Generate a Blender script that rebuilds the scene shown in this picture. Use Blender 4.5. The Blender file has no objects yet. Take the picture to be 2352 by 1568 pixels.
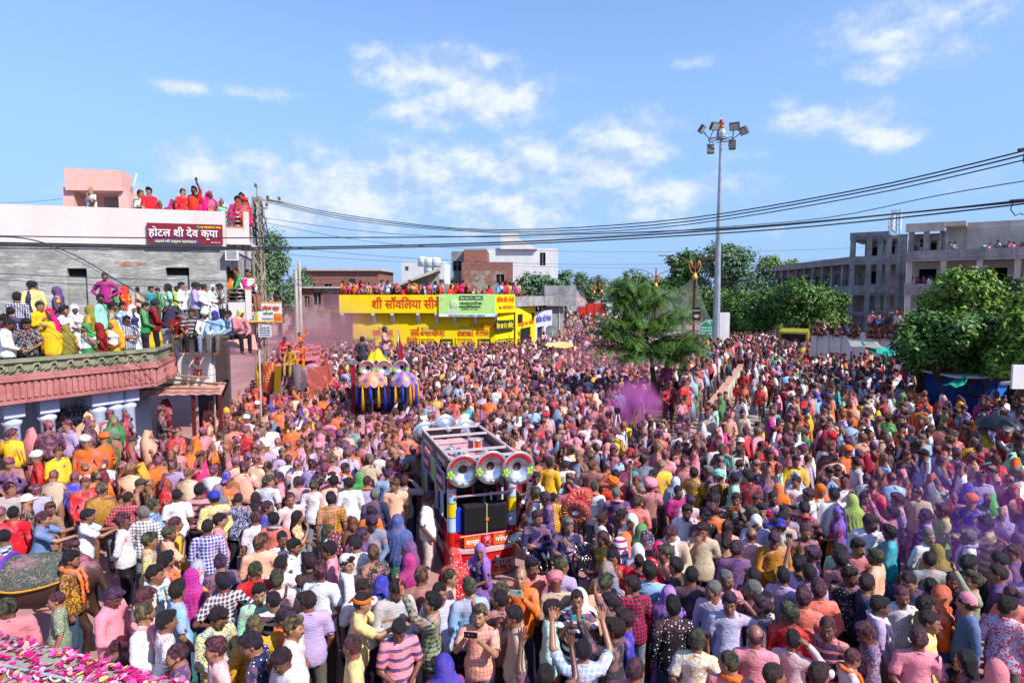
import bpy, bmesh, math, random
import numpy as np
from mathutils import Vector, Matrix, noise as mnoise
R = random.Random(7)
NR = np.random.RandomState(11)
PI = math.pi
rad = math.radians
sc = bpy.context.scene
col = sc.collection

# ---------------------------------------------------------------- camera
CAM_H = 5.5
FPX = 1437.3            # focal length in units of a 2352 px wide picture
PITCH = math.atan(114.0 / FPX)
cam_d = bpy.data.cameras.new('camera')
cam_d.sensor_width = 36.0
cam_d.lens = 36.0 * FPX / 2352.0
cam_d.clip_start = 0.05
cam_d.clip_end = 5000
cam = bpy.data.objects.new('camera', cam_d)
cam.location = (0, 0, CAM_H)
cam.rotation_euler = (PI / 2 - PITCH, 0, 0)
col.objects.link(cam)
sc.camera = cam

# ---------------------------------------------------------------- sky, sun, exposure
SUN_AZ = rad(128)        # clockwise from +Y (the view direction): behind the camera to the right
SUN_EL = rad(43)
sun_dir = Vector((math.sin(SUN_AZ) * math.cos(SUN_EL), math.cos(SUN_AZ) * math.cos(SUN_EL), math.sin(SUN_EL)))
sl = bpy.data.lights.new('sun', 'SUN')
sl.energy = 4.6
sl.angle = rad(0.5)
sl.color = (1.0, 0.955, 0.88)
so = bpy.data.objects.new('sun', sl)
so.rotation_euler = sun_dir.to_track_quat('Z', 'Y').to_euler()
so.location = (20, -20, 30)
col.objects.link(so)
sc.view_settings.view_transform = 'Standard'
sc.view_settings.look = 'None'
sc.view_settings.exposure = 0.6
sc.view_settings.gamma = 1.0
sc.view_settings.use_curve_mapping = False
sc.cycles.max_bounces = 6
sc.cycles.diffuse_bounces = 3
sc.cycles.glossy_bounces = 3
sc.cycles.transparent_max_bounces = 10
sc.cycles.volume_bounces = 1
sc.cycles.use_denoising = True

def pix_dir(u, v):
 cp, sp = math.cos(PITCH), math.sin(PITCH)
 a = (u - 1176) / FPX; b = (784 - v) / FPX
 return Vector((a, cp + b * sp, -sp + b * cp))
def at(u, v, Y):
 d = pix_dir(u, v); return Vector((0, 0, CAM_H)) + d * (Y / d.y)
def onz(u, v, z=0.0):
 d = pix_dir(u, v); return Vector((0, 0, CAM_H)) + d * ((z - CAM_H) / d.z)
def proj(p):
 cp, sp = math.cos(PITCH), math.sin(PITCH)
 x, y, z = p[0], p[1], p[2] - CAM_H
 f = y * cp - z * sp; up = y * sp + z * cp
 return 1176 + FPX * x / f, 784 - FPX * up / f

world = bpy.data.worlds.new('World'); sc.world = world; world.use_nodes = True
def build_world():
 nt = world.node_tree; N = nt.nodes; L = nt.links
 N.clear()
 out = N.new('ShaderNodeOutputWorld'); bg = N.new('ShaderNodeBackground'); bg.inputs[1].default_value = 0.14
 sky = N.new('ShaderNodeTexSky'); sky.sky_type = 'NISHITA'; sky.sun_disc = False
 sky.sun_elevation = SUN_EL; sky.sun_rotation = SUN_AZ; sky.altitude = 0; sky.air_density = 1.0
 sky.dust_density = 0.35; sky.ozone_density = 2.5
 def math_(op, a, b=None, c=None):
  n = N.new('ShaderNodeMath'); n.operation = op
  for i, v in enumerate((a, b, c)):
   if v is None: continue
   if isinstance(v, (int, float)): n.inputs[i].default_value = v
   else: L.new(v, n.inputs[i])
  return n.outputs[0]
 tc = N.new('ShaderNodeTexCoord')
 sep = N.new('ShaderNodeSeparateXYZ'); L.new(tc.outputs['Generated'], sep.inputs[0])
 x, y, z = sep.outputs
 az = math_('ARCTAN2', x, y); el = math_('ARCSINE', z)
 comb = N.new('ShaderNodeCombineXYZ'); L.new(az, comb.inputs[0]); L.new(el, comb.inputs[1])
 # wispy / billowy noise
 def noise_(scale, detail, rough, vec, sx=1.0, sy=1.0, lac=2.0):
  mp = N.new('ShaderNodeMapping'); mp.inputs['Scale'].default_value = (sx, sy, 1); L.new(vec, mp.inputs[0])
  n = N.new('ShaderNodeTexNoise'); n.inputs['Scale'].default_value = scale; n.inputs['Detail'].default_value = detail
  n.inputs['Roughness'].default_value = rough; n.inputs['Lacunarity'].default_value = lac
  L.new(mp.outputs[0], n.inputs[0]); return n.outputs[0]
 nb = noise_(9, 9, 0.62, comb.outputs[0], 1, 1.5)
 nl = noise_(3.5, 4, 0.5, comb.outputs[0], 1, 1.3)
 # clouds of the photograph: (u, v, half width, half height, strength, streaky)
 ells = [(1000, 165, 160, 60, 1.15), (1120, 225, 150, 70, 1.25), (890, 125, 85, 28, .95), (1030, 265, 150, 45, .8),
   (600, 395, 260, 70, .85), (900, 420, 300, 95, .95), (1180, 380, 240, 75, .98), (1390, 365, 150, 75, 1.2), (1540, 440, 200, 50, .85),
   (700, 480, 380, 70, .9), (1150, 475, 420, 75, .9), (450, 370, 160, 45, .7), (420, 200, 90, 18, .6), (600, 215, 110, 22, .65),
   (2080, 50, 220, 85, .9), (2200, 130, 140, 50, .7), (2040, 150, 130, 42, .75), (1590, 145, 60, 22, .55),
   (1930, 275, 160, 48, .8), (2020, 320, 110, 38, .75), (1530, 280, 120, 46, .7), (1800, 235, 50, 25, .5),
   (1690, 350, 110, 22, .45), (330, 430, 200, 40, .4), (2250, 420, 150, 40, .35), (1900, 520, 300, 40, .3),
   (980, 40, 60, 18, .15)]
 total = None
 for (u, v, w, h, s) in ells:
  d = pix_dir(u, v).normalized(); a0 = math.atan2(d.x, d.y); e0 = math.asin(d.z)
  d1 = pix_dir(u + w, v).normalized(); aw = math.atan2(d1.x, d1.y) - a0
  d2 = pix_dir(u, v - h).normalized(); eh = math.asin(d2.z) - e0
  dx = math_('MULTIPLY', math_('SUBTRACT', az, a0), 1 / aw)
  dy = math_('MULTIPLY', math_('SUBTRACT', el, e0), 1 / eh)
  r2 = math_('ADD', math_('MULTIPLY', dx, dx), math_('MULTIPLY', dy, dy))
  g = math_('MULTIPLY', math_('EXPONENT', math_('MULTIPLY', r2, -0.9)), s)
  total = g if total is None else math_('MAXIMUM', math_('MULTIPLY', total, 1.0), g)
 # elsewhere in the sky (outside the frame too) scattered fair-weather cloud
 sc2 = math_('MULTIPLY', math_('SUBTRACT', nl, 0.52), 2.2)
 outside = N.new('ShaderNodeMapRange'); L.new(y, outside.inputs[0])
 outside.inputs[1].default_value = 0.55; outside.inputs[2].default_value = 0.3; outside.inputs[3].default_value = 0.0; outside.inputs[4].default_value = 1.0
 total = math_('MAXIMUM', total, math_('MULTIPLY', sc2, outside.outputs[0]))
 dens = math_('SUBTRACT', math_('ADD', total, math_('MULTIPLY', math_('SUBTRACT', nb, 0.5), 2.4)), 0.42)
 mr = N.new('ShaderNodeMapRange'); mr.interpolation_type = 'SMOOTHSTEP'; L.new(dens, mr.inputs[0])
 mr.inputs[1].default_value = -0.30; mr.inputs[2].default_value = 0.62
 gate = N.new('ShaderNodeMapRange'); L.new(total, gate.inputs[0]); gate.inputs[1].default_value = 0.05; gate.inputs[2].default_value = 0.4
 cov = math_('MULTIPLY', mr.outputs[0], gate.outputs[0])
 cov = math_('MULTIPLY', cov, 0.93)
 # light and shade inside the clouds: compare density with density a little sunward/up
 mpo = N.new('ShaderNodeVectorMath'); mpo.operation = 'ADD'; mpo.inputs[1].default_value = (0.012, 0.022, 0); L.new(comb.outputs[0], mpo.inputs[0])
 nb2 = noise_(9, 6, 0.6, mpo.outputs[0], 1, 1.5)
 rel = math_('MULTIPLY', math_('SUBTRACT', nb, nb2), 4.5)
 lit = N.new('ShaderNodeMapRange'); L.new(rel, lit.inputs[0]); lit.inputs[1].default_value = -0.5; lit.inputs[2].default_value = 0.5
 cc = N.new('ShaderNodeMix'); cc.data_type = 'RGBA'; L.new(lit.outputs[0], cc.inputs['Factor'])
 cc.inputs['A'].default_value = (2.2, 3.05, 4.4, 1); cc.inputs['B'].default_value = (4.3, 4.6, 5.1, 1)
 # pale band near the horizon is the sky's own; slight saturation trim of the sky
 hs0 = N.new('ShaderNodeMix'); hs0.data_type = 'RGBA'; hs0.blend_type = 'MULTIPLY'; hs0.inputs['Factor'].default_value = 1; hs0.inputs['B'].default_value = (1.02, 1.06, 1.24, 1); L.new(sky.outputs[0], hs0.inputs['A'])
 hs = N.new('ShaderNodeHueSaturation'); hs.inputs['Saturation'].default_value = 1.0; L.new(hs0.outputs['Result'], hs.inputs['Color'])
 # bluish white air low over the horizon instead of the model's yellow-green band
 low = N.new('ShaderNodeMapRange'); low.interpolation_type = 'SMOOTHSTEP'; L.new(z, low.inputs[0]); low.inputs[1].default_value = -0.02; low.inputs[2].default_value = 0.58; low.inputs[3].default_value = 0.92; low.inputs[4].default_value = 0.05
 air = N.new('ShaderNodeMix'); air.data_type = 'RGBA'; L.new(low.outputs[0], air.inputs['Factor']); L.new(hs.outputs[0], air.inputs['A']); air.inputs['B'].default_value = (1.45, 2.55, 4.5, 1)
 hs = air; hs_out = air.outputs['Result']
 mix = N.new('ShaderNodeMix'); mix.data_type = 'RGBA'
 L.new(cov, mix.inputs['Factor']); L.new(hs_out, mix.inputs['A']); L.new(cc.outputs['Result'], mix.inputs['B'])
 L.new(mix.outputs['Result'], bg.inputs[0]); L.new(bg.outputs[0], out.inputs[0])
build_world()

# ---------------------------------------------------------------- helpers
def lin(c):
 if isinstance(c, str):
  c = c.lstrip('#'); c = tuple(int(c[i:i + 2], 16) / 255 for i in (0, 2, 4))
 return tuple(((x / 12.92) if x <= 0.04045 else ((x + 0.055) / 1.055) ** 2.4) for x in c[:3])
def tag(o, label=None, cat=None, group=None, kind=None):
 if label: o['label'] = label
 if cat: o['category'] = cat
 if group: o['group'] = group
 if kind: o['kind'] = kind
 return o
def empty(name, loc=(0, 0, 0), rz=0.0):
 o = bpy.data.objects.new(name, None); o.location = loc; o.rotation_euler = (0, 0, rz)
 o.empty_display_size = 0.2; col.objects.link(o); return o
def mkmesh(name, V, F, smooth=False):
 V = np.asarray(V, dtype=np.float32).reshape(-1, 3); me = bpy.data.meshes.new(name)
 me.vertices.add(len(V)); me.vertices.foreach_set('co', V.ravel())
 if isinstance(F, np.ndarray):
  n, k = F.shape
  me.loops.add(n * k); me.polygons.add(n)
  me.loops.foreach_set('vertex_index', F.astype(np.int32).ravel())
  me.polygons.foreach_set('loop_start', np.arange(n, dtype=np.int32) * k)
  me.polygons.foreach_set('loop_total', np.full(n, k, dtype=np.int32))
 else:
  lt = np.array([len(f) for f in F], dtype=np.int32); ls = np.concatenate([[0], np.cumsum(lt)[:-1]]).astype(np.int32)
  me.loops.add(int(lt.sum())); me.polygons.add(len(F))
  me.loops.foreach_set('vertex_index', np.array([i for f in F for i in f], dtype=np.int32))
  me.polygons.foreach_set('loop_start', ls); me.polygons.foreach_set('loop_total', lt)
 if smooth: me.polygons.foreach_set('use_smooth', np.ones(len(me.polygons), dtype=bool))
 me.update(calc_edges=True); me.validate()
 return me
def link(name, me, mat=None, parent=None, loc=None, rot=None, scale=None):
 o = bpy.data.objects.new(name, me)
 if mat is not None and len(me.materials) == 0: me.materials.append(mat)
 col.objects.link(o)
 if parent is not None: o.parent = parent
 if loc is not None: o.location = loc
 if rot is not None: o.rotation_euler = rot
 if scale is not None: o.scale = scale
 return o
class MB:
 """collects boxes, tubes, prisms and quads into one mesh"""
 def __init__(s, M=None): s.V = []; s.F = []; s.sm = []; s.M = M
 def add(s, V, F, smooth=False):
  b = len(s.V)
  for v in V:
   v = Vector(v); s.V.append(tuple(s.M @ v) if s.M is not None else tuple(v))
  for f in F: s.F.append(tuple(b + i for i in f)); s.sm.append(smooth)
  return s
 def box(s, x0, x1, y0, y1, z0, z1):
  V = [(x, y, z) for z in (z0, z1) for y in (y0, y1) for x in (x0, x1)]
  return s.add(V, [(0, 2, 3, 1), (4, 5, 7, 6), (0, 1, 5, 4), (2, 6, 7, 3), (0, 4, 6, 2), (1, 3, 7, 5)])
 def quad(s, a, b, c, d): return s.add([a, b, c, d], [(0, 1, 2, 3)])
 def prism(s, pts, z0, z1):
  n = len(pts); V = [(p[0], p[1], z0) for p in pts] + [(p[0], p[1], z1) for p in pts]
  F = [tuple(range(n - 1, -1, -1)), tuple(range(n, 2 * n))] + [(i, (i + 1) % n, n + (i + 1) % n, n + i) for i in range(n)]
  return s.add(V, F)
 def bar(s, a, b, w, h=None):
  a = Vector(a); b = Vector(b); h = w if h is None else h; d = (b - a).normalized()
  up = Vector((0, 0, 1)) if abs(d.z) < 0.95 else Vector((1, 0, 0))
  x = d.cross(up).normalized(); y = x.cross(d)
  V = [p + x * sx * w / 2 + y * sy * h / 2 for p in (a, b) for sx, sy in ((-1, -1), (1, -1), (1, 1), (-1, 1))]
  return s.add(V, [(3, 2, 1, 0), (4, 5, 6, 7), (0, 1, 5, 4), (1, 2, 6, 5), (2, 3, 7, 6), (3, 0, 4, 7)])
 def tube(s, pts, r, n=8, cap=True, smooth=True):
  pts = [Vector(p) for p in pts]; m = len(pts)
  rs = r if isinstance(r, (list, tuple)) else [r] * m
  V = []; F = []; px = None
  for i, p in enumerate(pts):
   d = (pts[min(i + 1, m - 1)] - pts[max(i - 1, 0)])
   d = d.normalized() if d.length > 1e-9 else Vector((0, 0, 1))
   if px is None:
    up = Vector((0, 0, 1)) if abs(d.z) < 0.9 else Vector((1, 0, 0)); px = d.cross(up).normalized()
   else:
    px = (px - d * px.dot(d)).normalized()
   py = d.cross(px)
   for k in range(n):
    a = 2 * PI * k / n; V.append(p + (px * math.cos(a) + py * math.sin(a)) * rs[i])
  for i in range(m - 1):
   for k in range(n):
    k2 = (k + 1) % n; F.append((i * n + k, i * n + k2, (i + 1) * n + k2, (i + 1) * n + k))
  if cap: F.append(tuple(range(n - 1, -1, -1))); F.append(tuple((m - 1) * n + k for k in range(n)))
  return s.add(V, F, smooth)
 def lathe(s, prof, M=Matrix(), n=20, smooth=True, a0=0, a1=2 * PI):
  full = abs(a1 - a0 - 2 * PI) < 1e-6; V = []; F = []; m = len(prof); c = n if full else n + 1
  for i in range(c):
   a = a0 + (a1 - a0) * i / n
   for (r_, z_) in prof: V.append(M @ Vector((r_ * math.cos(a), r_ * math.sin(a), z_)))
  for i in range(n):
   j = (i + 1) % c
   for k in range(m - 1): F.append((i * m + k, j * m + k, j * m + k + 1, i * m + k + 1))
  return s.add(V, F, smooth)
 def build(s, name, mat, parent=None, loc=None, rot=None, bevel=0.0):
  me = mkmesh(name, s.V, s.F); me.polygons.foreach_set('use_smooth', np.array(s.sm, dtype=bool))
  me.materials.append(mat); o = bpy.data.objects.new(name, me); col.objects.link(o)
  if parent is not None: o.parent = parent
  if loc is not None: o.location = loc
  if rot is not None: o.rotation_euler = rot
  if bevel > 0:
   m = o.modifiers.new('bevel', 'BEVEL'); m.width = bevel; m.segments = 2; m.limit_method = 'ANGLE'
  return o

# ---------------------------------------------------------------- materials
class NB:
 def __init__(s, name):
  s.m = bpy.data.materials.new(name); s.m.use_nodes = True; s.nt = s.m.node_tree; s.N = s.nt.nodes; s.L = s.nt.links
  s.b = s.N['Principled BSDF']; s.out = s.N['Material Output']
  s.tc = s.N.new('ShaderNodeTexCoord'); s.oi = s.N.new('ShaderNodeObjectInfo')
 def set(s, inp, v):
  if isinstance(v, (int, float)): inp.default_value = v
  elif isinstance(v, (tuple, list)): inp.default_value = tuple(v) + ((1,) if len(inp.default_value) == 4 and len(v) == 3 else ())
  else: s.L.new(v, inp)
 def math(s, op, a, b=None, c=None, clamp=False):
  n = s.N.new('ShaderNodeMath'); n.operation = op; n.use_clamp = clamp
  for i, v in enumerate((a, b, c)):
   if v is not None: s.set(n.inputs[i], v)
  return n.outputs[0]
 def mix(s, f, a, b, blend='MIX'):
  n = s.N.new('ShaderNodeMix'); n.data_type = 'RGBA'; n.blend_type = blend
  s.set(n.inputs['Factor'], f); s.set(n.inputs['A'], a); s.set(n.inputs['B'], b); return n.outputs['Result']
 def noise(s, vec, scale, detail=4, rough=0.55, dist=0.0, out='Fac'):
  n = s.N.new('ShaderNodeTexNoise'); n.inputs['Scale'].default_value = scale; n.inputs['Detail'].default_value = detail
  n.inputs['Roughness'].default_value = rough; n.inputs['Distortion'].default_value = dist
  if vec is not None: s.L.new(vec, n.inputs['Vector'])
  return n.outputs[out]
 def ramp(s, f, a, b, c=0.0, d=1.0, smooth=True):
  n = s.N.new('ShaderNodeMapRange'); n.interpolation_type = 'SMOOTHSTEP' if smooth else 'LINEAR'
  s.set(n.inputs[0], f); n.inputs[1].default_value = a; n.inputs[2].default_value = b
  n.inputs[3].default_value = c; n.inputs[4].default_value = d; return n.outputs[0]
 def cramp(s, f, stops, interp='LINEAR'):
  n = s.N.new('ShaderNodeValToRGB'); cr = n.color_ramp; cr.interpolation = interp
  while len(cr.elements) < len(stops): cr.elements.new(0.5)
  for e, (p, c) in zip(cr.elements, stops): e.position = p; e.color = tuple(c[:3]) + (1,)
  s.set(n.inputs[0], f); return n.outputs[0]
 def map(s, vec, scale=(1, 1, 1), loc=(0, 0, 0), rot=(0, 0, 0)):
  n = s.N.new('ShaderNodeMapping'); n.inputs['Scale'].default_value = scale; n.inputs['Location'].default_value = loc
  n.inputs['Rotation'].default_value = rot; s.L.new(vec, n.inputs[0]); return n.outputs[0]
 def vadd(s, a, b):
  n = s.N.new('ShaderNodeVectorMath'); n.operation = 'ADD'; s.set(n.inputs[0], a); s.set(n.inputs[1], b); return n.outputs[0]
 def attr(s, name, typ='OBJECT', out='Color'):
  n = s.N.new('ShaderNodeAttribute'); n.attribute_type = typ; n.attribute_name = name; return n.outputs[out]
 def sep(s, v):
  n = s.N.new('ShaderNodeSeparateXYZ'); s.L.new(v, n.inputs[0]); return n.outputs
 def bump(s, h, strength=0.3, dist=0.02):
  n = s.N.new('ShaderNodeBump'); n.inputs['Strength'].default_value = strength; n.inputs['Distance'].default_value = dist
  s.L.new(h, n.inputs['Height']); s.L.new(n.outputs[0], s.b.inputs['Normal'])
 def done(s, color=None, rough=0.8, spec=0.3, metal=0.0):
  if color is not None: s.set(s.b.inputs['Base Color'], color)
  s.set(s.b.inputs['Roughness'], rough); s.b.inputs['Specular IOR Level'].default_value = spec
  s.set(s.b.inputs['Metallic'], metal); return s.m
MATS = {}
def plain(key, c, rough=0.7, spec=0.3, metal=0.0, var=0.12, scale=6.0, bump=0.0, emit=0.0):
 if key in MATS: return MATS[key]
 n = NB(key); c = lin(c) if isinstance(c, str) else c
 f = n.noise(n.tc.outputs['Object'], scale, 5, 0.6)
 cc = n.mix(n.ramp(f, 0.3, 0.7), tuple(x * (1 - var) for x in c), tuple(min(1, x * (1 + var)) for x in c))
 if bump: n.bump(n.noise(n.tc.outputs['Object'], scale * 6, 4), bump, 0.01)
 if emit: n.set(n.b.inputs['Emission Color'], c); n.b.inputs['Emission Strength'].default_value = emit
 MATS[key] = n.done(cc, rough, spec, metal); return MATS[key]

# ================================================================ the setting and the large structures
def deva(t):
 """Devanagari in visual order: the short i sign stands before its consonant"""
 out = []
 for ch in t:
  if ch == '\u093f':
   i = len(out) - 1
   while i >= 2 and out[i - 1] == '\u094d': i -= 2
   out.insert(max(i, 0), ch)
  else: out.append(ch)
 return ''.join(out)
def text(body, parent, x, z, size, mat, y=-0.02, bold=0.0, shear=0.0, sx=1.0, width=None, rot=None, ext=0.004, slash=(), height=None, M=None):
 """flat lettering as a mesh; width fits the line to that many metres; slash: positions (0..1) of the ra stroke"""
 c = bpy.data.curves.new('lettering', 'FONT'); c.body = deva(body); c.size = 1.0; c.extrude = ext / size; c.offset = min(bold / size, .013); c.shear = shear; c.resolution_u = 3
 o = bpy.data.objects.new('t', c); col.objects.link(o); dg = bpy.context.evaluated_depsgraph_get(); me = bpy.data.meshes.new_from_object(o.evaluated_get(dg)); bpy.data.objects.remove(o); bpy.data.curves.remove(c)
 co = np.empty(len(me.vertices) * 3, dtype=np.float32); me.vertices.foreach_get('co', co); co = co.reshape(-1, 3)
 if len(co) == 0: return None
 x0, x1 = co[:, 0].min(), co[:, 0].max(); k = size if width is None else width / (x1 - x0); co[:, 0] = (co[:, 0] - (x0 if width else 0)) * k * sx
 zs = size if height is None else height / (co[:, 1].max() - co[:, 1].min()); z_ = co[:, 1] * zs; d_ = co[:, 2] * size
 co = np.stack([co[:, 0], -d_, z_], 1); me.vertices.foreach_set('co', co.astype(np.float32).ravel()); me.name = 'lettering'; me.materials.clear(); me.materials.append(mat); me.update()
 o = bpy.data.objects.new('lettering', me); col.objects.link(o); o.parent = parent
 if M is not None: o.matrix_local = M
 else:
  o.location = (x, y, z)
  if rot: o.rotation_euler = rot
 for q in slash:
  w = co[:, 0].max(); m = MB(); X = w * q; m.bar((X, -.012, size * .34), (X - size * .24, -.012, size * .08), .012, max(.012, size * .075)); l = m.build('letter_stroke', mat, o)
 return o
class FR:
 """a vertical facade: origin on the ground, x along it, y into the building"""
 def __init__(s, p, q):
  s.o = Vector((p[0], p[1], 0)); d = Vector((q[0] - p[0], q[1] - p[1], 0)); s.len = d.length; s.d = d.normalized(); s.yaw = math.atan2(s.d.y, s.d.x)
  s.n = Vector((-s.d.y, s.d.x, 0))
 def sz(s, u, v, depth=0.0):
  r = pix_dir(u, v); O = s.o + s.n * depth; C = Vector((0, 0, CAM_H))
  # C + t r = O + k d  (in plan)
  det = r.x * (-s.d.y) + s.d.x * r.y
  bx, by = O.x - C.x, O.y - C.y
  t = (bx * (-s.d.y) + s.d.x * by) / det
  P = C + r * t; return (P - O).dot(s.d), P.z
 def w(s, x, y, z): return s.o + s.d * x + s.n * y + Vector((0, 0, z))
 def empty(s, name): return empty(name, s.o, s.yaw)
def wall_holes(mb, s0, s1, z0, z1, y0, y1, holes):
 xs = sorted(set([s0, s1] + [min(max(h[i], s0), s1) for h in holes for i in (0, 1)])); zs = sorted(set([z0, z1] + [min(max(h[i], z0), z1) for h in holes for i in (2, 3)]))
 for i in range(len(xs) - 1):
  run = None
  for j in range(len(zs) - 1):
   cx, cz = (xs[i] + xs[i + 1]) / 2, (zs[j] + zs[j + 1]) / 2
   hole = any(h[0] < cx < h[1] and h[2] < cz < h[3] for h in holes)
   if not hole:
    if run is None: run = zs[j]
   if (hole or j == len(zs) - 2) and run is not None:
    top = zs[j] if hole else zs[j + 1]
    mb.box(xs[i], xs[i + 1], y0, y1, run, top); run = None
def concrete(key, a, b, stain=.5, scale=1.0, brick=None, streak=True, bump=.4, stainc='#1c1c1e'):
 n = NB(key); P = n.tc.outputs['Object']
 f = n.noise(P, 1.3 * scale, 8, .65); c = n.mix(n.ramp(f, .3, .7), lin(a), lin(b))
 st = n.ramp(n.noise(n.map(P, (1.6, 1.6, .22)) if streak else P, 2.2 * scale, 7, .7), .52, .72)
 c = n.mix(n.math('MULTIPLY', st, stain), c, lin(stainc))
 fine = n.noise(P, 28 * scale, 4, .6); c = n.mix(n.math('MULTIPLY', fine, .3), c, n.mix(.6, c, (0.03, .03, .03)))
 n.bump(n.noise(P, 9 * scale, 8, .7), bump, .04); return n.done(c, .9, .2)
def brickmat(key, c1, c2, mortar, scale=1.0, plaster=None):
 n = NB(key); P = n.tc.outputs['Object']; X, Y, Z = n.sep(P); cb = n.N.new('ShaderNodeCombineXYZ'); n.L.new(n.math('ADD', X, n.math('MULTIPLY', Y, 1.0)), cb.inputs[0]); n.L.new(Z, cb.inputs[1])
 b = n.N.new('ShaderNodeTexBrick'); n.L.new(cb.outputs[0], b.inputs[0]); b.inputs['Scale'].default_value = scale; b.inputs['Color1'].default_value = lin(c1) + (1,); b.inputs['Color2'].default_value = lin(c2) + (1,); b.inputs['Mortar'].default_value = lin(mortar) + (1,)
 b.inputs['Brick Width'].default_value = .24; b.inputs['Row Height'].default_value = .085; b.inputs['Mortar Size'].default_value = .012
 c = n.mix(n.math('MULTIPLY', n.noise(P, 1.5, 6, .6), .5), b.outputs[0], n.mix(.5, b.outputs[0], (.05, .03, .03)))
 if plaster: c = n.mix(n.ramp(n.noise(P, .9, 7, .65, .4), .46, .54), c, lin(plaster))
 n.bump(b.outputs['Fac'], .3, -.01); return n.done(c, .9, .2)
# ---- ground: the street climbs gently towards the yellow shop
def rise(x, y):
 s = lambda a, b, v: (lambda t: t * t * (3 - 2 * t))(min(1, max(0, (v - a) / (b - a))))
 return .15 * s(16, 40, y) * (1 - s(2, 8, x))
def build_ground():
 n = NB('dusty_ground'); P = n.tc.outputs['Object']
 f = n.noise(P, .25, 8, .6); c = n.mix(n.ramp(f, .35, .65), lin('#b49088'), lin('#9c7c78'))
 pk = n.ramp(n.noise(P, .8, 7, .7, .5), .44, .66); c = n.mix(n.math('MULTIPLY', pk, .8), c, lin('#c07c7c'))
 c = n.mix(n.math('MULTIPLY', n.ramp(n.noise(P, 1.7, 6, .7), .55, .7), .35), c, lin('#a05c74'))
 c = n.mix(n.math('MULTIPLY', n.noise(P, 22, 5, .7), .35), c, lin('#4c3838'))
 n.bump(n.noise(P, 14, 7, .7), .4, .03); g = n.done(c, .95, .1)
 XS = [-900, -60, -30, -15, -8, -2, 2, 3, 4, 5, 6, 7, 8, 12, 30, 60, 900]; YS = [-60, 5, 14, 16, 18, 20, 22, 24, 26, 28, 30, 32, 34, 36, 38, 40, 50, 80, 160, 2600]
 V = [(x, y, rise(x, y)) for y in YS for x in XS]; k = len(XS); F = np.array([(j * k + i, j * k + i + 1, (j + 1) * k + i + 1, (j + 1) * k + i) for j in range(len(YS) - 1) for i in range(k - 1)]); o = link('ground', mkmesh('ground', V, F, True), g); tag(o, kind='structure')
 n = NB('road_surface'); P = n.tc.outputs['Object']; c = n.mix(n.noise(P, .7, 8, .6), lin('#8c8078'), lin('#b0a498')); c = n.mix(n.math('MULTIPLY', n.ramp(n.noise(P, .5, 6, .7), .5, .7), .5), c, lin('#b07c78')); n.bump(n.noise(P, 30, 5), .25, .01); rm = n.done(c, .92, .15)
 # service road right of the median wall and the highway beyond
 a, b, c_, d = onz(1700, 1120), onz(2010, 1120), onz(1850, 790), onz(1672, 790)
 m = MB(); m.quad((a.x, a.y, .004), (b.x, b.y, .004), (c_.x, c_.y, .004), (d.x, d.y, .004)); tag(m.build('road', rm), kind='structure')
 a, b, c_, d = onz(1420, 800), onz(1660, 800), onz(1400, 684), onz(1320, 684); m = MB(); P = lambda p, q, t: (p.x + (q.x - p.x) * t, p.y + (q.y - p.y) * t)
 for i in range(24):
  for j in range(6): Q = [(*P(Vector(P(a, d, u_)), Vector(P(b, c_, u_)), w_),) for u_, w_ in ((i / 24, j / 6), (i / 24, (j + 1) / 6), ((i + 1) / 24, (j + 1) / 6), ((i + 1) / 24, j / 6))]; m.add([(x, y, rise(x, y) + .03) for x, y in Q], [(0, 1, 2, 3)])
 tag(m.build('highway', rm), kind='structure')
build_ground()
def plaster_mat():
 n = NB('grey_plaster'); P = n.tc.outputs['Object']; X, Y, Z = n.sep(P); H = n.map(P, (.45, .45, 2.2))
 c = n.mix(n.ramp(n.noise(P, 1.1, 8, .65), .35, .65), lin('#8c8a84'), lin('#b0aca4')); c = n.mix(n.math('MULTIPLY', n.ramp(n.noise(H, 2.6, 8, .75), .50, .60), .65), c, lin('#c8c8cc')); c = n.mix(n.math('MULTIPLY', n.ramp(n.noise(H, 3.3, 8, .75), .54, .62), .5), c, lin('#5c5a58'))
 c = n.mix(n.math('MULTIPLY', n.ramp(n.noise(H, .9, 5, .7), .66, .68), .8), c, lin('#9c5c44')); n.bump(n.noise(H, 7, 9, .8), 1.0, .06); return n.done(c, .95, .1)
M_CONC = concrete('weathered_concrete', '#74747a', '#a4a29e', .62, .5); M_CONCL = concrete('pale_concrete', '#a8a298', '#c4beb2', .35, .6)
M_PLAST = plaster_mat()
M_PINKW = concrete('pinkish_white_paint', '#ccc0bc', '#d4ccc6', .12, .4, bump=.08, stainc='#8c7870')
M_PINK = concrete('pink_paint', '#d8a498', '#e0b4a6', .15, .6, bump=.08, stainc='#9c6050')
M_WHITE = concrete('white_paint', '#c8c8c8', '#d8d8d6', .18, .6, bump=.1, stainc='#6c6c6c')
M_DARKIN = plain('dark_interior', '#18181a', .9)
M_YEL = concrete('yellow_paint', '#e4c400', '#ecd010', .10, .5, streak=False, bump=.08, stainc='#a06c10')
M_ORANGE = plain('orange_paint', '#d86830', .6); M_STEEL = plain('steel', '#8c9094', .35, .5, .8); M_BLACK = plain('black_paint', '#141416', .5)
M_REDTXT = plain('red_lettering', '#d03414', .7); M_WTXT = plain('white_lettering', '#e0e0e0', .7); M_YTXT = plain('yellow_lettering', '#e8d820', .7); M_BTXT = plain('black_lettering', '#181818', .7)
M_LAV = concrete('lilac_whitewash', '#b0b4d0', '#c4c8dc', .2, .8, bump=.2, stainc='#707090')
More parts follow.
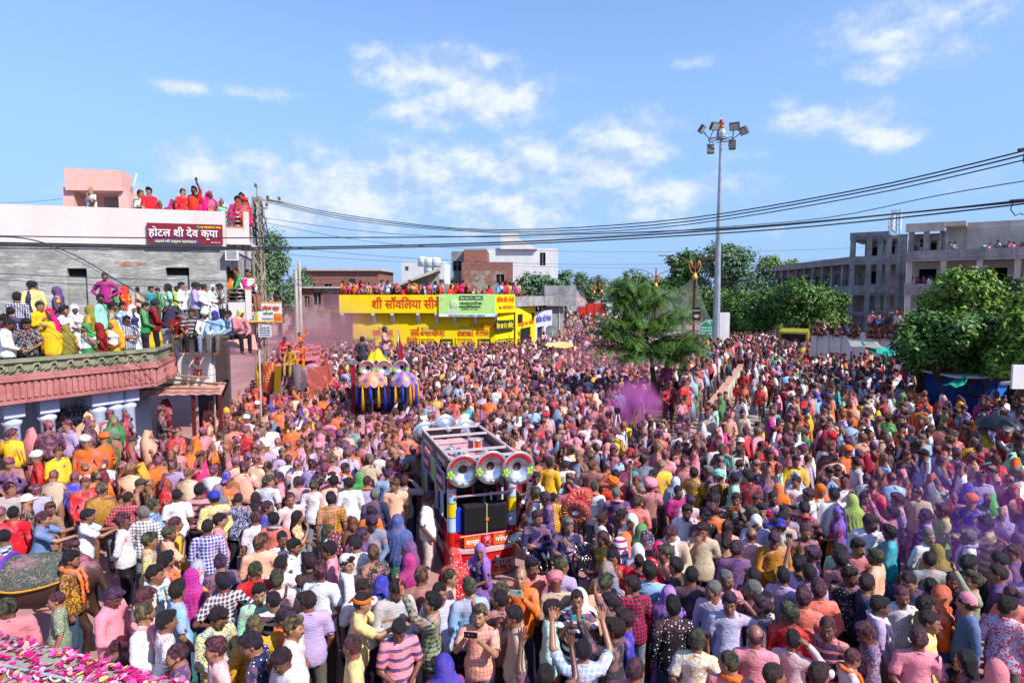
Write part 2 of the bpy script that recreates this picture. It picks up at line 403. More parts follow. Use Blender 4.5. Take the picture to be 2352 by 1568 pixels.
# ---- hotel at the left
def build_hotel():
 F = FR(at(0, 700, 20.0)[:2], at(515, 700, 21.96)[:2]); e = F.empty('hotel_building')
 tag(e, 'two storey hotel with pinkish white parapet over grey plaster wall', 'building')
 s_sign0, zt = F.sz(341, 513); s_sign1, zb = F.sz(514, 563); s_end = F.sz(518, 600)[0]; s_r = F.sz(575, 600)[0]
 ztop = F.sz(0, 469)[1]; zmid = F.sz(0, 556)[1]
 w1 = F.sz(153, 616); w1b = F.sz(204, 710); w2 = F.sz(380, 614); w2b = F.sz(438, 710)
 m = MB(); wall_holes(m, -9, s_end, 4.1, zmid, 0, .25, [(w1[0], w1b[0], 3, w1[1]), (w2[0], w2b[0], 3, w2[1])]); m.box(s_end - .3, s_end, .25, 9, 4.1, zmid)
 m.build('plaster_wall', M_PLAST, e)
 for a, b in ((w1, w1b), (w2, w2b)):
  p = MB(); p.box(a[0], b[0], .12, .2, 4.1, a[1] - .28); p.build('window_infill', M_PLAST, e); p = MB(); p.box(a[0], b[0], .20, .24, a[1] - .28, a[1]); p.build('window', M_DARKIN, e)
 m = MB(); m.box(-9, s_end + .05, -.12, .10, zmid, ztop); m.box(s_end - .05, s_end + .05, .10, 9, zmid, ztop); m.box(-9, s_end, .1, 9, zmid, zmid + .18); m.build('parapet', M_PINKW, e)
 # corner balcony with rails
 zb0 = F.sz(545, 562)[1]; zb1 = F.sz(545, 524)[1]; zr = F.sz(545, 489)[1]
 m = MB(); m.box(s_end + .06, s_r, -.14, .0, zb0, zb1); m.box(s_end + .06, s_r, .0, 3.2, zb0, zb0 + .15); m.build('balcony_wall', M_PINKW, e)
 pl = F.sz(561, 530)[0]
 m = MB(); m.box(pl, s_r, -.13, .02, zb1, zr + .06); m.build('balcony_post', M_PINKW, e)
 for k, (x0, x1, z0, z1) in enumerate(((pl - .03, pl, zb1 - .02, zr + .06), (pl - .03, s_r + .03, zr + .06, zr + .10), (s_end + .1, pl, zb1, zb1 + .04))):
  m = MB(); m.box(x0, x1, -.15, .03, z0, z1); m.build('orange_trim', M_ORANGE, e)
 for k in range(4):
  z = zb1 + .08 + (zr - zb1 - .08) * k / 3; m = MB(); m.tube([(s_end + .06, -.05, z), (pl, -.05, z)], .022, 6); m.build('rail', M_STEEL, e)
 # lower balcony
 z0 = F.sz(530, 694)[1]; z1 = F.sz(530, 664)[1]; m = MB()
 p0 = F.sz(565, 700)[0]; m.box(p0, s_r, -.13, .05, z0 - .6, z1); m.build('balcony_post', M_PINKW, e)
 m = MB(); m.box(s_end + .05, p0, -.1, .0, z0 - .55, z0); m.build('balcony_wall', M_PINKW, e); m = MB(); m.box(s_end + .05, s_r, 0, 3, z0 - .3, z0 - .16); m.build('balcony_floor', M_CONC, e)
 for k in range(4): m = MB(); m.tube([(s_end + .06, -.05, z0 + .05 + (z1 - z0) * k / 3.3), (p0, -.05, z0 + .05 + (z1 - z0) * k / 3.3)], .02, 6); m.build('rail', M_STEEL, e)
 m = MB(); m.box(p0 - .03, s_r + .02, -.15, .06, z1, z1 + .04); m.build('orange_trim', M_ORANGE, e)
 # signboard
 sg = MB(); sg.box(s_sign0, s_sign1, -.24, -.16, zb, zt); sb = sg.build('signboard', plain('maroon_board', '#7c1c2c', .5), e)
 W = s_sign1 - s_sign0; H = zt - zb
 m = MB(); m.box(s_sign0 + W * .08, s_sign0 + W * .66, -.252, -.245, zb + H * .02, zb + H * .20); m.build('blue_strip', plain('sign_blue', '#1c50b0', .5), sb)
 text('होटल शी देव कृपा', sb, s_sign0 + W * .02, zb + H * .36, H * .52, M_WTXT, -.26, bold=.014, width=W * .92, slash=(.405,))
 text('ठहरने की उत्तम व्यवस्था', sb, s_sign0 + W * .10, zb + H * .055, H * .155, M_YTXT, -.262, bold=.004, width=W * .54)
 text('M.9929931955', sb, s_sign0 + W * .71, zb + H * .80, H * .13, M_YTXT, -.262, bold=.004, width=W * .27)
 text('AC / Non Ac', sb, s_sign0 + W * .84, zb + H * .06, H * .10, M_WTXT, -.262, width=W * .13)
 m = MB(); m.lathe([(0, .0), (H * .075, .0)], Matrix.Translation((s_sign0 + W * .675, -.255, zb + H * .845)) @ Matrix.Rotation(rad(90), 4, 'X'), 14); m.build('green_logo', plain('logo_green', '#28a050', .5), sb)
 # roof stair room
 G = FR(at(157, 700, 22.5)[:2], at(290, 700, 22.9)[:2]); g = G.empty('roof_stair_room'); tag(g, 'small pink roof room with sloping white parapet above the hotel', 'building')
 a = G.sz(158, 390); b = G.sz(287, 396); a2 = G.sz(157, 440); b2 = G.sz(292, 442); zl = G.sz(200, 500)[1]
 m = MB(); m.add([(a[0], -.35, a[1]), (b[0], -.35, b[1]), (b[0], -.35, b2[1]), (a[0], -.35, a2[1]), (a[0] + .1, .6, a[1]), (b[0], .6, b[1]), (b[0], .6, b2[1]), (a[0] + .1, .6, a2[1])], [(0, 1, 2, 3), (4, 7, 6, 5), (0, 4, 5, 1), (3, 2, 6, 7), (0, 3, 7, 4), (1, 5, 6, 2)]); m.build('canopy', M_PINK, g)
 m = MB(); m.box(a2[0] - .1, a2[0] + .25, -.2, 2.2, zl, a2[1] + .12); m.box(b2[0] - .22, b2[0] + .1, -.2, 2.2, zl, b2[1] + .02); m.box(a2[0] + .25, b2[0] - .22, .7, .9, zl, a2[1]); m.build('wall', M_PINK, g)
 dr = G.sz(222, 450); d2 = G.sz(277, 480); m = MB(); m.box(dr[0], d2[0], .62, .69, zl, dr[1]); m.build('shutter', plain('grey_shutter', '#7c7c7c', .6), g)
 m = MB(); m.box(a[0], b[0] + .12, .6, 2.2, a2[1] - .05, a2[1] + .15); m.build('roof', M_PINK, g)
 m = MB(); m.tube([(b[0] + .1, .2, b2[1] - .1), (b[0] + .32, .2, b[1] + .02)], .03, 6); m.build('pipe', M_WHITE, g)
 return F
HOTEL = build_hotel()
# ---- arcade with carved balcony
def build_arcade():
 A0 = at(0, 828, 13.6); A1 = at(353, 800, 16.42); F = FR(A0[:2], A1[:2]); e = F.empty('arcade_building'); tag(e, 'single storey arcade with carved stone balcony and round white columns', 'building')
 L = F.len; D = at(399, 790, 18.4); F2 = FR(A1[:2], D[:2]); rel = e.matrix_world
 mg = concrete('mossy_stone', '#74785c', '#98947c', .5, 1.2, bump=.6, stainc='#302c28'); mr = concrete('powder_stained_stone', '#a05c5c', '#b87c74', .5, 1.2, bump=.6, stainc='#4c2c30')
 # powder stains over the band
 local = lambda p: Matrix.Rotation(-F.yaw, 3, 'Z') @ (Vector((p[0], p[1], 0)) - F.o)
 d2 = local(D); a1 = Vector((L, 0, 0))
 def band(name, z0, z1, out, mat, th=.25):
  m = MB(); pts = [(-8, -out), (L + out * .5, -out), (d2.x + out, d2.y), (d2.x - th, d2.y), (L - th, th), (-8, th)]
  m.prism([(p[0], p[1]) for p in pts], z0, z1); return m.build(name, mat, e)
 band('coping', 3.93, 4.0, .06, mg); band('frieze', 3.66, 3.926, -.02, mg); band('moulding', 3.60, 3.656, .05, mr); band('moulding', 3.52, 3.596, .10, mr); band('fluted_band', 3.10, 3.516, .02, mr); band('moulding', 3.02, 3.096, .07, mr)
 m = MB()
 for k in range(int((L + 8) / .13)):
  x = -8 + k * .13; m.box(x, x + .075, -.055, -.02, 3.13, 3.49)
 for k in range(14):
  t = (k + .5) / 14; x = L + (d2.x - L) * t + .02; y = d2.y * t; m.box(x - .0, x + .07, y - .03, y + .03, 3.13, 3.49)
 tag(m.build('flutes', mr, e), kind='stuff')
 m = MB()                         # carved scroll reliefs
 for k in range(int((L + 8) / .34)):
  x = -8 + k * .34; pts = [(x, -.0, 3.70), (x + .08, -.03, 3.76), (x + .12, -.03, 3.86), (x + .20, -.03, 3.88), (x + .24, -.03, 3.80), (x + .18, -.03, 3.75)]
  m.tube(pts, [.02, .03, .03, .03, .025, .015], 6); m.tube([(x + .24, -.02, 3.72), (x + .31, -.03, 3.78)], [.015, .025], 5)
 m.build('carved_scrolls', mg, e)
 m = MB(); pts = [(-8, .25), (L - .25, .25), (d2.x - .25, d2.y), (d2.x - 3, d2.y + 3), (-8, 7)]; m.prism([(p[0], p[1]) for p in pts], 3.42, 3.58); m.build('terrace_slab', M_CONCL, e)
 m = MB(); m.prism([(-8, 3.2), (d2.x - 1.2, 3.4), (d2.x - 1.6, 7), (-8, 7)], 3.6, 4.15); m.build('upper_terrace', M_CONC, e)
 mc = M_LAV
 m = MB(); m.box(-8, L + 1.2, -.95, 2.2, 0, .92); m.box(-8, L + 1.2, -1.5, -.951, 0, .45); m.build('plinth', M_CONCL, e)
 def column(u, r=.16):
  s, z = F.sz(u, 900, .45); m = MB(Matrix.Translation((s, .45, 0)))
  m.lathe([(r * 1.5, 0), (r * 1.5, .25), (r * 1.1, .3), (r, .5), (r, 2.45), (r * 1.25, 2.5), (r * 1.25, 2.56), (r, 2.6), (r, 2.66)], n=20); m.box(-r * 1.25, r * 1.25, -r * 1.25, r * 1.25, 2.66, 3.02); m.build('column', mc, e)
 for u in (104, 222, 262, 292): column(u)
 column(22)
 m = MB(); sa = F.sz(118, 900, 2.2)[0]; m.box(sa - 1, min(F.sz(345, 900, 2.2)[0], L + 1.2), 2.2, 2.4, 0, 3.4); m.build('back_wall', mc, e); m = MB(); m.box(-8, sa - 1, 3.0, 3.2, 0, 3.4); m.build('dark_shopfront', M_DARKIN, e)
 s0, z0 = F.sz(118, 952, 2.2)
 text('निजाम चोचा', e, s0, z0, .20, M_BTXT, 2.18, bold=.008, width=.75); s0, z0 = F.sz(116, 965, 2.2); text('9929329346', e, s0, z0 + .0, .22, M_BTXT, 2.18, bold=.008, width=1.2)
 text('9352526483', e, s0, z0 - .26, .22, M_BTXT, 2.18, bold=.008, width=1.2); s1, z1 = F.sz(205, 945, 2.2); text('पब्लिक स्कूल', e, s1 - .6, z1, .42, plain('faded_blue_lettering', '#7c84b0', .8), 2.18)
 # white wall with the chemist's lettering
 W = FR(at(388, 800, 18.7)[:2], at(480, 800, 18.7)[:2]); w = W.empty('white_wall'); tag(w, 'white plastered wall with red lettering beside the balcony', 'wall')
 x1, zt = W.sz(480, 757); m = MB(); m.box(-.3, x1, 0, .3, 2.5, zt - .12); m.build('plaster', M_WHITE, w); m = MB(); m.box(-.4, W.sz(492, 757)[0], -.08, 1.0, zt - .12, zt); m.build('coping', M_CONC, w)
 m = MB(); m.box(-.3, W.sz(520, 757, 2.2)[0], 2.2, 2.4, 0, zt - .13); m.build('recess_wall', plain('recess_shade_brown', '#4c3c3c', .9), w)  # wall toned dark brown: the shade of the recess is put into its colour
 tx, tz = W.sz(450, 838); text('द', w, tx - .05, tz, .36, M_REDTXT, -.02, bold=.01); tx, tz = W.sz(447, 865); text('वा', w, tx - .05, tz, .36, M_REDTXT, -.02, bold=.01)
 # sheet canopy on bamboo poles
 n = NB('pink_dusted_tin'); P = n.tc.outputs['Object']; c = n.mix(n.noise(P, 2.2, 6, .7), lin('#b07470'), lin('#d09c8c')); n.bump(n.noise(P, 6, 5), .5, .03); tin = n.done(c, .7, .3)
 c0 = empty('tin_canopy', (0, 0, 0)); tag(c0, 'rusty pink dusted tin canopy on poles below the white wall', 'canopy')
 q = [at(322, 884, 18.9), at(520, 878, 19.2), at(508, 906, 17.4), at(311, 909, 17.2)]
 m = MB(); N_ = 14
 for i in range(N_):
  t0, t1 = i / N_, (i + 1) / N_; A = q[0].lerp(q[1], t0); B = q[0].lerp(q[1], t1); C = q[3].lerp(q[2], t1); D_ = q[3].lerp(q[2], t0)
  dz = Vector((0, 0, .03 * (i % 2))); dz2 = Vector((0, 0, .03 * ((i + 1) % 2))); m.add([A + dz, B + dz2, C + dz2, D_ + dz, A + dz - Vector((0, 0, .01)), B + dz2 - Vector((0, 0, .01)), C + dz2 - Vector((0, 0, .01)), D_ + dz - Vector((0, 0, .01))], [(0, 3, 2, 1), (4, 5, 6, 7), (3, 7, 6, 2), (0, 1, 5, 4)])
 m.build('tin_sheet', tin, c0)
 for k, (a, b) in enumerate((((318, 872), (500, 888)), ((312, 900), (505, 897)), ((330, 866), (480, 872)), ((312, 908), (508, 908)), ((340, 890), (515, 884)))):
  p = at(a[0], a[1], 17.2 + .35 * k) + Vector((0, 0, .06)); r_ = at(b[0], b[1], 17.4 + .35 * k) + Vector((0, 0, .06)); m = MB(); m.tube([p, p.lerp(r_, .5) + Vector((0, 0, .03)), r_], .03, 6); m.build('bamboo_pole', plain('bamboo', '#8c6c50', .7), c0)
 for u in (443, 505): p = at(u, 905, 17.45); m = MB(); m.box(p.x - .04, p.x + .04, p.y - .04, p.y + .04, 0, p.z); m.build('post', plain('red_post', '#5c2020', .6), c0)
 c1 = empty('tin_awning', (0, 0, 0)); tag(c1, 'pink sloping tin awning below the men sitting on the wall', 'canopy')
 q = [at(498, 766, 19.4), at(585, 769, 19.9), at(592, 803, 18.95), at(484, 788, 18.75)]; m = MB(); dn = Vector((0, 0, -.015)); m.add([*q, *[p + dn for p in q]], [(0, 3, 2, 1), (4, 5, 6, 7), (0, 4, 7, 3), (1, 2, 6, 5), (2, 3, 7, 6), (0, 1, 5, 4)]); m.build('tin_sheet', tin, c1)
 for p in (q[2], q[3]): m = MB(); m.tube([(p.x, p.y + .1, 0), (p.x, p.y + .1, p.z - .03)], .03, 6); m.build('post', plain('pale_post', '#a0908c', .6), c1)
 return F
ARC = build_arcade()
# ---- yellow corner shop
def build_yellow():
 Yf = 46.0; F = FR(at(779, 700, Yf)[:2], at(1137, 700, Yf)[:2]); e = F.empty('yellow_shop'); tag(e, 'single storey yellow painted cement shop with red lettering on the parapet', 'building')
 L = F.len; toL = lambda u, Y: tuple((at(u, 700, Y) - F.o - Vector((0, 0, at(u, 700, Y).z)))[:2])
 B0 = (0, 0); A0 = toL(744, 55); C0 = (L, 0); D0 = toL(1183, 47.6); E0 = toL(1229, 54); G0 = toL(1260, 60)
 zt = F.sz(900, 677)[1]; zb = F.sz(900, 719)[1]; ins = .55
 dz = Vector
 m = MB(); poly = [(A0[0] + ins, A0[1]), (ins + .3, ins), (L - .02, ins), (D0[0] - .1, D0[1] + .15), (E0[0] - .1, E0[1] + .1), (E0[0] - 3, 9)]
 m.prism(poly, 0, zb); m.build('wall', M_YEL, e)
 m = MB(); m.prism([A0, B0, C0, D0, E0, (E0[0] - 3, 9.6)], zb + .002, zb + .14); m.build('roof_slab', M_YEL, e)
 def seg(p, q, z0, z1, th, mat, name, push=0.0):
  p = Vector((p[0], p[1], 0)); q = Vector((q[0], q[1], 0)); d = (q - p).normalized(); n_ = Vector((-d.y, d.x, 0))
  m = MB(); pts = [p - n_ * push, q - n_ * push, q + n_ * th, p + n_ * th]; m.prism([(v.x, v.y) for v in pts], z0, z1); return m.build(name, mat, e)
 seg(B0, C0, zb + .142, zt, .15, M_YEL, 'front_parapet'); seg(C0, D0, zb + .142, zt + .03, .15, M_YEL, 'corner_parapet'); seg(A0, B0, zb + .142, zt, .15, plain('pink_side_wall', '#c88c88', .8), 'side_parapet')
 seg((A0[0] + ins - .02, A0[1]), (ins + .28, ins - .02), 0, zb - .01, .02, plain('pink_side_wall', '#c88c88', .8), 'side_wall')
 seg(D0, E0, zb + .142, zb + .5, .15, M_CONC, 'low_parapet')
 # white brackets
 for x in (100, 285, 400, 555, 665, 775, 900, 1022):
  u = 747 + .3828 * x; s = F.sz(u, 730)[0]; m = MB(); z1 = zb; m.add([(s - .12, 0.02, z1), (s + .12, .02, z1), (s + .12, .55, z1 - .85), (s - .12, .55, z1 - .85), (s - .12, .55, z1), (s + .12, .55, z1), (s - .12, .02, z1 - .14), (s + .12, .02, z1 - .14)], [(6, 7, 2, 3), (0, 1, 7, 6), (0, 6, 3, 4), (1, 5, 2, 7), (3, 2, 5, 4)]); m.build('bracket', M_WHITE, e)
 X = lambda x, y: F.sz(747 + .3828 * x, 661.5 + .3828 * y, ins)
 for x0, x1 in ((575, 655), (790, 880)):
  a = X(x0, 305); b = X(x1, 400); m = MB(); m.box(a[0], b[0], ins - .03, ins - .005, 0, a[1]); d = m.build('door', plain('yellow_door', '#c8a800', .5), e)
  m = MB(); m.box((a[0] + b[0]) / 2 - .015, (a[0] + b[0]) / 2 + .015, ins - .036, ins - .031, 0, a[1] - .05); m.build('door_gap', M_BLACK, d)
  for (p0, p1, q0, q1) in ((a[0] - .08, a[0], 0, a[1] + .1), (b[0], b[0] + .08, 0, a[1] + .1), (a[0], b[0], a[1], a[1] + .1)): m = MB(); m.box(p0, p1, ins - .07, ins - .004, q0, q1); m.build('door_frame', M_YEL, d)
 for x0, x1 in ((330, 378), (585, 647), (803, 866)):
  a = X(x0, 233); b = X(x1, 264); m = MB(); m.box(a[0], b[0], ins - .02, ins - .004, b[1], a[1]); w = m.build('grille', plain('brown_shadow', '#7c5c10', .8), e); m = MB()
  for k in range(7): x = a[0] + (b[0] - a[0]) * (k + .5) / 7; m.bar((x - .12, ins - .03, b[1]), (x + .12, ins - .03, a[1]), .04); m.bar((x + .12, ins - .035, b[1]), (x - .12, ins - .035, a[1]), .04)
  m.build('lattice', plain('cream_lattice', '#d8b850', .7), w)
 for (x0, x1, y0, y1, t) in ((163, 300, 303, 328, 'देश का नं.1 सीमेंट'), (690, 765, 305, 365, None), (917, 993, 305, 368, None)):
  a = X(x0, y0); b = X(x1, y1); m = MB(); m.box(a[0], b[0], ins - .03, ins - .012, b[1], a[1]); s = m.build('painted_sign', plain('sign_black', '#2c2c1c', .7), e)
  if t: text(t, s, a[0] + .1, b[1] + .2, .42, M_YTXT, ins - .04, bold=.01, width=b[0] - a[0] - .2)
  else: text('देश का', s, a[0] + .06, a[1] - .40, .34, M_YTXT, ins - .04, bold=.012, width=(b[0] - a[0]) * .8); text('नं.1 सीमेंट', s, a[0] + .05, a[1] - .85, .34, M_YTXT, ins - .04, bold=.012, width=(b[0] - a[0]) * .92)
 def tx(b, x, y, size, x1, mat=M_REDTXT, **k): s, z = X(x, y); return text(b, e, s, z, size, mat, ins - .02, width=X(x1, y)[0] - s, **k)
 tx('कृष्णा ऑयल्स.', 285, 290, .75, 410, bold=.01); tx('लक्की', 513, 288, .8, 566, bold=.014); tx('ऑटो पार्टस, सर्विस सेन्टर.', 572, 286, .60, 718, shear=.2, bold=.008); tx('यहीं सीमेंट मिलता है', 795, 290, .52, 888, shear=.15, bold=.01)
 tx('रेत, गिट्टी, ईंट, सरिया के लिए सम्पर्क करें', 872, 236, .42, 1022, bold=.006); tx('9057643515..', 905, 268, .38, 985, shear=.2); tx('9413274830..', 905, 285, .38, 985, shear=.2); tx('हीरो होन्डा', 490, 330, .58, 555, bold=.01); tx('बजाज', 497, 357, .58, 543, bold=.01)
 s, z = F.sz(747 + .3828 * 282, 661.5 + .3828 * 128); text('शी साँवलिया सीमेंट', e, s, z + .10, .92, M_REDTXT, -.02, bold=.03, width=(F.sz(747 + .3828 * 730, 700)[0] - s), ext=.01, slash=(.052,))
 a = F.sz(747 + .3828 * 682, 661.5 + .3828 * 36); b = F.sz(747 + .3828 * 1021, 661.5 + .3828 * 171)
 b0 = empty('billboard', F.w(a[0], -.1, b[1]), F.yaw); tag(b0, 'pale green cement advertisement board on the yellow parapet', 'billboard'); W = b[0] - a[0]; H = a[1] - b[1]
 def rr(x0, x1, z0, z1, c, d, nm): m = MB(); m.box(x0 * W, x1 * W, -d, -d + .02, z0 * H, z1 * H); return m.build(nm, plain('board_' + c[1:], c, .6), b0)
 rr(0, 1, 0, 1, '#a8d078', .03, 'board'); rr(0, 1, 0, .13, '#c8dce0', .045, 'strip'); rr(.36, .78, .74, .92, '#1c4c34', .045, 'panel'); rr(.36, .74, .40, .47, '#1c4c34', .045, 'panel'); rr(.03, .09, .80, .95, '#c8c8a0', .045, 'crest')
 text('देश का नं.1 सीमेंट', b0, W * .38, H * .78, H * .11, M_WTXT, -.06, bold=.008, width=W * .38); text('अल्ट्राटेक', b0, W * .37, H * .53, H * .17, plain('board_green_letter', '#144830', .6), -.06, bold=.02, width=W * .40); text('इंजीनियर की पसंद', b0, W * .40, H * .30, H * .10, plain('board_green_letter', '#144830', .6), -.06, shear=.2, width=W * .30); text('SHRI SANVALIYA CEMENT AGENCY', b0, W * .17, H * .03, H * .08, M_BTXT, -.06, bold=.006, width=W * .66)
 m = MB(); m.lathe([(0, .3), (.22, .25), (.30, 0), (.24, -.28), (0, -.38)], Matrix.Translation((W * .27, -.06, H * .58)) @ Matrix.Scale(.08, 4, (0, 1, 0)), 14); m.prism([], 0, 0) if False else None
 m.add([(W * .14, -.055, H * .14), (W * .38, -.055, H * .14), (W * .36, -.055, H * .30), (W * .29, -.055, H * .38), (W * .25, -.055, H * .38), (W * .16, -.055, H * .30)], [(0, 1, 2, 3, 4, 5)]); m.build('printed_figure', plain('pale_figure', '#b8c8a0', .7), b0)
 # corner lettering panel
 g = FR(F.w(C0[0], C0[1], 0)[:2], F.w(D0[0], D0[1], 0)[:2]); ge = g.empty('corner_signs'); tag(ge, 'black and yellow cement lettering panels on the yellow corner wall', 'sign')
 text('साँवलिया सीमेंट एजेन्सी', ge, .15, zt - .55, .5, M_REDTXT, -.03, width=g.len - .3, bold=.012); text('Mo. 9057843515', ge, .4, zt - 1.05, .35, M_REDTXT, -.03, width=g.len - .6, bold=.008)
 yo = .16
 m = MB(); m.box(.15, g.len - .1, -yo + .22, -yo + .26, zb - 1.35, zb - .55); m.build('panel', plain('sign_black', '#2c2c1c', .7), ge); text('देश का नं.1 सीमेंट', ge, .22, zb - 1.15, .5, M_YTXT, -yo + .20, width=g.len - .4, bold=.012)
 text('अल्ट्राटेक', ge, .2, zb - 2.5, .85, M_BTXT, -yo + .20, width=g.len - .3, bold=.025)
 # shops further back on the corner: yellow, then lilac; grey roof slab
 h = FR(F.w(D0[0], D0[1], 0)[:2], F.w(E0[0], E0[1], 0)[:2]); he = h.empty('corner_shop'); tag(he, 'yellow tea shop bay with dark doorway round the corner', 'shop')
 zl = h.sz(1205, 706)[1]; m = MB(); wall_holes(m, .1, h.len, 0, zl, -.03, .03, [(h.len * .22, h.len * .75, 0, 2.6), (h.len * .1, h.len * .35, zl - 1.2, zl - .5), (h.len * .8, h.len * .95, zl - 1.2, zl - .5)]); m.build('wall', M_YEL, he)
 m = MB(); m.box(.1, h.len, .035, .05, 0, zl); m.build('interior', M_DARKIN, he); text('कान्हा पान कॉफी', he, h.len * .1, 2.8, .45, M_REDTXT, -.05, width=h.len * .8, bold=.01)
 k = FR(h.w(h.len, 0, 0)[:2], at(1268, 700, 60)[:2]); ke = k.empty('lilac_shop'); tag(ke, 'lilac painted shop with dark open front right of the yellow building', 'shop')
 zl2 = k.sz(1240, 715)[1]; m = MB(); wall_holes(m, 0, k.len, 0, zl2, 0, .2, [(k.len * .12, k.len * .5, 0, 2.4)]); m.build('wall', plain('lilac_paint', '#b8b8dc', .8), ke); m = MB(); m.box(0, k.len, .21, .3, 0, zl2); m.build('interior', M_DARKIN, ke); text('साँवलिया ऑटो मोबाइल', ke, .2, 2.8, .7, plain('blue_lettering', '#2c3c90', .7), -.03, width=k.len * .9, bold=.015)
 m = MB(); p = [at(1180, 706, 47.5), at(1250, 706, 53), at(1272, 706, 60), at(1230, 706, 64), at(1190, 706, 60)]; z0 = 4.35; m.prism([(q.x, q.y) for q in p], z0, z0 + .75); o = m.build('concrete_roof_slab', M_CONC); tag(o, 'grey unfinished concrete roof slab over the corner shops', 'roof')
 q0, q1 = at(1250, 680, 62), at(1322, 680, 62); m = MB(); m.box(q0.x, q1.x, 61.5, 68, 4.1, 6.1); m.box(q0.x, q1.x - 1.2, 62, 67, 0, 4.1); o = m.build('concrete_block_house', M_CONC); tag(o, 'low grey concrete house beyond the lilac shop', 'building')
 return F, zb, zt
YEL, YZB, YZT = build_yellow()
# ---- houses behind
def build_far_houses():
 mb = brickmat('red_brick', '#7c3c2c', '#9c5440', '#8c8078', 1.0); mbp = brickmat('brick_with_plaster', '#7c4434', '#94543c', '#8c8078', 1.0, '#8c8880')
 def house(name, label, u0, u1, v0, Y, dep, mat, wins=(), par=None, cat='building', base=0.0, roof=None):
  a = at(u0, v0, Y); b = at(u1, v0, Y); e = empty(name, (a.x, Y, base)); tag(e, label, cat); W = b.x - a.x; H = a.z - base
  hl = []
  for (p, q, r_, s) in wins:
   x0 = at(p, 600, Y).x - a.x; x1 = at(q, 600, Y).x - a.x; z1 = at(p, r_, Y).z - base; z0 = at(p, s, Y).z - base; hl.append((x0, x1, z0, z1))
  m = MB(); wall_holes(m, 0, W, 0, H, 0, .25, hl); m.box(0, .25, .25, dep, 0, H); m.box(W - .25, W, .25, dep, 0, H); m.box(0.25, W - .25, .25, dep, H - .3, H - .1); m.build('wall', mat, e)
  for (x0, x1, z0, z1) in hl: m = MB(); m.box(x0, x1, .18, .24, z0, z1); w = m.build('window', M_DARKIN, e); m = MB(); m.box((x0 + x1) / 2 - .04, (x0 + x1) / 2 + .04, .1, .17, z0, z1); m.build('mullion', M_CONC, w)
  if roof: m = MB(); m.box(-.3, W + .3, -.4, dep, H, H + roof); m.build('roof', plain('tin_roof', '#a8a8a8', .5), e)
  return e
 house('brick_house', 'long low brick house with corrugated roof left of the yellow shop', 690, 870, 622, 66, 8, mb, [(700, 722, 650, 690), (744, 760, 652, 680), (800, 815, 640, 665)], roof=.25)
 house('brick_house', 'brick house with balcony above the crowded lane', 690, 790, 662, 58, 6, mbp, [(697, 708, 680, 705), (718, 735, 672, 700)], roof=.15)
 e = house('concrete_house', 'grey concrete house with slanting broken roof behind the rooftop crowd', 868, 1012, 650, 62, 8, M_CONC)
 q = [at(868, 668, 60), at(1010, 615, 60), at(1012, 622, 66), at(872, 672, 66)]; m = MB(); dn = Vector((0, 0, -.25)); m.add([*q, *[p + dn for p in q]], [(0, 1, 2, 3), (7, 6, 5, 4), (0, 4, 5, 1), (1, 5, 6, 2), (2, 6, 7, 3), (3, 7, 4, 0)]); o = m.build('slanting_slab', M_CONCL); tag(o, 'broken slanting roof slab above the grey concrete house', 'roof')
 m = MB(); a = at(905, 668, 62.5); b = at(1008, 668, 62.5); c_ = at(1008, 618, 62.5); m.add([(a.x, 62.5, a.z), (b.x, 62.5, b.z), (c_.x, 62.5, c_.z), (a.x, 63, a.z), (b.x, 63, b.z), (c_.x, 63, c_.z)], [(0, 1, 2), (3, 5, 4), (0, 3, 4, 1), (1, 4, 5, 2), (2, 5, 3, 0)]); tag(m.build('gable_wall', M_CONC), 'grey triangular gable wall under the slanting slab', 'wall')
 house('white_house', 'low white terrace house behind the water tanks', 922, 1020, 600, 84, 8, M_WHITE, [(930, 938, 612, 622)])
 house('brick_tower_house', 'tall red brick house block rising behind the roof crowd', 1065, 1118, 573, 74, 8, mb, [(1090, 1100, 600, 615)])
 house('grey_house', 'grey plastered house block with square opening beside the brick tower', 1036, 1066, 577, 75, 7, M_CONC, [(1040, 1060, 600, 622)])
 house('brick_house', 'wide brick terrace wall below the white stepped building', 1060, 1178, 602, 70, 6, mb, [(1150, 1158, 640, 655)])
 house('brick_house', 'low patched brick room behind the right end of the rooftop crowd', 1068, 1160, 622, 63, 5, mbp, [(1140, 1158, 630, 650)])
 e = house('white_building', 'white stepped building standing highest behind the yellow shop', 1118, 1282, 570, 90, 10, M_WHITE, [(1240, 1253, 580, 610)])
 a = at(1155, 533, 90); m = MB(); pts = [(1150, 572), (1150, 533), (1192, 533), (1192, 548), (1235, 572)]; P3 = [at(u, v, 89.4) for u, v in pts]; V = [tuple(p) for p in P3] + [(p.x, p.y + 5, p.z) for p in P3]; m.add(V, [(0, 1, 2, 3, 4)[::-1], (5, 6, 7, 8, 9)] + [(i, (i + 1) % 5, 5 + (i + 1) % 5, 5 + i) for i in range(5)]); tag(m.build('stair_tower', M_WHITE), 'white stair tower with sloping side on top of the stepped building', 'building')
 for i, (u, v, r_) in enumerate(((985, 622, .55), (1001, 606, .6), (985, 606, .6), (970, 604, .5))):
  p = at(u, v + 8, 70); m = MB(Matrix.Translation(p)); m.lathe([(0, 0), (r_, 0), (r_, .8), (r_ * .95, .95), (r_ * .6, 1.05), (r_ * .3, 1.12), (0, 1.12)], n=16); o = m.build('water_tank', plain('white_plastic', '#c8ccd0', .5)); tag(o, ['white water tank standing lowest beside the grey gable', 'white water tank on the right of the pair behind', 'white water tank in the middle behind the gable', 'small white water tank on the left behind the gable'][i], 'water tank', 'water tanks on the roofs');
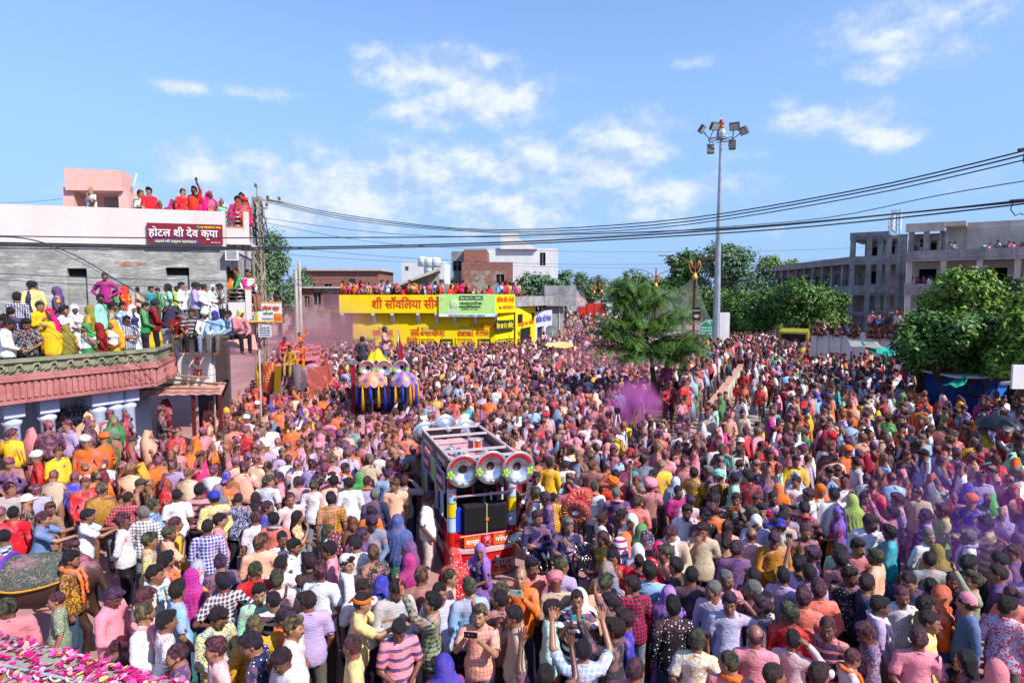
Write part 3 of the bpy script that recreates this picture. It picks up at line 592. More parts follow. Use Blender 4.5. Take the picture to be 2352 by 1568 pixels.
 m = MB(); p = at(1020, 625, 75); m.lathe([(0, 0), (.02, 0)], Matrix(), 3) if False else None
build_far_houses()
# ---- unfinished school building at the right
def build_school():
 fl = [0, 2.7, 5.75, 8.75]
 # two storey wing
 pn = at(1957, 600, 73.7); pf = (pn.x - .078 * -34 * -1 if False else pn.x + .078 * 36, 73.7 + 36); F = FR(pf, pn[:2]); e = F.empty('school_wing'); tag(e, 'long two storey concrete school wing with open corridors and columns', 'building'); L = F.len
 m = MB(); m.box(-.5, L, 0, 2.6, 5.0, 5.35); m.box(-.5, L, -.05, .15, 5.35, 6.15); m.build('balcony_band', M_CONC, e); m = MB(); m.box(-.5, L, -.1, 9, 8.75, 9.0); m.box(-.5, L, -.1, .1, 9.0, 9.6); m.build('roof_band', M_CONC, e); m = MB(); m.box(-.5, L, -.2, 9, 0, .5); m.build('plinth', M_CONC, e)
 n = 12
 for k in range(n + 1):
  x = L * k / n; m = MB(); m.box(x - .22, x + .22, .2, .62, .5, 5.0); m.box(x - .22, x + .22, .2, .62, 5.35, 8.75); m.build('column', M_CONC, e)
 hl = []
 for k in range(n):
  x = L * (k + .5) / n
  for z in (1.6, 6.2): hl.append((x - .8, x + .35, z, z + 1.5))
  hl.append((x + .7, x + 1.1, 7.3, 7.7))
 m = MB(); wall_holes(m, -.5, L, .5, 8.75, 2.6, 2.85, hl); m.build('inner_wall', M_CONC, e)
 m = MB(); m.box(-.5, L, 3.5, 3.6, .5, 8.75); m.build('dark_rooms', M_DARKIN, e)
 for (x0, x1, z0, z1) in hl:
  if x1 - x0 > .5: m = MB(); m.box(x0, x1, 2.7, 2.74, z1 - .06, z1); m.box(x0, x0 + .06, 2.7, 2.74, z0, z1); m.box(x1 - .06, x1, 2.7, 2.74, z0, z1); [m.box(x0 + (x1 - x0) * t - .02, x0 + (x1 - x0) * t + .02, 2.7, 2.74, z0, z1) for t in (.25, .5, .75)]; m.build('window_frame', M_BLACK, e)
 # stair tower block
 T = FR(at(1957, 600, 70)[:2], at(2076, 600, 67)[:2]); e = T.empty('school_stair_block'); tag(e, 'three storey concrete stair block with open bays between the wings', 'building'); L = T.len
 def S(u): return T.sz(u, 600)[0]
 cols = [S(1957), S(1995), S(2020), S(2040), S(2065), S(2076)]
 for x in cols: m = MB(); m.box(x - .25, x + .25, 0, .5, 0, 11.6); m.build('column', M_CONC, e)
 for z0, z1 in ((2.9, 3.3), (5.1, 6.2), (8.5, 9.4), (11.2, 12.0)): m = MB(); m.box(-.3, L, .02, 8, z0, z0 + .3); m.box(-.3, S(2040), -.04, .12, z0 + .3, z1); m.build('floor_band', M_CONC, e)
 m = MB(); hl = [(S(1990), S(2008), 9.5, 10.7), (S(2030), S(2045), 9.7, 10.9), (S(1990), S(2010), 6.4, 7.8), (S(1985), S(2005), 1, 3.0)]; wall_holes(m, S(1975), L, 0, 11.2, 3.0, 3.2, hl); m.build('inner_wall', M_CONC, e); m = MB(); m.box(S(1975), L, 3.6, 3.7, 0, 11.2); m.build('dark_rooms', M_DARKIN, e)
 # three storey front block
 B = FR(at(2080, 600, 60)[:2], (at(2080, 600, 60).x + .794 * 22, 60 - .608 * 22)); e = B.empty('school_front_block'); tag(e, 'three storey pale concrete school block with crowded balconies at right', 'building'); L = B.len
 S = lambda u: B.sz(u, 600)[0]
 for z0, z1 in ((2.6, 3.0), (5.2, 6.25), (8.35, 9.35)): m = MB(); m.box(0, L, 0, 8, z0, z0 + .3); m.box(0, L, -.06, .1, z0 + .3, z1); m.build('balcony_band', M_CONC, e)
 x0 = S(2160)
 m = MB(); m.box(-.1, x0 + .2, -.1, .2, 11.1, 11.9); m.box(-.1, x0 + .2, .2, 3, 11.6, 11.8); m.box(x0 + .2, L, 2.0, 2.25, 9.35, 11.9); m.box(S(2215), L, 1.9, 1.99, 8.7, 11.4); m.box(x0 + .2, S(2215), -.0, 2.0, 11.5, 11.9); m.build('top_parapet', M_CONCL, e)
 for u in (2084, 2118, 2155, 2160): x = S(u); m = MB(); m.box(x, x + .45, .12, .55, 8.6, 11.1); m.build('column', M_CONC, e)
 xs = np.linspace(0.1, L - .5, 9)
 for x in xs:
  m = MB(); m.box(x, x + .45, .12, .55, 0, 5.2); m.box(x, x + .45, .12, .55, 5.5, 8.35); m.build('column', M_CONCL, e)
 hl = []
 for i in range(8):
  xa = (xs[i] + xs[i + 1]) / 2; hl += [(xa - .5, xa + .9, 6.4, 7.7), (xa - .6, xa + .8, .6, 2.5), (xa - .5, xa + .7, 3.6, 4.8)]
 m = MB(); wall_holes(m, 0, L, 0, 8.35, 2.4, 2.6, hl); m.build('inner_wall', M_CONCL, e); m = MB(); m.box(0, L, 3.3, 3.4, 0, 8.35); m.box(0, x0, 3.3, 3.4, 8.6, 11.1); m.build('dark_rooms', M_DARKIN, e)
 m = MB(); wall_holes(m, 0, x0, 8.65, 11.1, 2.6, 2.8, [(S(2105), S(2117), 9.2, 10.6), (S(2130), S(2145), 9.3, 10.4)]); m.build('upper_inner_wall', M_CONC, e)
 # telecom mast
 p = at(2056, 530, 85); m = MB();
 e = empty('telecom_mast', (p.x, 85, 11.5)); tag(e, 'lattice telecom mast with white panel antennas behind the school roof', 'mast'); H = at(2056, 481, 85).z - 11.5
 for dx, dy in ((-.4, -.4), (.4, -.4), (.4, .4), (-.4, .4)): m.bar((dx, dy, -2), (dx * .8, dy * .8, H), .07)
 for k in range(8): z = H * k / 8; m.bar((-.4, -.4, z), (.4, -.4, z + H / 8), .05); m.bar((-.4, .4, z + H / 8), (.4, .4, z), .05); m.bar((-.4, -.4, z), (-.4, .4, z + H / 8), .05)
 m.build('lattice', M_STEEL, e)
 for a in range(5): m = MB(); x = math.cos(a * 1.3) * .7; y = math.sin(a * 1.3) * .7; m.box(x - .12, x + .12, y - .06, y + .06, H * .45, H * .85); m.build('antenna', M_WHITE, e)
build_school()
# ---- median wall
def build_median():
 N0 = onz(1598, 1050); near = onz(1634, 989); far = onz(1697, 885); d = (far - near).normalized(); p0 = near - d * 6.0; p1 = far + d * 2.5
 F = FR(p0[:2], p1[:2]); e = F.empty('median_wall'); tag(e, 'low cream retaining wall with vertical grooves along the median', 'wall'); L = F.len
 n = NB('cream_wall_paint'); P = n.tc.outputs['Object']; c = n.mix(n.noise(P, 1.5, 7, .6), lin('#b8b098'), lin('#d0c8b0')); c = n.mix(n.math('MULTIPLY', n.ramp(n.noise(n.map(P, (3, 3, .4)), 2.0, 6, .7), .5, .7), .5), c, lin('#7c6c60')); n.bump(n.noise(P, 12, 5), .3, .02); mt = n.done(c, .85, .2)
 k = 0; x = 0
 while x < L: m = MB(); m.box(x + .015, min(L, x + .92), 0, .18, 0, .93); m.build('panel', mt, e); x += .93
 m = MB(); m.box(0, L, .03, 2.6, 0, .88); m.build('planter_fill', plain('brown_soil', '#6c5448', .95, bump=.5), e)
 m = MB(); m.box(-.05, L, -.05, .28, .93, 1.0); m.build('coping', plain('pink_coping', '#b88c80', .8), e)
 m = MB(); m.box(0, L, -.75, -.5, 0, .22); m.build('kerb', plain('pink_kerb', '#b87c78', .85), e)
 return F
MED = build_median()
# ---- trees
def leafmat(key, a, b, trans=.25):
 n = NB(key); c = n.mix(n.ramp(n.noise(n.tc.outputs['Object'], 1.6, 5, .6), .3, .7), lin(a), lin(b)); c = n.mix(n.ramp(n.noise(n.tc.outputs['Object'], 14, 2), .4, .65), c, n.mix(.5, c, lin(b)))
 return n.done(c, .55, .35)
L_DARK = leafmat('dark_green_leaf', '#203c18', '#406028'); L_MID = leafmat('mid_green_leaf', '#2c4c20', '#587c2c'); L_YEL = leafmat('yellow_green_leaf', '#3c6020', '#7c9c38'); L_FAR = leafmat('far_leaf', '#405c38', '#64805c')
M_BARK = plain('bark', '#4c3c30', .9, bump=.6)
def leaves(centers, normals, size, rs, aspect=.5):
 n = len(centers); a = rs.normal(size=(n, 3)); a -= (a * normals).sum(1, keepdims=True) * normals * .8; a /= np.linalg.norm(a, axis=1, keepdims=True) + 1e-9
 b = np.cross(normals, a); b /= np.linalg.norm(b, axis=1, keepdims=True) + 1e-9
 s = size * rs.uniform(.6, 1.3, (n, 1)); p = [centers - a * s, centers + b * s * aspect + normals * s * .15, centers + a * s, centers - b * s * aspect + normals * s * .15]
 V = np.stack(p, 1).reshape(-1, 3); F = np.arange(n * 4).reshape(n, 4); return V, F
def tree(name, label, base, lobes, n, size, mat, trunk_r=.2, group=None, seed=1, parent_trunk=None, aspect=.5, fill=.35):
 rs = np.random.RandomState(seed); e = empty(name, base); tag(e, label, 'tree', group)
 tot = sum(r[0] * r[1] + r[0] * r[2] for c, r in lobes); C = []; Nn = []
 for c, r in lobes:
  k = int(n * (r[0] * r[1] + r[0] * r[2]) / tot); r = np.array(r)
  # leaves gathered in clumps near the lobe's skin
  nc = max(6, k // 26); cd = rs.normal(size=(nc, 3)); cd /= np.linalg.norm(cd, axis=1, keepdims=True); rr = 1 - fill * rs.rand(nc, 1) ** 1.5 + .08 * rs.normal(size=(nc, 1)); cc = np.array(c) + cd * r * rr
  idx = rs.randint(0, nc, k); cr = (r.mean() * .20 + size * 1.5); off = rs.normal(size=(k, 3)) * cr * .5; p = cc[idx] + off; nn = cd[idx] * .6 + off / (cr + 1e-6) * .5 + np.array([0, 0, .5]) + rs.normal(size=(k, 3)) * .45; nn /= np.linalg.norm(nn, axis=1, keepdims=True); C.append(p); Nn.append(nn)
 C = np.concatenate(C); Nn = np.concatenate(Nn); V, F = leaves(C, Nn, size, rs, aspect); link('crown', mkmesh('crown', V, F), mat, e)
 m = MB(); top = np.array(lobes[0][0]); m.tube([(0, 0, 0), (.05, 0, top[2] * .4), (top[0] * .5, top[1] * .5, top[2] * .8)], [trunk_r, trunk_r * .8, trunk_r * .5], 8)
 for c, r in lobes: m.tube([(0, 0, max(.4, top[2] * .35)), (c[0] * .5, c[1] * .5, (c[2] + top[2] * .35) / 2), tuple(c)], [trunk_r * .55, trunk_r * .4, trunk_r * .12], 6)
 m.build('trunk', M_BARK, e); return e
def rlobes(w, d, z0, z1, k, rs, r=.33):
 out = []
 for i in range(k):
  t = rs.rand(); z = z0 + (z1 - z0) * (.15 + .7 * rs.rand()); lim = math.sqrt(max(.1, 1 - ((z - z0) / (z1 - z0) * 2 - 1) ** 2 * .8)); a = rs.rand() * 2 * PI; q = rs.rand() ** .5 * .62 * lim
  rr = r * (.7 + .6 * rs.rand()); out.append(((math.cos(a) * q * w, math.sin(a) * q * d, z), (w * rr * 1.1, d * rr * 1.1, (z1 - z0) * rr * .62)))
 return out
def build_trees():
 rs = np.random.RandomState(5)
 # bushy kerb trees in front of the school wing: (u centre, half width px, v top, v base, Y)
 row = [(1905, 45, 668, 770, 63), (1850, 66, 655, 775, 60), (1762, 66, 662, 765, 64), (1700, 52, 664, 758, 68), (1630, 48, 668, 750, 72), (1570, 46, 664, 745, 76), (1512, 42, 668, 740, 80), (1462, 40, 672, 735, 86)]
 labs = ['small bushy tree at the dark foot of the school', 'full round tree standing nearest in the kerb row', 'broad bushy tree in the middle of the kerb row', 'bushy tree nearest the tall floodlight pole', 'bushy tree behind the green direction sign', 'bushy tree behind the hanging light strings', 'bushy tree right behind the neem tree crown', 'far bushy tree left of the light strings']
 for i, (u, hw, vt, vb, Y) in enumerate(row):
  b = at(u, vb, Y); w = hw / FPX * Y; zt = at(u, vt, Y).z; tree('bushy_tree', labs[i], (b.x, Y, 0), rlobes(w, w * .9, 1.2, zt, 9, rs, .42), 9000 if i < 3 else 5000, .17, L_MID, .18, 'bushy trees along the kerb', 10 + i)
 # big trees behind the pole
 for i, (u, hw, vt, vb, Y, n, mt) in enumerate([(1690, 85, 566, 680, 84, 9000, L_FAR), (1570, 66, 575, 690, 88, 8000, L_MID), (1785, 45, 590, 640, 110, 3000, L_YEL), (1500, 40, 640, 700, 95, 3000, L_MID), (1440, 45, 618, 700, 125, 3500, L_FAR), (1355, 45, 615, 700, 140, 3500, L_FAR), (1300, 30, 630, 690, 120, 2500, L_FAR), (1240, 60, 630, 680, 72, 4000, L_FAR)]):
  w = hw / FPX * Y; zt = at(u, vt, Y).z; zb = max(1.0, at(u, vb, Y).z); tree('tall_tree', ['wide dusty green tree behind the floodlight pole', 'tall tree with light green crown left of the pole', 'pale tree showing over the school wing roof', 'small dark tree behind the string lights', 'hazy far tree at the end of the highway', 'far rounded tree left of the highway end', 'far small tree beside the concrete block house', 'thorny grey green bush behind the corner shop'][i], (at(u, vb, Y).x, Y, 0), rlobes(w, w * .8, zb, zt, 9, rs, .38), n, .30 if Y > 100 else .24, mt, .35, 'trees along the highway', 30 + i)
 # tree behind the hotel
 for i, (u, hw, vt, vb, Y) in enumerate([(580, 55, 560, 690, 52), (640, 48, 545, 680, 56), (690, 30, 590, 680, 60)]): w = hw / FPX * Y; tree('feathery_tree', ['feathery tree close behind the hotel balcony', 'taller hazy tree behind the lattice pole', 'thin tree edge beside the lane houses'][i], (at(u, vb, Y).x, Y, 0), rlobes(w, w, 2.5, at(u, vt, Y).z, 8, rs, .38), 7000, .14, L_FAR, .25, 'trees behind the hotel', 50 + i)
 # shady trees at the right
 T = [(2215, 110, 625, 760, 30, 10000, L_YEL), (2190, 155, 690, 885, 25, 17000, L_MID), (2345, 85, 665, 870, 23, 10000, L_YEL), (2290, 90, 640, 760, 33, 6000, L_DARK), (2120, 60, 760, 870, 26, 6000, L_MID)]
 shade = [((0, 0, 6.6), (3.6, 3.6, 2.6)), ((2.2, 1, 5.8), (2.8, 2.6, 2.2)), ((-1.8, -1.5, 6.0), (2.6, 2.6, 2.0)), ((0, 2.5, 6.2), (2.8, 2.6, 2.0))]
 tree('broadleaf_tree', 'large shade tree just beyond the right edge of the picture', (21.0, 13.0, 0), shade, 7000, .16, L_MID, .3, 'trees by the market', 99, aspect=.5)
 for i, (u, hw, vt, vb, Y, n, mt) in enumerate(T):
  w = hw / FPX * Y; zt = at(u, vt, Y).z; zb = at(u, vb, Y).z; c = at(u, vb, Y); rr = rlobes(w, w * .75, zb, zt, 17, rs, .25); tree('broadleaf_tree', ['broad tree with sunlit yellow green top before the school', 'large shady tree leaning over the parked motorcycles', 'glossy green tree cut by the right picture edge', 'dark green tree deep behind the shady tree', 'low leafy branch mass beside the green tarpaulin'][i], (c.x, Y, 0), rr, n, .125, mt, .22, 'trees by the market', 70 + i, aspect=.42)
 # far tree line
 V = []; C = []; Nn = []
 for k in range(60):
  x = -260 + 520 * rs.rand(); y = 230 + 160 * rs.rand(); r = 4 + 4 * rs.rand(); c = rs.normal(size=(420, 3)); c /= np.linalg.norm(c, axis=1, keepdims=True); C.append(np.array([x, y, r * .8]) + c * r * [1.3, 1, .8]); Nn.append(c)
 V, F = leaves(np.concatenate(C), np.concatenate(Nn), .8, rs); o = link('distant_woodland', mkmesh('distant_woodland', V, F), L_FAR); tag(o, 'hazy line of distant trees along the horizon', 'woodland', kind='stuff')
 for i, (u, Y) in enumerate(((1880, 52), (1935, 50), (1965, 47))):
  p = at(u, 800, Y); tree('shrub', ['dusty shrub below the round kerb tree', 'dusty shrub by the sitting wall', 'dusty shrub beside the tarpaulin stall'][i], (p.x, Y, 0), [((0, 0, .9), (1.1, .9, .7)), ((.8, .2, .7), (.9, .8, .6)), ((-.7, .1, .7), (.9, .8, .6))], 1600, .10, L_FAR, .05, 'shrubs by the kerb', 90 + i)
build_trees()
def build_neem():
 rs = np.random.RandomState(3); Y = 25.5; b = at(1500, 850, Y); e = empty('neem_tree', (b.x, Y, .9)); tag(e, 'slender young neem tree with drooping fronds rising from the crowd', 'tree')
 S = Y / FPX; zc = lambda v: at(1500, v, Y).z - .9
 xo = lambda u: (u - 1500) * S
 m = MB(); m.tube([(.0, 0, -.9), (-.02, 0, 1.0), (-.12, 0, 2.2), (xo(1462), 0, zc(700)), (xo(1432), 0, zc(645))], [.09, .07, .05, .035, .015], 8); m.tube([(.12, .05, -.9), (.1, .05, .8), (.03, 0, 1.6)], [.06, .05, .03], 7)
 ends = []
 br = [((1500, 800), (1372, 792)), ((1500, 806), (1600, 798)), ((1500, 808), (1435, 818)), ((1500, 808), (1555, 820)), ((1495, 780), (1370, 765)), ((1495, 785), (1604, 775)), ((1500, 800), (1400, 760)), ((1500, 790), (1585, 770)), ((1480, 760), (1385, 735)), ((1478, 750), (1560, 720)), ((1470, 725), (1400, 700)), ((1465, 715), (1520, 680)), ((1455, 695), (1415, 672)), ((1445, 675), (1480, 650)), ((1440, 665), (1425, 640)), ((1490, 790), (1450, 790)), ((1495, 790), (1545, 790)), ((1475, 745), (1440, 735)), ((1480, 765), (1520, 745))]
 for (a, c) in br:
  for k in range(5):
   yo = rs.uniform(-1.2, 1.2); P0 = Vector((xo(a[0]), 0, zc(a[1]))); P1 = Vector((xo(c[0]) + rs.uniform(-.25, .25), yo, zc(c[1]) + rs.uniform(-.2, .25))); m.tube([P0, P0.lerp(P1, .5) + Vector((0, 0, .1)), P1], [.025, .018, .008], 5)
   for t in np.linspace(.25, 1, 7): ends.append((P0.lerp(P1, t), (P1 - P0)))
 m.build('trunk', M_BARK, e)
 V = []; F = []
 for (p, d) in ends:
  for k in range(5):
   a = rs.uniform(0, 2 * PI); h = Vector((math.cos(a), math.sin(a), rs.uniform(-.1, .7))).normalized(); L = rs.uniform(.3, .58); pts = [p + h * (L * t) + Vector((0, 0, -1)) * (L * .75 * t * t) for t in np.linspace(0, 1, 10)]
   for i in range(1, 10):
    dd = (pts[i] - pts[i - 1]).normalized(); s = dd.cross(Vector((0, 0, 1))); s = s.normalized() if s.length > .01 else Vector((1, 0, 0))
    for sd in (1, -1):
     b0 = len(V); w = (s * sd + dd * .5 - Vector((0, 0, .35))).normalized(); ll = .135 * (1.1 - .4 * abs(i - 5) / 5); q = pts[i]
     V += [tuple(q), tuple(q + w * ll * .5 + dd * .020), tuple(q + w * ll), tuple(q + w * ll * .5 - dd * .016)]; F.append((b0, b0 + 1, b0 + 2, b0 + 3))
 link('crown', mkmesh('crown', V, np.array(F)), L_MID, e)
build_neem()

# ================================================================ people: signed distance fields -> meshes
class Field:
 def __init__(s, xs, ys, zs):
  s.xs, s.ys, s.zs = (np.asarray(a, dtype=np.float32) for a in (xs, ys, zs))
  s.d = np.full((len(s.xs), len(s.ys), len(s.zs)), 0.3, dtype=np.float32)
 def sub(s, lo, hi, pad):
  out = []
  for a, l, h in zip((s.xs, s.ys, s.zs), lo, hi):
   i0 = max(0, int(np.searchsorted(a, l - pad)) - 1); i1 = min(len(a), int(np.searchsorted(a, h + pad)) + 1)
   if i1 <= i0: return None
   out.append(slice(i0, i1))
  return tuple(out)
 def grid(s, sl):
  return s.xs[sl[0]][:, None, None], s.ys[sl[1]][None, :, None], s.zs[sl[2]][None, None, :]
 def comb(s, sl, d, k, op):
  a = s.d[sl]
  if op == 'u':
   if k > 0:
    h = np.clip(0.5 + 0.5 * (a - d) / k, 0, 1); s.d[sl] = a * (1 - h) + d * h - k * h * (1 - h)
   else: s.d[sl] = np.minimum(a, d)
  elif op == 's':
   if k > 0:
    h = np.clip(0.5 - 0.5 * (a + d) / k, 0, 1); s.d[sl] = a * (1 - h) + (-d) * h + k * h * (1 - h)
   else: s.d[sl] = np.maximum(a, -d)
 def cap(s, a, b, ra, rb, k=0.03, sy=1.0, sx=1.0, op='u'):
  a = np.array(a, dtype=np.float32); b = np.array(b, dtype=np.float32); r = max(ra, rb)
  m = max(sx, sy, 1)
  sl = s.sub(np.minimum(a, b) - r * m, np.maximum(a, b) + r * m, 0.04 + k)
  if sl is None: return s
  X, Y, Z = s.grid(sl); ba = (b - a) / np.array([sx, sy, 1]); L = float(ba @ ba) + 1e-9
  px = (X - a[0]) / sx; py = (Y - a[1]) / sy; pz = Z - a[2]
  t = np.clip((px * ba[0] + py * ba[1] + pz * ba[2]) / L, 0, 1)
  d = (np.sqrt((px - t * ba[0]) ** 2 + (py - t * ba[1]) ** 2 + (pz - t * ba[2]) ** 2) - (ra + (rb - ra) * t)) * min(sx, sy, 1)
  s.comb(sl, d, k, op); return s
 def ell(s, c, r, k=0.02, Rm=None, op='u'):
  c = np.array(c); r = np.array(r, dtype=np.float32); m = float(r.max())
  sl = s.sub(c - m, c + m, 0.04 + k)
  if sl is None: return s
  X, Y, Z = s.grid(sl); px, py, pz = X - c[0], Y - c[1], Z - c[2]
  if Rm is not None:
   Rm = np.array(Rm)
   px, py, pz = (Rm[0][i] * px + Rm[1][i] * py + Rm[2][i] * pz for i in range(3))
  k0 = np.sqrt((px / r[0]) ** 2 + (py / r[1]) ** 2 + (pz / r[2]) ** 2) + 1e-6
  k1 = np.sqrt((px / r[0] ** 2) ** 2 + (py / r[1] ** 2) ** 2 + (pz / r[2] ** 2) ** 2) + 1e-6
  s.comb(sl, k0 * (k0 - 1) / k1, k, op); return s
 def full(s): return s.xs[:, None, None], s.ys[None, :, None], s.zs[None, None, :]
 def mesh(s, name, target=None):
  V, F = surface_nets(s.d, s.xs, s.ys, s.zs)
  me = mkmesh(name, V, F, True)
  if target: me = decimate(me, target)
  return me
def surface_nets(d, xs, ys, zs):
 ins = d < 0; nx, ny, nz = d.shape; C = [np.asarray(a, dtype=np.float64) for a in (xs, ys, zs)]
 cn = (nx - 1, ny - 1, nz - 1); acc = np.zeros((cn[0] * cn[1] * cn[2], 4)); quads = []
 for ax in range(3):
  s0 = [slice(None)] * 3; s1 = [slice(None)] * 3; s0[ax] = slice(0, -1); s1[ax] = slice(1, None)
  a = d[tuple(s0)]; b = d[tuple(s1)]; m = (a < 0) != (b < 0)
  idx = np.argwhere(m)
  o1, o2 = [(1, 2), (2, 0), (0, 1)][ax]
  sh = d.shape
  ok = (idx[:, o1] > 0) & (idx[:, o1] < sh[o1] - 1) & (idx[:, o2] > 0) & (idx[:, o2] < sh[o2] - 1)
  idx = idx[ok]
  if len(idx) == 0: continue
  av = a[tuple(idx.T)]; bv = b[tuple(idx.T)]; t = av / (av - bv)
  P = np.stack([C[i][idx[:, i]] for i in range(3)], 1)
  P[:, ax] += t * (C[ax][idx[:, ax] + 1] - C[ax][idx[:, ax]])
  cells = []
  for (e1, e2) in ((-1, -1), (0, -1), (0, 0), (-1, 0)):
   c = idx.copy(); c[:, o1] += e1; c[:, o2] += e2
   ci = (c[:, 0] * cn[1] + c[:, 1]) * cn[2] + c[:, 2]; cells.append(ci)
   for q in range(3): acc[:, q] += np.bincount(ci, P[:, q], len(acc))
   acc[:, 3] += np.bincount(ci, minlength=len(acc))
  q = np.stack(cells, 1); flip = av > 0; q[flip] = q[flip][:, ::-1]; quads.append(q)
 used = np.nonzero(acc[:, 3] > 0)[0]; remap = np.full(len(acc), -1); remap[used] = np.arange(len(used))
 V = acc[used, :3] / acc[used, 3:4]; F = remap[np.concatenate(quads)]
 return V, F
_tmp_objs = []
def decimate(me, target):
 tris = sum(len(p.vertices) - 2 for p in me.polygons) if len(me.polygons) < 50 else len(me.polygons) * 2
 if tris <= target: return me
 o = bpy.data.objects.new('tmp', me); col.objects.link(o)
 m = o.modifiers.new('d', 'DECIMATE'); m.ratio = max(0.01, target / tris)
 dg = bpy.context.evaluated_depsgraph_get(); ev = o.evaluated_get(dg)
 new = bpy.data.meshes.new_from_object(ev); new.name = me.name
 bpy.data.objects.remove(o); bpy.data.meshes.remove(me)
 new.polygons.foreach_set('use_smooth', np.ones(len(new.polygons), dtype=bool))
 return new
def axis(lo, hi, coarse, fine=()):
 """coordinates lo..hi with step coarse, refined inside the intervals (a, b, step)"""
 out = [lo]; x = lo
 while x < hi:
  st = coarse
  for (a, b, f) in fine:
   if a - 1e-6 <= x < b: st = min(st, f)
   elif x < a < x + st: st = min(st, max(a - x, f))
  x += st; out.append(x)
 return out
def npM(M): return [list(r)[:3] for r in M.to_3x3()]

def fold_noise(X, Y, Z, ph=0.0):
 return (np.sin(34 * X + 6 * np.sin(9 * Z + ph) + 3 * Y) * np.sin(21 * Z + 5 * np.sin(12 * X + ph) + 8 * Y)
   + 0.6 * np.sin(55 * Z + 9 * np.sin(15 * Y + ph) + 20 * X))

HEAD_PIVOT = Vector((0, 0.02, 1.455))
def head_matrix(yaw, pitch, roll=0, lean=Matrix()):
 return lean @ Matrix.Translation(HEAD_PIVOT) @ Matrix.Rotation(rad(yaw), 4, 'Z') @ Matrix.Rotation(rad(pitch), 4, 'X') @ Matrix.Rotation(rad(roll), 4, 'Y') @ Matrix.Translation((0, -0.02, 0.09))
HEAD_SC = 1.0
def head_sdf(f, M, female=False):
 Q = npM(M); T = lambda p: tuple(M @ Vector(p))
 e = lambda c, r, k=0.02, op='u': f.ell(T(c), r, k, Q, op)
 c_ = lambda a, b, ra, rb, k=0.01: f.cap(T(a), T(b), ra, rb, k)
 e((0, 0.012, 0.030), (0.076, 0.094, 0.098), 0.0)
 e((0, -0.028, -0.040), (0.062, 0.066, 0.080), 0.03)
 e((0, -0.062, -0.088), (0.030, 0.028, 0.026), 0.03)          # chin
 e((0, -0.070, 0.034), (0.052, 0.022, 0.014), 0.02)           # brow
 e((0.030, -0.103, 0.006), (0.020, 0.016, 0.013), 0.012, 's')  # eye sockets
 e((-0.030, -0.103, 0.006), (0.020, 0.016, 0.013), 0.012, 's')
 c_((0, -0.088, 0.014), (0, -0.116, -0.026), 0.008, 0.0135, 0.012)
 e((0.013, -0.104, -0.029), (0.009, 0.010, 0.008), 0.006); e((-0.013, -0.104, -0.029), (0.009, 0.010, 0.008), 0.006)
 e((0, -0.096, -0.056), (0.024, 0.010, 0.008), 0.008); e((0, -0.092, -0.068), (0.020, 0.010, 0.007), 0.008)
 e((0.045, -0.062, -0.020), (0.022, 0.022, 0.020), 0.03); e((-0.045, -0.062, -0.020), (0.022, 0.022, 0.020), 0.03)  # cheeks
 e((0.078, 0.010, -0.004), (0.010, 0.019, 0.030), 0.006); e((-0.078, 0.010, -0.004), (0.010, 0.019, 0.030), 0.006)  # ears
def hand_sdf(f, wrist, d, n, side, curl=0.35, spread=0.10):
 """palm and five fingers: d points from the wrist to the fingers, n is the palm normal"""
 d = Vector(d).normalized(); n = Vector(n); n = (n - d * n.dot(d)).normalized(); s = d.cross(n) * side   # s towards the thumb
 w = Vector(wrist)
 B = Matrix((s, d, n)).transposed()
 f.ell(tuple(w + d * 0.050), (0.040, 0.054, 0.017), 0.012, [list(r) for r in B])
 L = (0.066, 0.076, 0.070, 0.056)
 for i in range(4):
  off = (1.5 - i) * 0.0205; base = w + d * (0.088 - 0.004 * abs(1 - i)) + s * off
  a = (1.5 - i) * spread; dd = (d * math.cos(a) + s * math.sin(a)).normalized()
  c1 = curl * (0.9 + 0.12 * i); p1 = base + (dd * math.cos(c1) + n * math.sin(c1)) * L[i] * 0.5
  c2 = c1 + curl * 1.1; p2 = p1 + (dd * math.cos(c2) + n * math.sin(c2)) * L[i] * 0.5
  f.cap(tuple(base - d * 0.02), tuple(p1), 0.0095, 0.0088, 0.003); f.cap(tuple(p1), tuple(p2), 0.0088, 0.0075, 0.002)
 tb = w + d * 0.025 + s * 0.026; t1 = tb + (s * 0.75 + d * 0.65 + n * 0.25).normalized() * 0.040
 t2 = t1 + (s * 0.35 + d * 0.9 + n * 0.35).normalized() * 0.032
 f.cap(tuple(tb), tuple(t1), 0.014, 0.0105, 0.006); f.cap(tuple(t1), tuple(t2), 0.0105, 0.0085, 0.003)

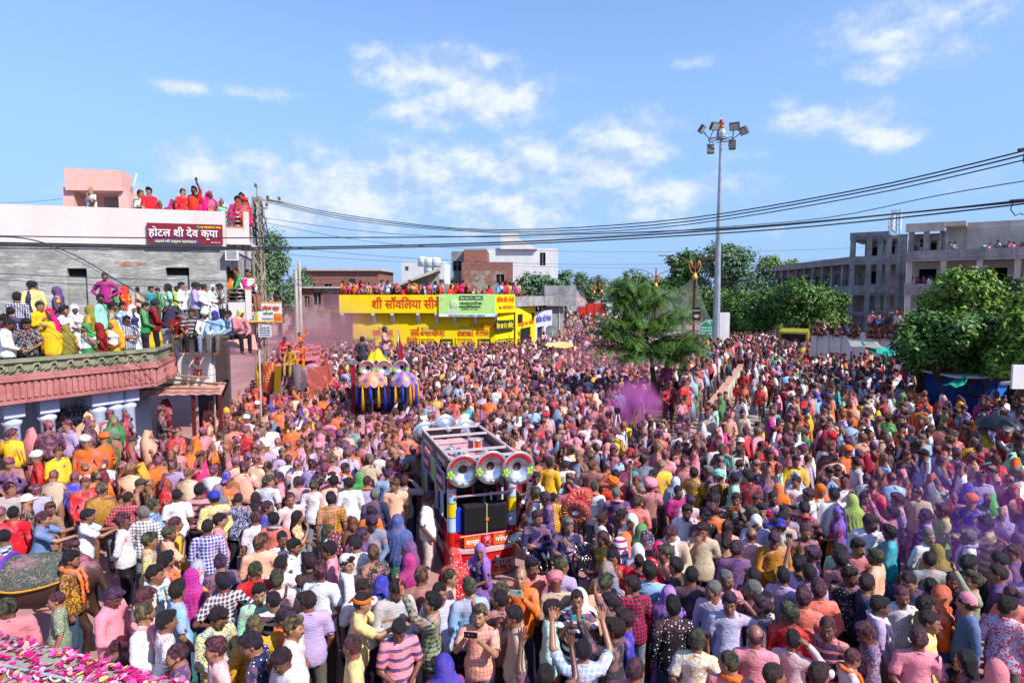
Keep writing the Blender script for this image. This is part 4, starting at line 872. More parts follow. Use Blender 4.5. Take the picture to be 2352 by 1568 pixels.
# a pose: arms (elbow, wrist) for the person's +x and -x side, head yaw/pitch, legs
def P_(er, hr, el, hl, yaw=0, pitch=4, roll=0, lean=0, sit=0, hands=None, curl=0.4, spread=0.08, dirs=None):
 return dict(er=er, hr=hr, el=el, hl=hl, yaw=yaw, pitch=pitch, roll=roll, lean=lean, sit=sit, hands=hands or [], curl=curl, spread=spread, dirs=dirs or {})
mx = lambda p: (-p[0], p[1], p[2])
RE, RH = (0.235, 0.035, 1.085), (0.235, -0.045, 0.855)
POSES = {
 'relax': P_(RE, RH, mx(RE), mx(RH), 0, 6),
 'turn': P_(RE, RH, mx(RE), (-0.20, -0.10, 0.88), 48, 8),
 'back': P_((0.25, 0.06, 1.10), (0.06, 0.16, 0.96), (-0.25, 0.06, 1.10), (-0.06, 0.17, 0.93), 15, 2),
 'down': P_((0.24, -0.02, 1.08), (0.08, -0.22, 0.98), (-0.24, -0.02, 1.08), (-0.06, -0.23, 0.95), -12, 26),
 'folded': P_((0.245, -0.05, 1.12), (-0.10, -0.205, 1.15), (-0.245, -0.05, 1.12), (0.10, -0.235, 1.10), 20, 6, hands=[1, -1], dirs={1: ((-1, 0, .1), (0, 1, 0)), -1: ((1, 0.1, .1), (0, 1, 0))}),
 'phone': P_((0.235, -0.19, 1.20), (0.085, -0.36, 1.45), (-0.235, -0.19, 1.20), (-0.085, -0.36, 1.45), 0, -4, hands=[1, -1], curl=0.75, dirs={1: ((-.25, -.1, 1), (-1, -.2, 0)), -1: ((.25, -.1, 1), (1, -.2, 0))}),
 'reach': P_((0.20, -0.24, 1.22), (0.14, -0.47, 1.28), (-0.20, -0.24, 1.24), (-0.14, -0.46, 1.34), 4, 6, lean=6, hands=[1, -1], curl=0.3, spread=0.12, dirs={1: ((0, -1, .15), (0, -.1, -1)), -1: ((0, -1, .3), (0, -.2, -1))}),
 'face': P_((0.23, -0.14, 1.14), (0.095, -0.20, 1.40), mx(RE), mx(RH), 14, 8, hands=[1], curl=0.5, dirs={1: ((-.35, .12, 1), (-.3, 1, 0))}),
 'up': P_((0.30, -0.14, 1.52), (0.26, -0.26, 1.76), mx(RE), mx(RH), 10, -10, hands=[1], curl=0.25, spread=0.14, dirs={1: ((-.1, -.2, 1), (0, -1, -.1))}),
 'wave': P_((0.29, -0.15, 1.47), (0.23, -0.30, 1.70), (-0.30, -0.12, 1.50), (-0.30, -0.26, 1.72), 0, -8, hands=[1, -1], curl=0.2, spread=0.16, dirs={1: ((-.1, -.2, 1), (0, 1, .1)), -1: ((.1, -.2, 1), (0, 1, .1))}),
 'hips': P_((0.36, 0.09, 1.13), (0.185, -0.06, 0.99), (-0.36, 0.09, 1.13), (-0.185, -0.06, 0.99), -25, 8),
 'glance': P_((0.24, 0.0, 1.09), (0.17, -0.19, 1.0), mx(RE), mx(RH), -55, 4),
 'elbow': P_((0.40, -0.02, 1.30), (0.17, 0.02, 1.56), mx(RE), mx(RH), -8, 4, hands=[1], curl=0.5, dirs={1: ((-1, -.1, .5), (-.3, 0, -1))}),
 'sit': P_((0.24, -0.10, 1.10), (0.13, -0.32, 0.99), (-0.24, -0.10, 1.10), (-0.13, -0.32, 0.99), 10, 12, sit=1, lean=6),
 'sitlean': P_((0.22, -0.22, 1.10), (0.05, -0.30, 1.30), (-0.24, -0.22, 1.06), (-0.05, -0.40, 0.98), -20, 12, sit=1, lean=12),
}
WPOSES = {
 'wstand': P_(RE, (0.20, -0.10, 0.88), mx(RE), (-0.20, -0.10, 0.88), 8, 8),
 'wveil': P_((0.22, -0.12, 1.12), (0.075, -0.20, 1.34), (-0.23, -0.02, 1.09), (-0.10, -0.22, 1.0), -22, 8, hands=[1], curl=0.6, dirs={1: ((-.4, .1, .9), (-.4, 1, 0))}),
 'wlook': P_((0.23, -0.03, 1.10), (0.06, -0.22, 1.02), (-0.23, -0.03, 1.10), (-0.04, -0.22, 0.98), 38, 4),
 'wsit': P_((0.23, -0.12, 1.10), (0.10, -0.32, 1.0), (-0.23, -0.12, 1.10), (-0.10, -0.32, 1.0), 0, 10, sit=1),
}
PELV = 0.93
def legs_of(p):
 if p['sit']:
  return [((s * 0.09, 0, 0.86), (s * 0.13, -0.42, 0.87), (s * 0.12, -0.46, 0.45), (s * 0.12, -0.60, 0.40)) for s in (1, -1)]
 return [((s * 0.09, 0, 0.90), (s * 0.11, -0.02, 0.48), (s * 0.12, 0.03, 0.09), (s * 0.13, -0.13, 0.035)) for s in (1, -1)]
def build_pose(name, p, female=False, quality=1.0):
 lean = Matrix.Translation((0, 0, PELV)) @ Matrix.Rotation(rad(p['lean']), 4, 'X') @ Matrix.Translation((0, 0, -PELV))
 HM = head_matrix(p['yaw'], p['pitch'], p['roll'], lean)
 T = lambda q: tuple(lean @ Vector(q))
 hc = HM @ Vector((0, 0, 0))
 pts = [p['er'], p['hr'], p['el'], p['hl']]
 xlo = min(-0.30, min(q[0] for q in pts) - 0.12); xhi = max(0.30, max(q[0] for q in pts) + 0.12)
 ylo = min(-0.26, min(q[1] for q in pts) - 0.20, -0.72 if p['sit'] else 0); yhi = max(0.20, max(q[1] for q in pts) + 0.08)
 zlo = 0.36 if p['sit'] else -0.03; zhi = max(1.74, max(q[2] for q in pts) + 0.24)
 fx = [(hc.x - .11, hc.x + .11, .0075)]; fy = [(hc.y - .13, hc.y + .11, .0075)]; fz = [(hc.z - .14, hc.z + .14, .0075)]
 for s_, h in ((1, p['hr']), (-1, p['hl'])):
  if s_ in p['hands']:
   q = T(h); fx.append((q[0] - .12, q[0] + .12, .0065)); fy.append((q[1] - .12, q[1] + .10, .0065)); fz.append((q[2] - .04, q[2] + .2, .0065))
 f = Field(axis(xlo, xhi, .017, fx), axis(ylo, yhi, .017, fy), axis(zlo, zhi, .02, fz))
 w = 0.9 if female else 1.0
 SH = (0.172 * w, 0.014, 1.352)
 # body
 head_sdf(f, HM, female)
 nb = T((0, 0.022, 1.38)); nt = tuple(HM @ Vector((0, 0.018, -0.06)))
 f.cap(nb, nt, 0.060 * w, 0.052 * w, 0.02)
 f.cap(T((0, .012, 1.33)), T((0, 0.0, 0.98)), 0.105 * w, 0.10, 0.03, sy=0.72, sx=1.1)
 f.cap(T((-0.12 * w, 0.012, 1.355)), T((0.12 * w, 0.012, 1.355)), 0.055, 0.055, 0.04)
 f.cap((-0.055, 0, 0.93), (0.055, 0, 0.93), 0.10, 0.10, 0.04)
 for s_, e, h in ((1, p['er'], p['hr']), (-1, p['el'], p['hl'])):
  a = T((SH[0] * s_, SH[1], SH[2])); e = T(e); h = T(h); ev = Vector(e); hv = Vector(h)
  f.cap(a, e, 0.048 * w, 0.038 * w, 0.02); f.cap(e, h, 0.037 * w, 0.025 * w, 0.012)
  if s_ in p['hands']:
   dd, nn = p['dirs'][s_]; hand_sdf(f, h, lean.to_3x3() @ Vector(dd), nn, s_ if Vector(dd).cross(Vector(nn)).dot(Vector((1, 0, 0))) * 0 == 0 else 1, p['curl'], p['spread'])
  else:
   d = (hv - ev).normalized(); hand_sdf(f, h, d, (-s_, 0.2, 0), 1, 0.5, 0.04)
 for i, (hp, kn, an, toe) in enumerate(legs_of(p)):
  f.cap(hp, kn, 0.078, 0.052, 0.03); f.cap(kn, an, 0.050, 0.036, 0.02); f.cap((an[0], an[1] + .02, an[2] - .04), toe, 0.034, 0.030, 0.02, sx=1.15)
 out = {'body': f.mesh('body', int(3200 * quality))}
 # shirt (long and short sleeve)
 def shirt(long, blouse=False, kurta=False):
  ex = 0.02
  hem = 0.80 if not female else 0.99
  if kurta: hem = 0.46
  g = Field(axis(xlo, xhi, .016), axis(ylo, yhi, .016), axis(0.74 if not kurta else 0.40, zhi, .016))
  g.cap(T((0, .012, 1.30)), T((0, 0.002, 1.10)), 0.125 * w, 0.118, 0.03, sy=0.80, sx=1.14)
  g.cap(T((0, .002, 1.12)), (0, 0.0, .95), 0.120, 0.150, 0.03, sy=0.90, sx=1.22); g.cap((0, 0, .95), (0, 0.0, hem - .08), 0.150, 0.150, 0.03, sy=0.96, sx=1.22)
  g.cap(T((-0.11 * w, 0.014, 1.342)), T((0.11 * w, 0.014, 1.342)), 0.070, 0.070, 0.04); g.cap(T((-0.03, .02, 1.385)), T((0.03, .02, 1.385)), .062, .062, .05)
  if female: g.ell(T((0.07, -0.09, 1.235)), (.06, .05, .055), .04); g.ell(T((-0.07, -0.09, 1.235)), (.06, .05, .055), .04)
  for s_, e, h in ((1, p['er'], p['hr']), (-1, p['el'], p['hl'])):
   a = T((SH[0] * s_, SH[1], SH[2] - .005)); e = Vector(T(e)); h = Vector(T(h))
   if long:
    g.cap(a, tuple(e), 0.064, 0.052, 0.03); g.cap(tuple(e), tuple(e.lerp(h, 0.93)), 0.051, 0.037, 0.012)
   else:
    g.cap(a, tuple(Vector(a).lerp(e, 0.78 if not female else .6)), 0.064, 0.062, 0.03)
  X, Y, Z = g.full()
  g.d += (0.0048 * fold_noise(X, Y, Z, len(name))).astype(np.float32)
  g.d = np.maximum(g.d, hem - Z + 0.01 * np.sin(9 * X) + 0 * Y)
  # collar
  for k in range(10):
   a0 = 2 * PI * k / 10; a1 = 2 * PI * (k + 1) / 10
   fa = lambda a: T((0.062 * math.sin(a), 0.018 - 0.066 * math.cos(a), 1.418 - 0.020 * math.cos(a)))
   if female: break
   if k not in (): g.cap(fa(a0), fa(a1), 0.013, 0.013, 0.004)
  n = T((0, 0.020, 1.44)); g.cap(n, T((0, -0.02, 1.40)), 0.050, 0.045, 0.004, op='s')
  g.cap(T((0, -0.09, 1.42)), T((0, -0.125, 1.36)), 0.028, 0.008, 0.01, op='s')
  if not long:
   for s_, e in ((1, p['er']), (-1, p['el'])):     # flat open sleeve end
    a = Vector(T((SH[0] * s_, SH[1], SH[2]))); e = Vector(T(e)); q = a.lerp(e, 0.88 if not female else .68); g.cap(tuple(q), tuple(q.lerp(e, .8)), 0.052, 0.052, 0.0, op='s')
  return g.mesh('shirt', int(1500 * quality))
 out['shirt_long'] = shirt(True); out['shirt_short'] = shirt(False)
 if not female:
  g = Field(axis(xlo, xhi, .018), axis(ylo, yhi, .018), axis(max(zlo, .0), 1.04, .02))
  g.cap((-0.055, 0, 0.93), (0.055, 0, 0.93), 0.115, 0.115, 0.03)
  for i, (hp, kn, an, toe) in enumerate(legs_of(p)):
   g.cap(hp, kn, 0.092, 0.070, 0.02); g.cap(kn, tuple(Vector(kn).lerp(Vector(an), .97)), 0.068, 0.056, 0.02)
  X, Y, Z = g.full(); g.d += (0.004 * fold_noise(X, Y, Z, 2)).astype(np.float32)
  out['trousers'] = g.mesh('trousers', int(700 * quality))
 else:
  # long skirt / draped saree and head veil
  g = Field(axis(-.34, .34, .018), axis(-.80 if p['sit'] else -.34, .34, .018), axis(zlo, 1.12, .024))
  if p['sit']:
   g.cap((0, 0, 0.93), (0, -.40, .87), .19, .17, .03, sx=1.1); g.cap((0, -.42, .86), (0, -.48, .46), .16, .19, .03, sx=1.1)
  else:
   g.cap((0, 0, 1.02), (0, 0, 0.85), .115, .16, .02, sx=1.1); g.cap((0, 0, .85), (0, 0, .12), .165, .235, .02)
  X, Y, Z = g.full(); A = np.arctan2(Y, X)
  g.d += (0.012 * np.sin(17 * A + 3 * np.sin(5 * Z)) * np.clip((1.05 - Z) * 2, 0, 1)).astype(np.float32)
  if not p['sit']: g.d = np.maximum(g.d, 0.05 - Z + 0 * X + 0 * Y)
  out['skirt'] = g.mesh('skirt', int(900 * quality))
  g = Field(axis(-.36, .36, .014), axis(-.30, .34, .014), axis(.72, 1.74, .015))
  Q = npM(HM); TT = lambda q: tuple(HM @ Vector(q))
  g.ell(TT((0, .016, .030)), (.094, .112, .116), .0, Q)
  g.cap(TT((0, .035, -.01)), T((0, .04, 1.34)), .098, .128, .05, sy=.9)
  g.cap(T((-.11, .03, 1.33)), T((.11, .03, 1.33)), .098, .098, .05)
  g.cap(T((0, .055, 1.30)), T((0.02, .075, .93)), .135, .15, .05, sx=1.25, sy=.72)
  g.cap(T((.15, -.02, 1.30)), T((.20, -.02, 1.02)), .085, .06, .04)
  g.cap(T((-.15, -.02, 1.30)), T((-.17, -.06, .95)), .085, .08, .04)
  X, Y, Z = g.full(); A = np.arctan2(X - hc.x * .5, -(Y - .03))
  g.d += ((0.0085 * np.sin(13 * A + 4 * np.sin(6 * Z)) + .003 * np.sin(40 * Z + 9 * A)) * np.clip((1.62 - Z) * 2.5, 0.12, 1)).astype(np.float32)
  g.ell(TT((0, -.115, -.035)), (.062, .10, .094), .015, Q, 's')
  g.cap(TT((0, -.10, -.12)), T((0.0, -.20, 1.10)), .055, .12, .03, op='s')
  out['veil'] = g.mesh('veil', int(2000 * quality))
 out['HM'] = HM; out['lean'] = lean
 return out

def head_grid(lo=(-.17, -.19, -.30), hi=(.17, .20, .24), st=.0085):
 return Field(*[axis(a, b, st) for a, b in zip(lo, hi)])
def nz(X, Y, Z, f, ph=0):
 return np.sin(f * X + 2.1 * np.sin(f * .7 * Z + ph) + ph) * np.sin(f * Y + 1.7 * np.sin(f * .6 * X + 2 * ph)) * np.sin(f * .9 * Z + 1.3 * np.sin(f * .8 * Y))
def build_headgear():
 H = {}
 def hair(kind):
  long = kind in ('long', 'bun')
  g = head_grid() if not long else head_grid((-.19, -.19, -.42), (.19, .24, .24), .010)
  infl = {'short': .007, 'curly': .014, 'flop': .011, 'bald': .005, 'long': .010, 'bun': .007}[kind]
  g.ell((0, .013, .032), (.077 + infl, .095 + infl, .099 + infl), 0)
  if kind == 'flop': g.ell((.02, -.060, .095), (.055, .045, .030), .02)
  if kind == 'curly': g.ell((0, -.03, .105), (.065, .07, .045), .02)
  if kind == 'long':
   g.cap((0, .045, .0), (0, .075, -.30), .085, .075, .04, sx=1.15, sy=.6); g.ell((0, .02, .0), (.094, .07, .08), .02)
  if kind == 'bun': g.ell((0, .125, .05), (.045, .042, .042), .012)
  X, Y, Z = g.full()
  amp, fr = {'short': (.0055, 110), 'curly': (.0125, 95), 'flop': (.0085, 85), 'bald': (.002, 90), 'long': (.006, 60), 'bun': (.002, 90)}[kind]
  g.d += (amp * nz(X, Y, Z, fr, 1.0) + amp * .6 * nz(X, Y, Z, fr * 1.9, 2.0)).astype(np.float32)
  back = np.clip((Y + .06) / .13, 0, 1)
  line = .062 + (-.080 - .062) * back ** .7 + .010 * np.sin(70 * X + 30 * Y)
  if kind == 'flop': line = line - .014 * (Y < -.04)
  side = np.abs(X) > .070
  line = line + np.where(side & (Y > -.03) & (Y < .035), .035, 0)
  cut = (line - Z)
  if long: cut = np.where(Y > -.01, -.2 + 0 * Z, cut)
  g.d = np.maximum(g.d, cut * .75)
  if kind == 'bald': g.d = np.maximum(g.d, (Z - .045) * .8 + 0 * X); g.d = np.maximum(g.d, -.035 - Y + 0 * X)
  return g.mesh('hair', 1000)
 for k in ('short', 'curly', 'flop', 'bald', 'long', 'bun'): H[k] = hair(k)
 # turban: wound cloth
 g = head_grid((-.19, -.21, -.14), (.19, .22, .24), .009)
 g.ell((0, .012, .085), (.122, .138, .088), 0); g.ell((0, .012, .055), (.108, .122, .06), .02)
 X, Y, Z = g.full(); A = np.arctan2(Y, X)
 g.d += (.0075 * np.sin(95 * (Z + .35 * X * np.sign(Y + .001) * .8) + 2 * np.sin(3 * A))).astype(np.float32)
 g.ell((0, .01, -.02), (.083, .10, .09), 0, op='s'); g.d = np.maximum(g.d, -.005 - Z + 0 * X + .25 * Y * 0)
 H['turban'] = g.mesh('turban', 1100)
 g = head_grid((-.16, -.28, -.10), (.16, .18, .22), .009)      # baseball cap worn forward
 g.ell((0, .013, .035), (.092, .110, .116), 0); g.d = np.maximum(g.d, .035 - g.full()[2] + 0 * g.full()[0])
 g.ell((0, -.125, .045), (.070, .085, .010), .006)
 H['cap'] = g.mesh('cap', 700)
 g = head_grid((-.16, -.18, -.10), (.16, .18, .22), .009)      # small round cap
 g.ell((0, .018, .045), (.088, .106, .105), 0); X, Y, Z = g.full(); g.d += (.003 * nz(X, Y, Z, 40, 1)).astype(np.float32); g.d = np.maximum(g.d, .045 - .5 * Y - Z + 0 * X)
 H['round_cap'] = g.mesh('cap', 500)
 g = head_grid((-.16, -.18, -.10), (.16, .24, .22), .008)      # headband with knot
 g.ell((0, .012, .045), (.096, .115, .112), 0); X, Y, Z = g.full(); g.d = np.maximum(g.d, np.abs(Z - .05 + .15 * Y) - .026 + .004 * np.sin(60 * X) + 0 * Y)
 g.cap((.02, .125, .03), (.05, .16, -.03), .018, .012, .01)
 H['headband'] = g.mesh('headband', 600)
 g = head_grid((-.16, -.19, -.30), (.16, .18, .20), .010)      # cloth hood tied over head and face
 g.ell((0, .013, .030), (.093, .111, .115), 0); g.cap((0, .01, -.04), (0, .02, -.17), .088, .115, .04); X, Y, Z = g.full()
 g.d += (.004 * np.sin(60 * Z + 8 * X + 20 * Y)).astype(np.float32); g.ell((0, -.11, .01), (.055, .06, .040), .01, op='s')
 H['hood'] = g.mesh('head_cloth', 900)
 # eyes with brows (head local) : sockets filled by white, iris dark
 mb = MB()
 return H
def build_face_bits():
 out = {}
 V, F, C = [], [], []
 def ball(c, r, n=8, m=6, colr=(1, 1, 1)):
  b = len(V)
  for i in range(m + 1):
   th = PI * i / m
   for j in range(n):
    ph = 2 * PI * j / n; V.append((c[0] + r[0] * math.sin(th) * math.cos(ph), c[1] + r[1] * math.cos(th) * -1, c[2] + r[2] * math.sin(th) * math.sin(ph))); C.append(colr)
  for i in range(m):
   for j in range(n):
    j2 = (j + 1) % n; F.append((b + i * n + j, b + i * n + j2, b + (i + 1) * n + j2, b + (i + 1) * n + j))
 for s in (1, -1):
  ball((s * .030, -.0870, .006), (.0125, .007, .0055), colr=(.26, .22, .19))
  ball((s * .030, -.0922, .006), (.0062, .0032, .0056), colr=(.015, .01, .008))
  ball((s * .031, -.0925, .0275), (.019, .006, .0048), colr=(.012, .01, .01))
 me = mkmesh('eyes', V, F, True); a = me.color_attributes.new('Col', 'FLOAT_COLOR', 'POINT')
 a.data.foreach_set('color', np.array([c + (1,) for c in C], dtype=np.float32).ravel()); out['eyes'] = me
 def fld(fn, name, t=220):
  g = head_grid((-.09, -.14, -.14), (.09, .02, .04), .006); fn(g); return g.mesh(name, t)
 def mst(g):
  g.cap((0, -.107, -.043), (.026, -.095, -.051), .0075, .005, .003); g.cap((0, -.107, -.043), (-.026, -.095, -.051), .0075, .005, .003)
 out['moustache'] = fld(mst, 'moustache', 160)
 def brd(g):
  mst(g); g.ell((0, -.062, -.086), (.036, .034, .033), .01)
  for s in (1, -1): g.cap((s * .035, -.062, -.084), (s * .064, -.010, -.03), .017, .010, .01)
  g.ell((0, -.102, -.061), (.020, .02, .007), .004, op='s')
 out['beard'] = fld(brd, 'beard', 320)
 g = Field(axis(-.20, .20, .014), axis(-.24, .2, .014), axis(.85, 1.50, .014))   # scarf round the neck with two tails
 for k in range(14):
  a0 = 2 * PI * k / 14; a1 = 2 * PI * (k + 1) / 14
  fa = lambda a: (0.088 * math.sin(a), 0.020 - 0.092 * math.cos(a), 1.415 - 0.030 * math.cos(a))
  g.cap(fa(a0), fa(a1), 0.026, 0.026, 0.008)
 g.cap((.055, -.095, 1.37), (.075, -.145, 1.24), .030, .034, .01, sy=.7); g.cap((.075, -.145, 1.24), (.08, -.155, .98), .034, .036, .01, sy=.5)
 g.cap((-.055, -.095, 1.37), (-.075, -.145, 1.24), .030, .034, .01, sy=.7); g.cap((-.075, -.145, 1.24), (-.08, -.155, 1.04), .034, .036, .01, sy=.5)
 X, Y, Z = g.full(); g.d += (.005 * np.sin(90 * X + 14 * np.sin(8 * Z)) + .003 * np.sin(50 * Z + 20 * X)).astype(np.float32)
 out['scarf'] = g.mesh('scarf', 900)
 g = Field(axis(-.22, .22, .015), axis(-.22, .36, .015), axis(.9, 1.5, .015))     # backpack
 g.cap((-.07, .19, 1.30), (.07, .19, 1.30), .075, .075, .02); g.cap((-.07, .20, 1.08), (.07, .20, 1.08), .08, .08, .03); g.ell((0, .20, 1.19), (.16, .09, .19), .03); g.ell((0, .27, 1.10), (.10, .05, .08), .01)
 out['backpack'] = g.mesh('backpack', 600)
 mb = MB()
 for s in (1, -1): mb.tube([(s * .10, .14, 1.37), (s * .115, .05, 1.435), (s * .12, -.05, 1.425), (s * .13, -.115, 1.34), (s * .14, -.125, 1.20), (s * .16, -.04, 1.08), (s * .13, .12, 1.04)], .017, 6)
 me = mkmesh('strap', mb.V, mb.F, True); out['strap'] = me
 return out

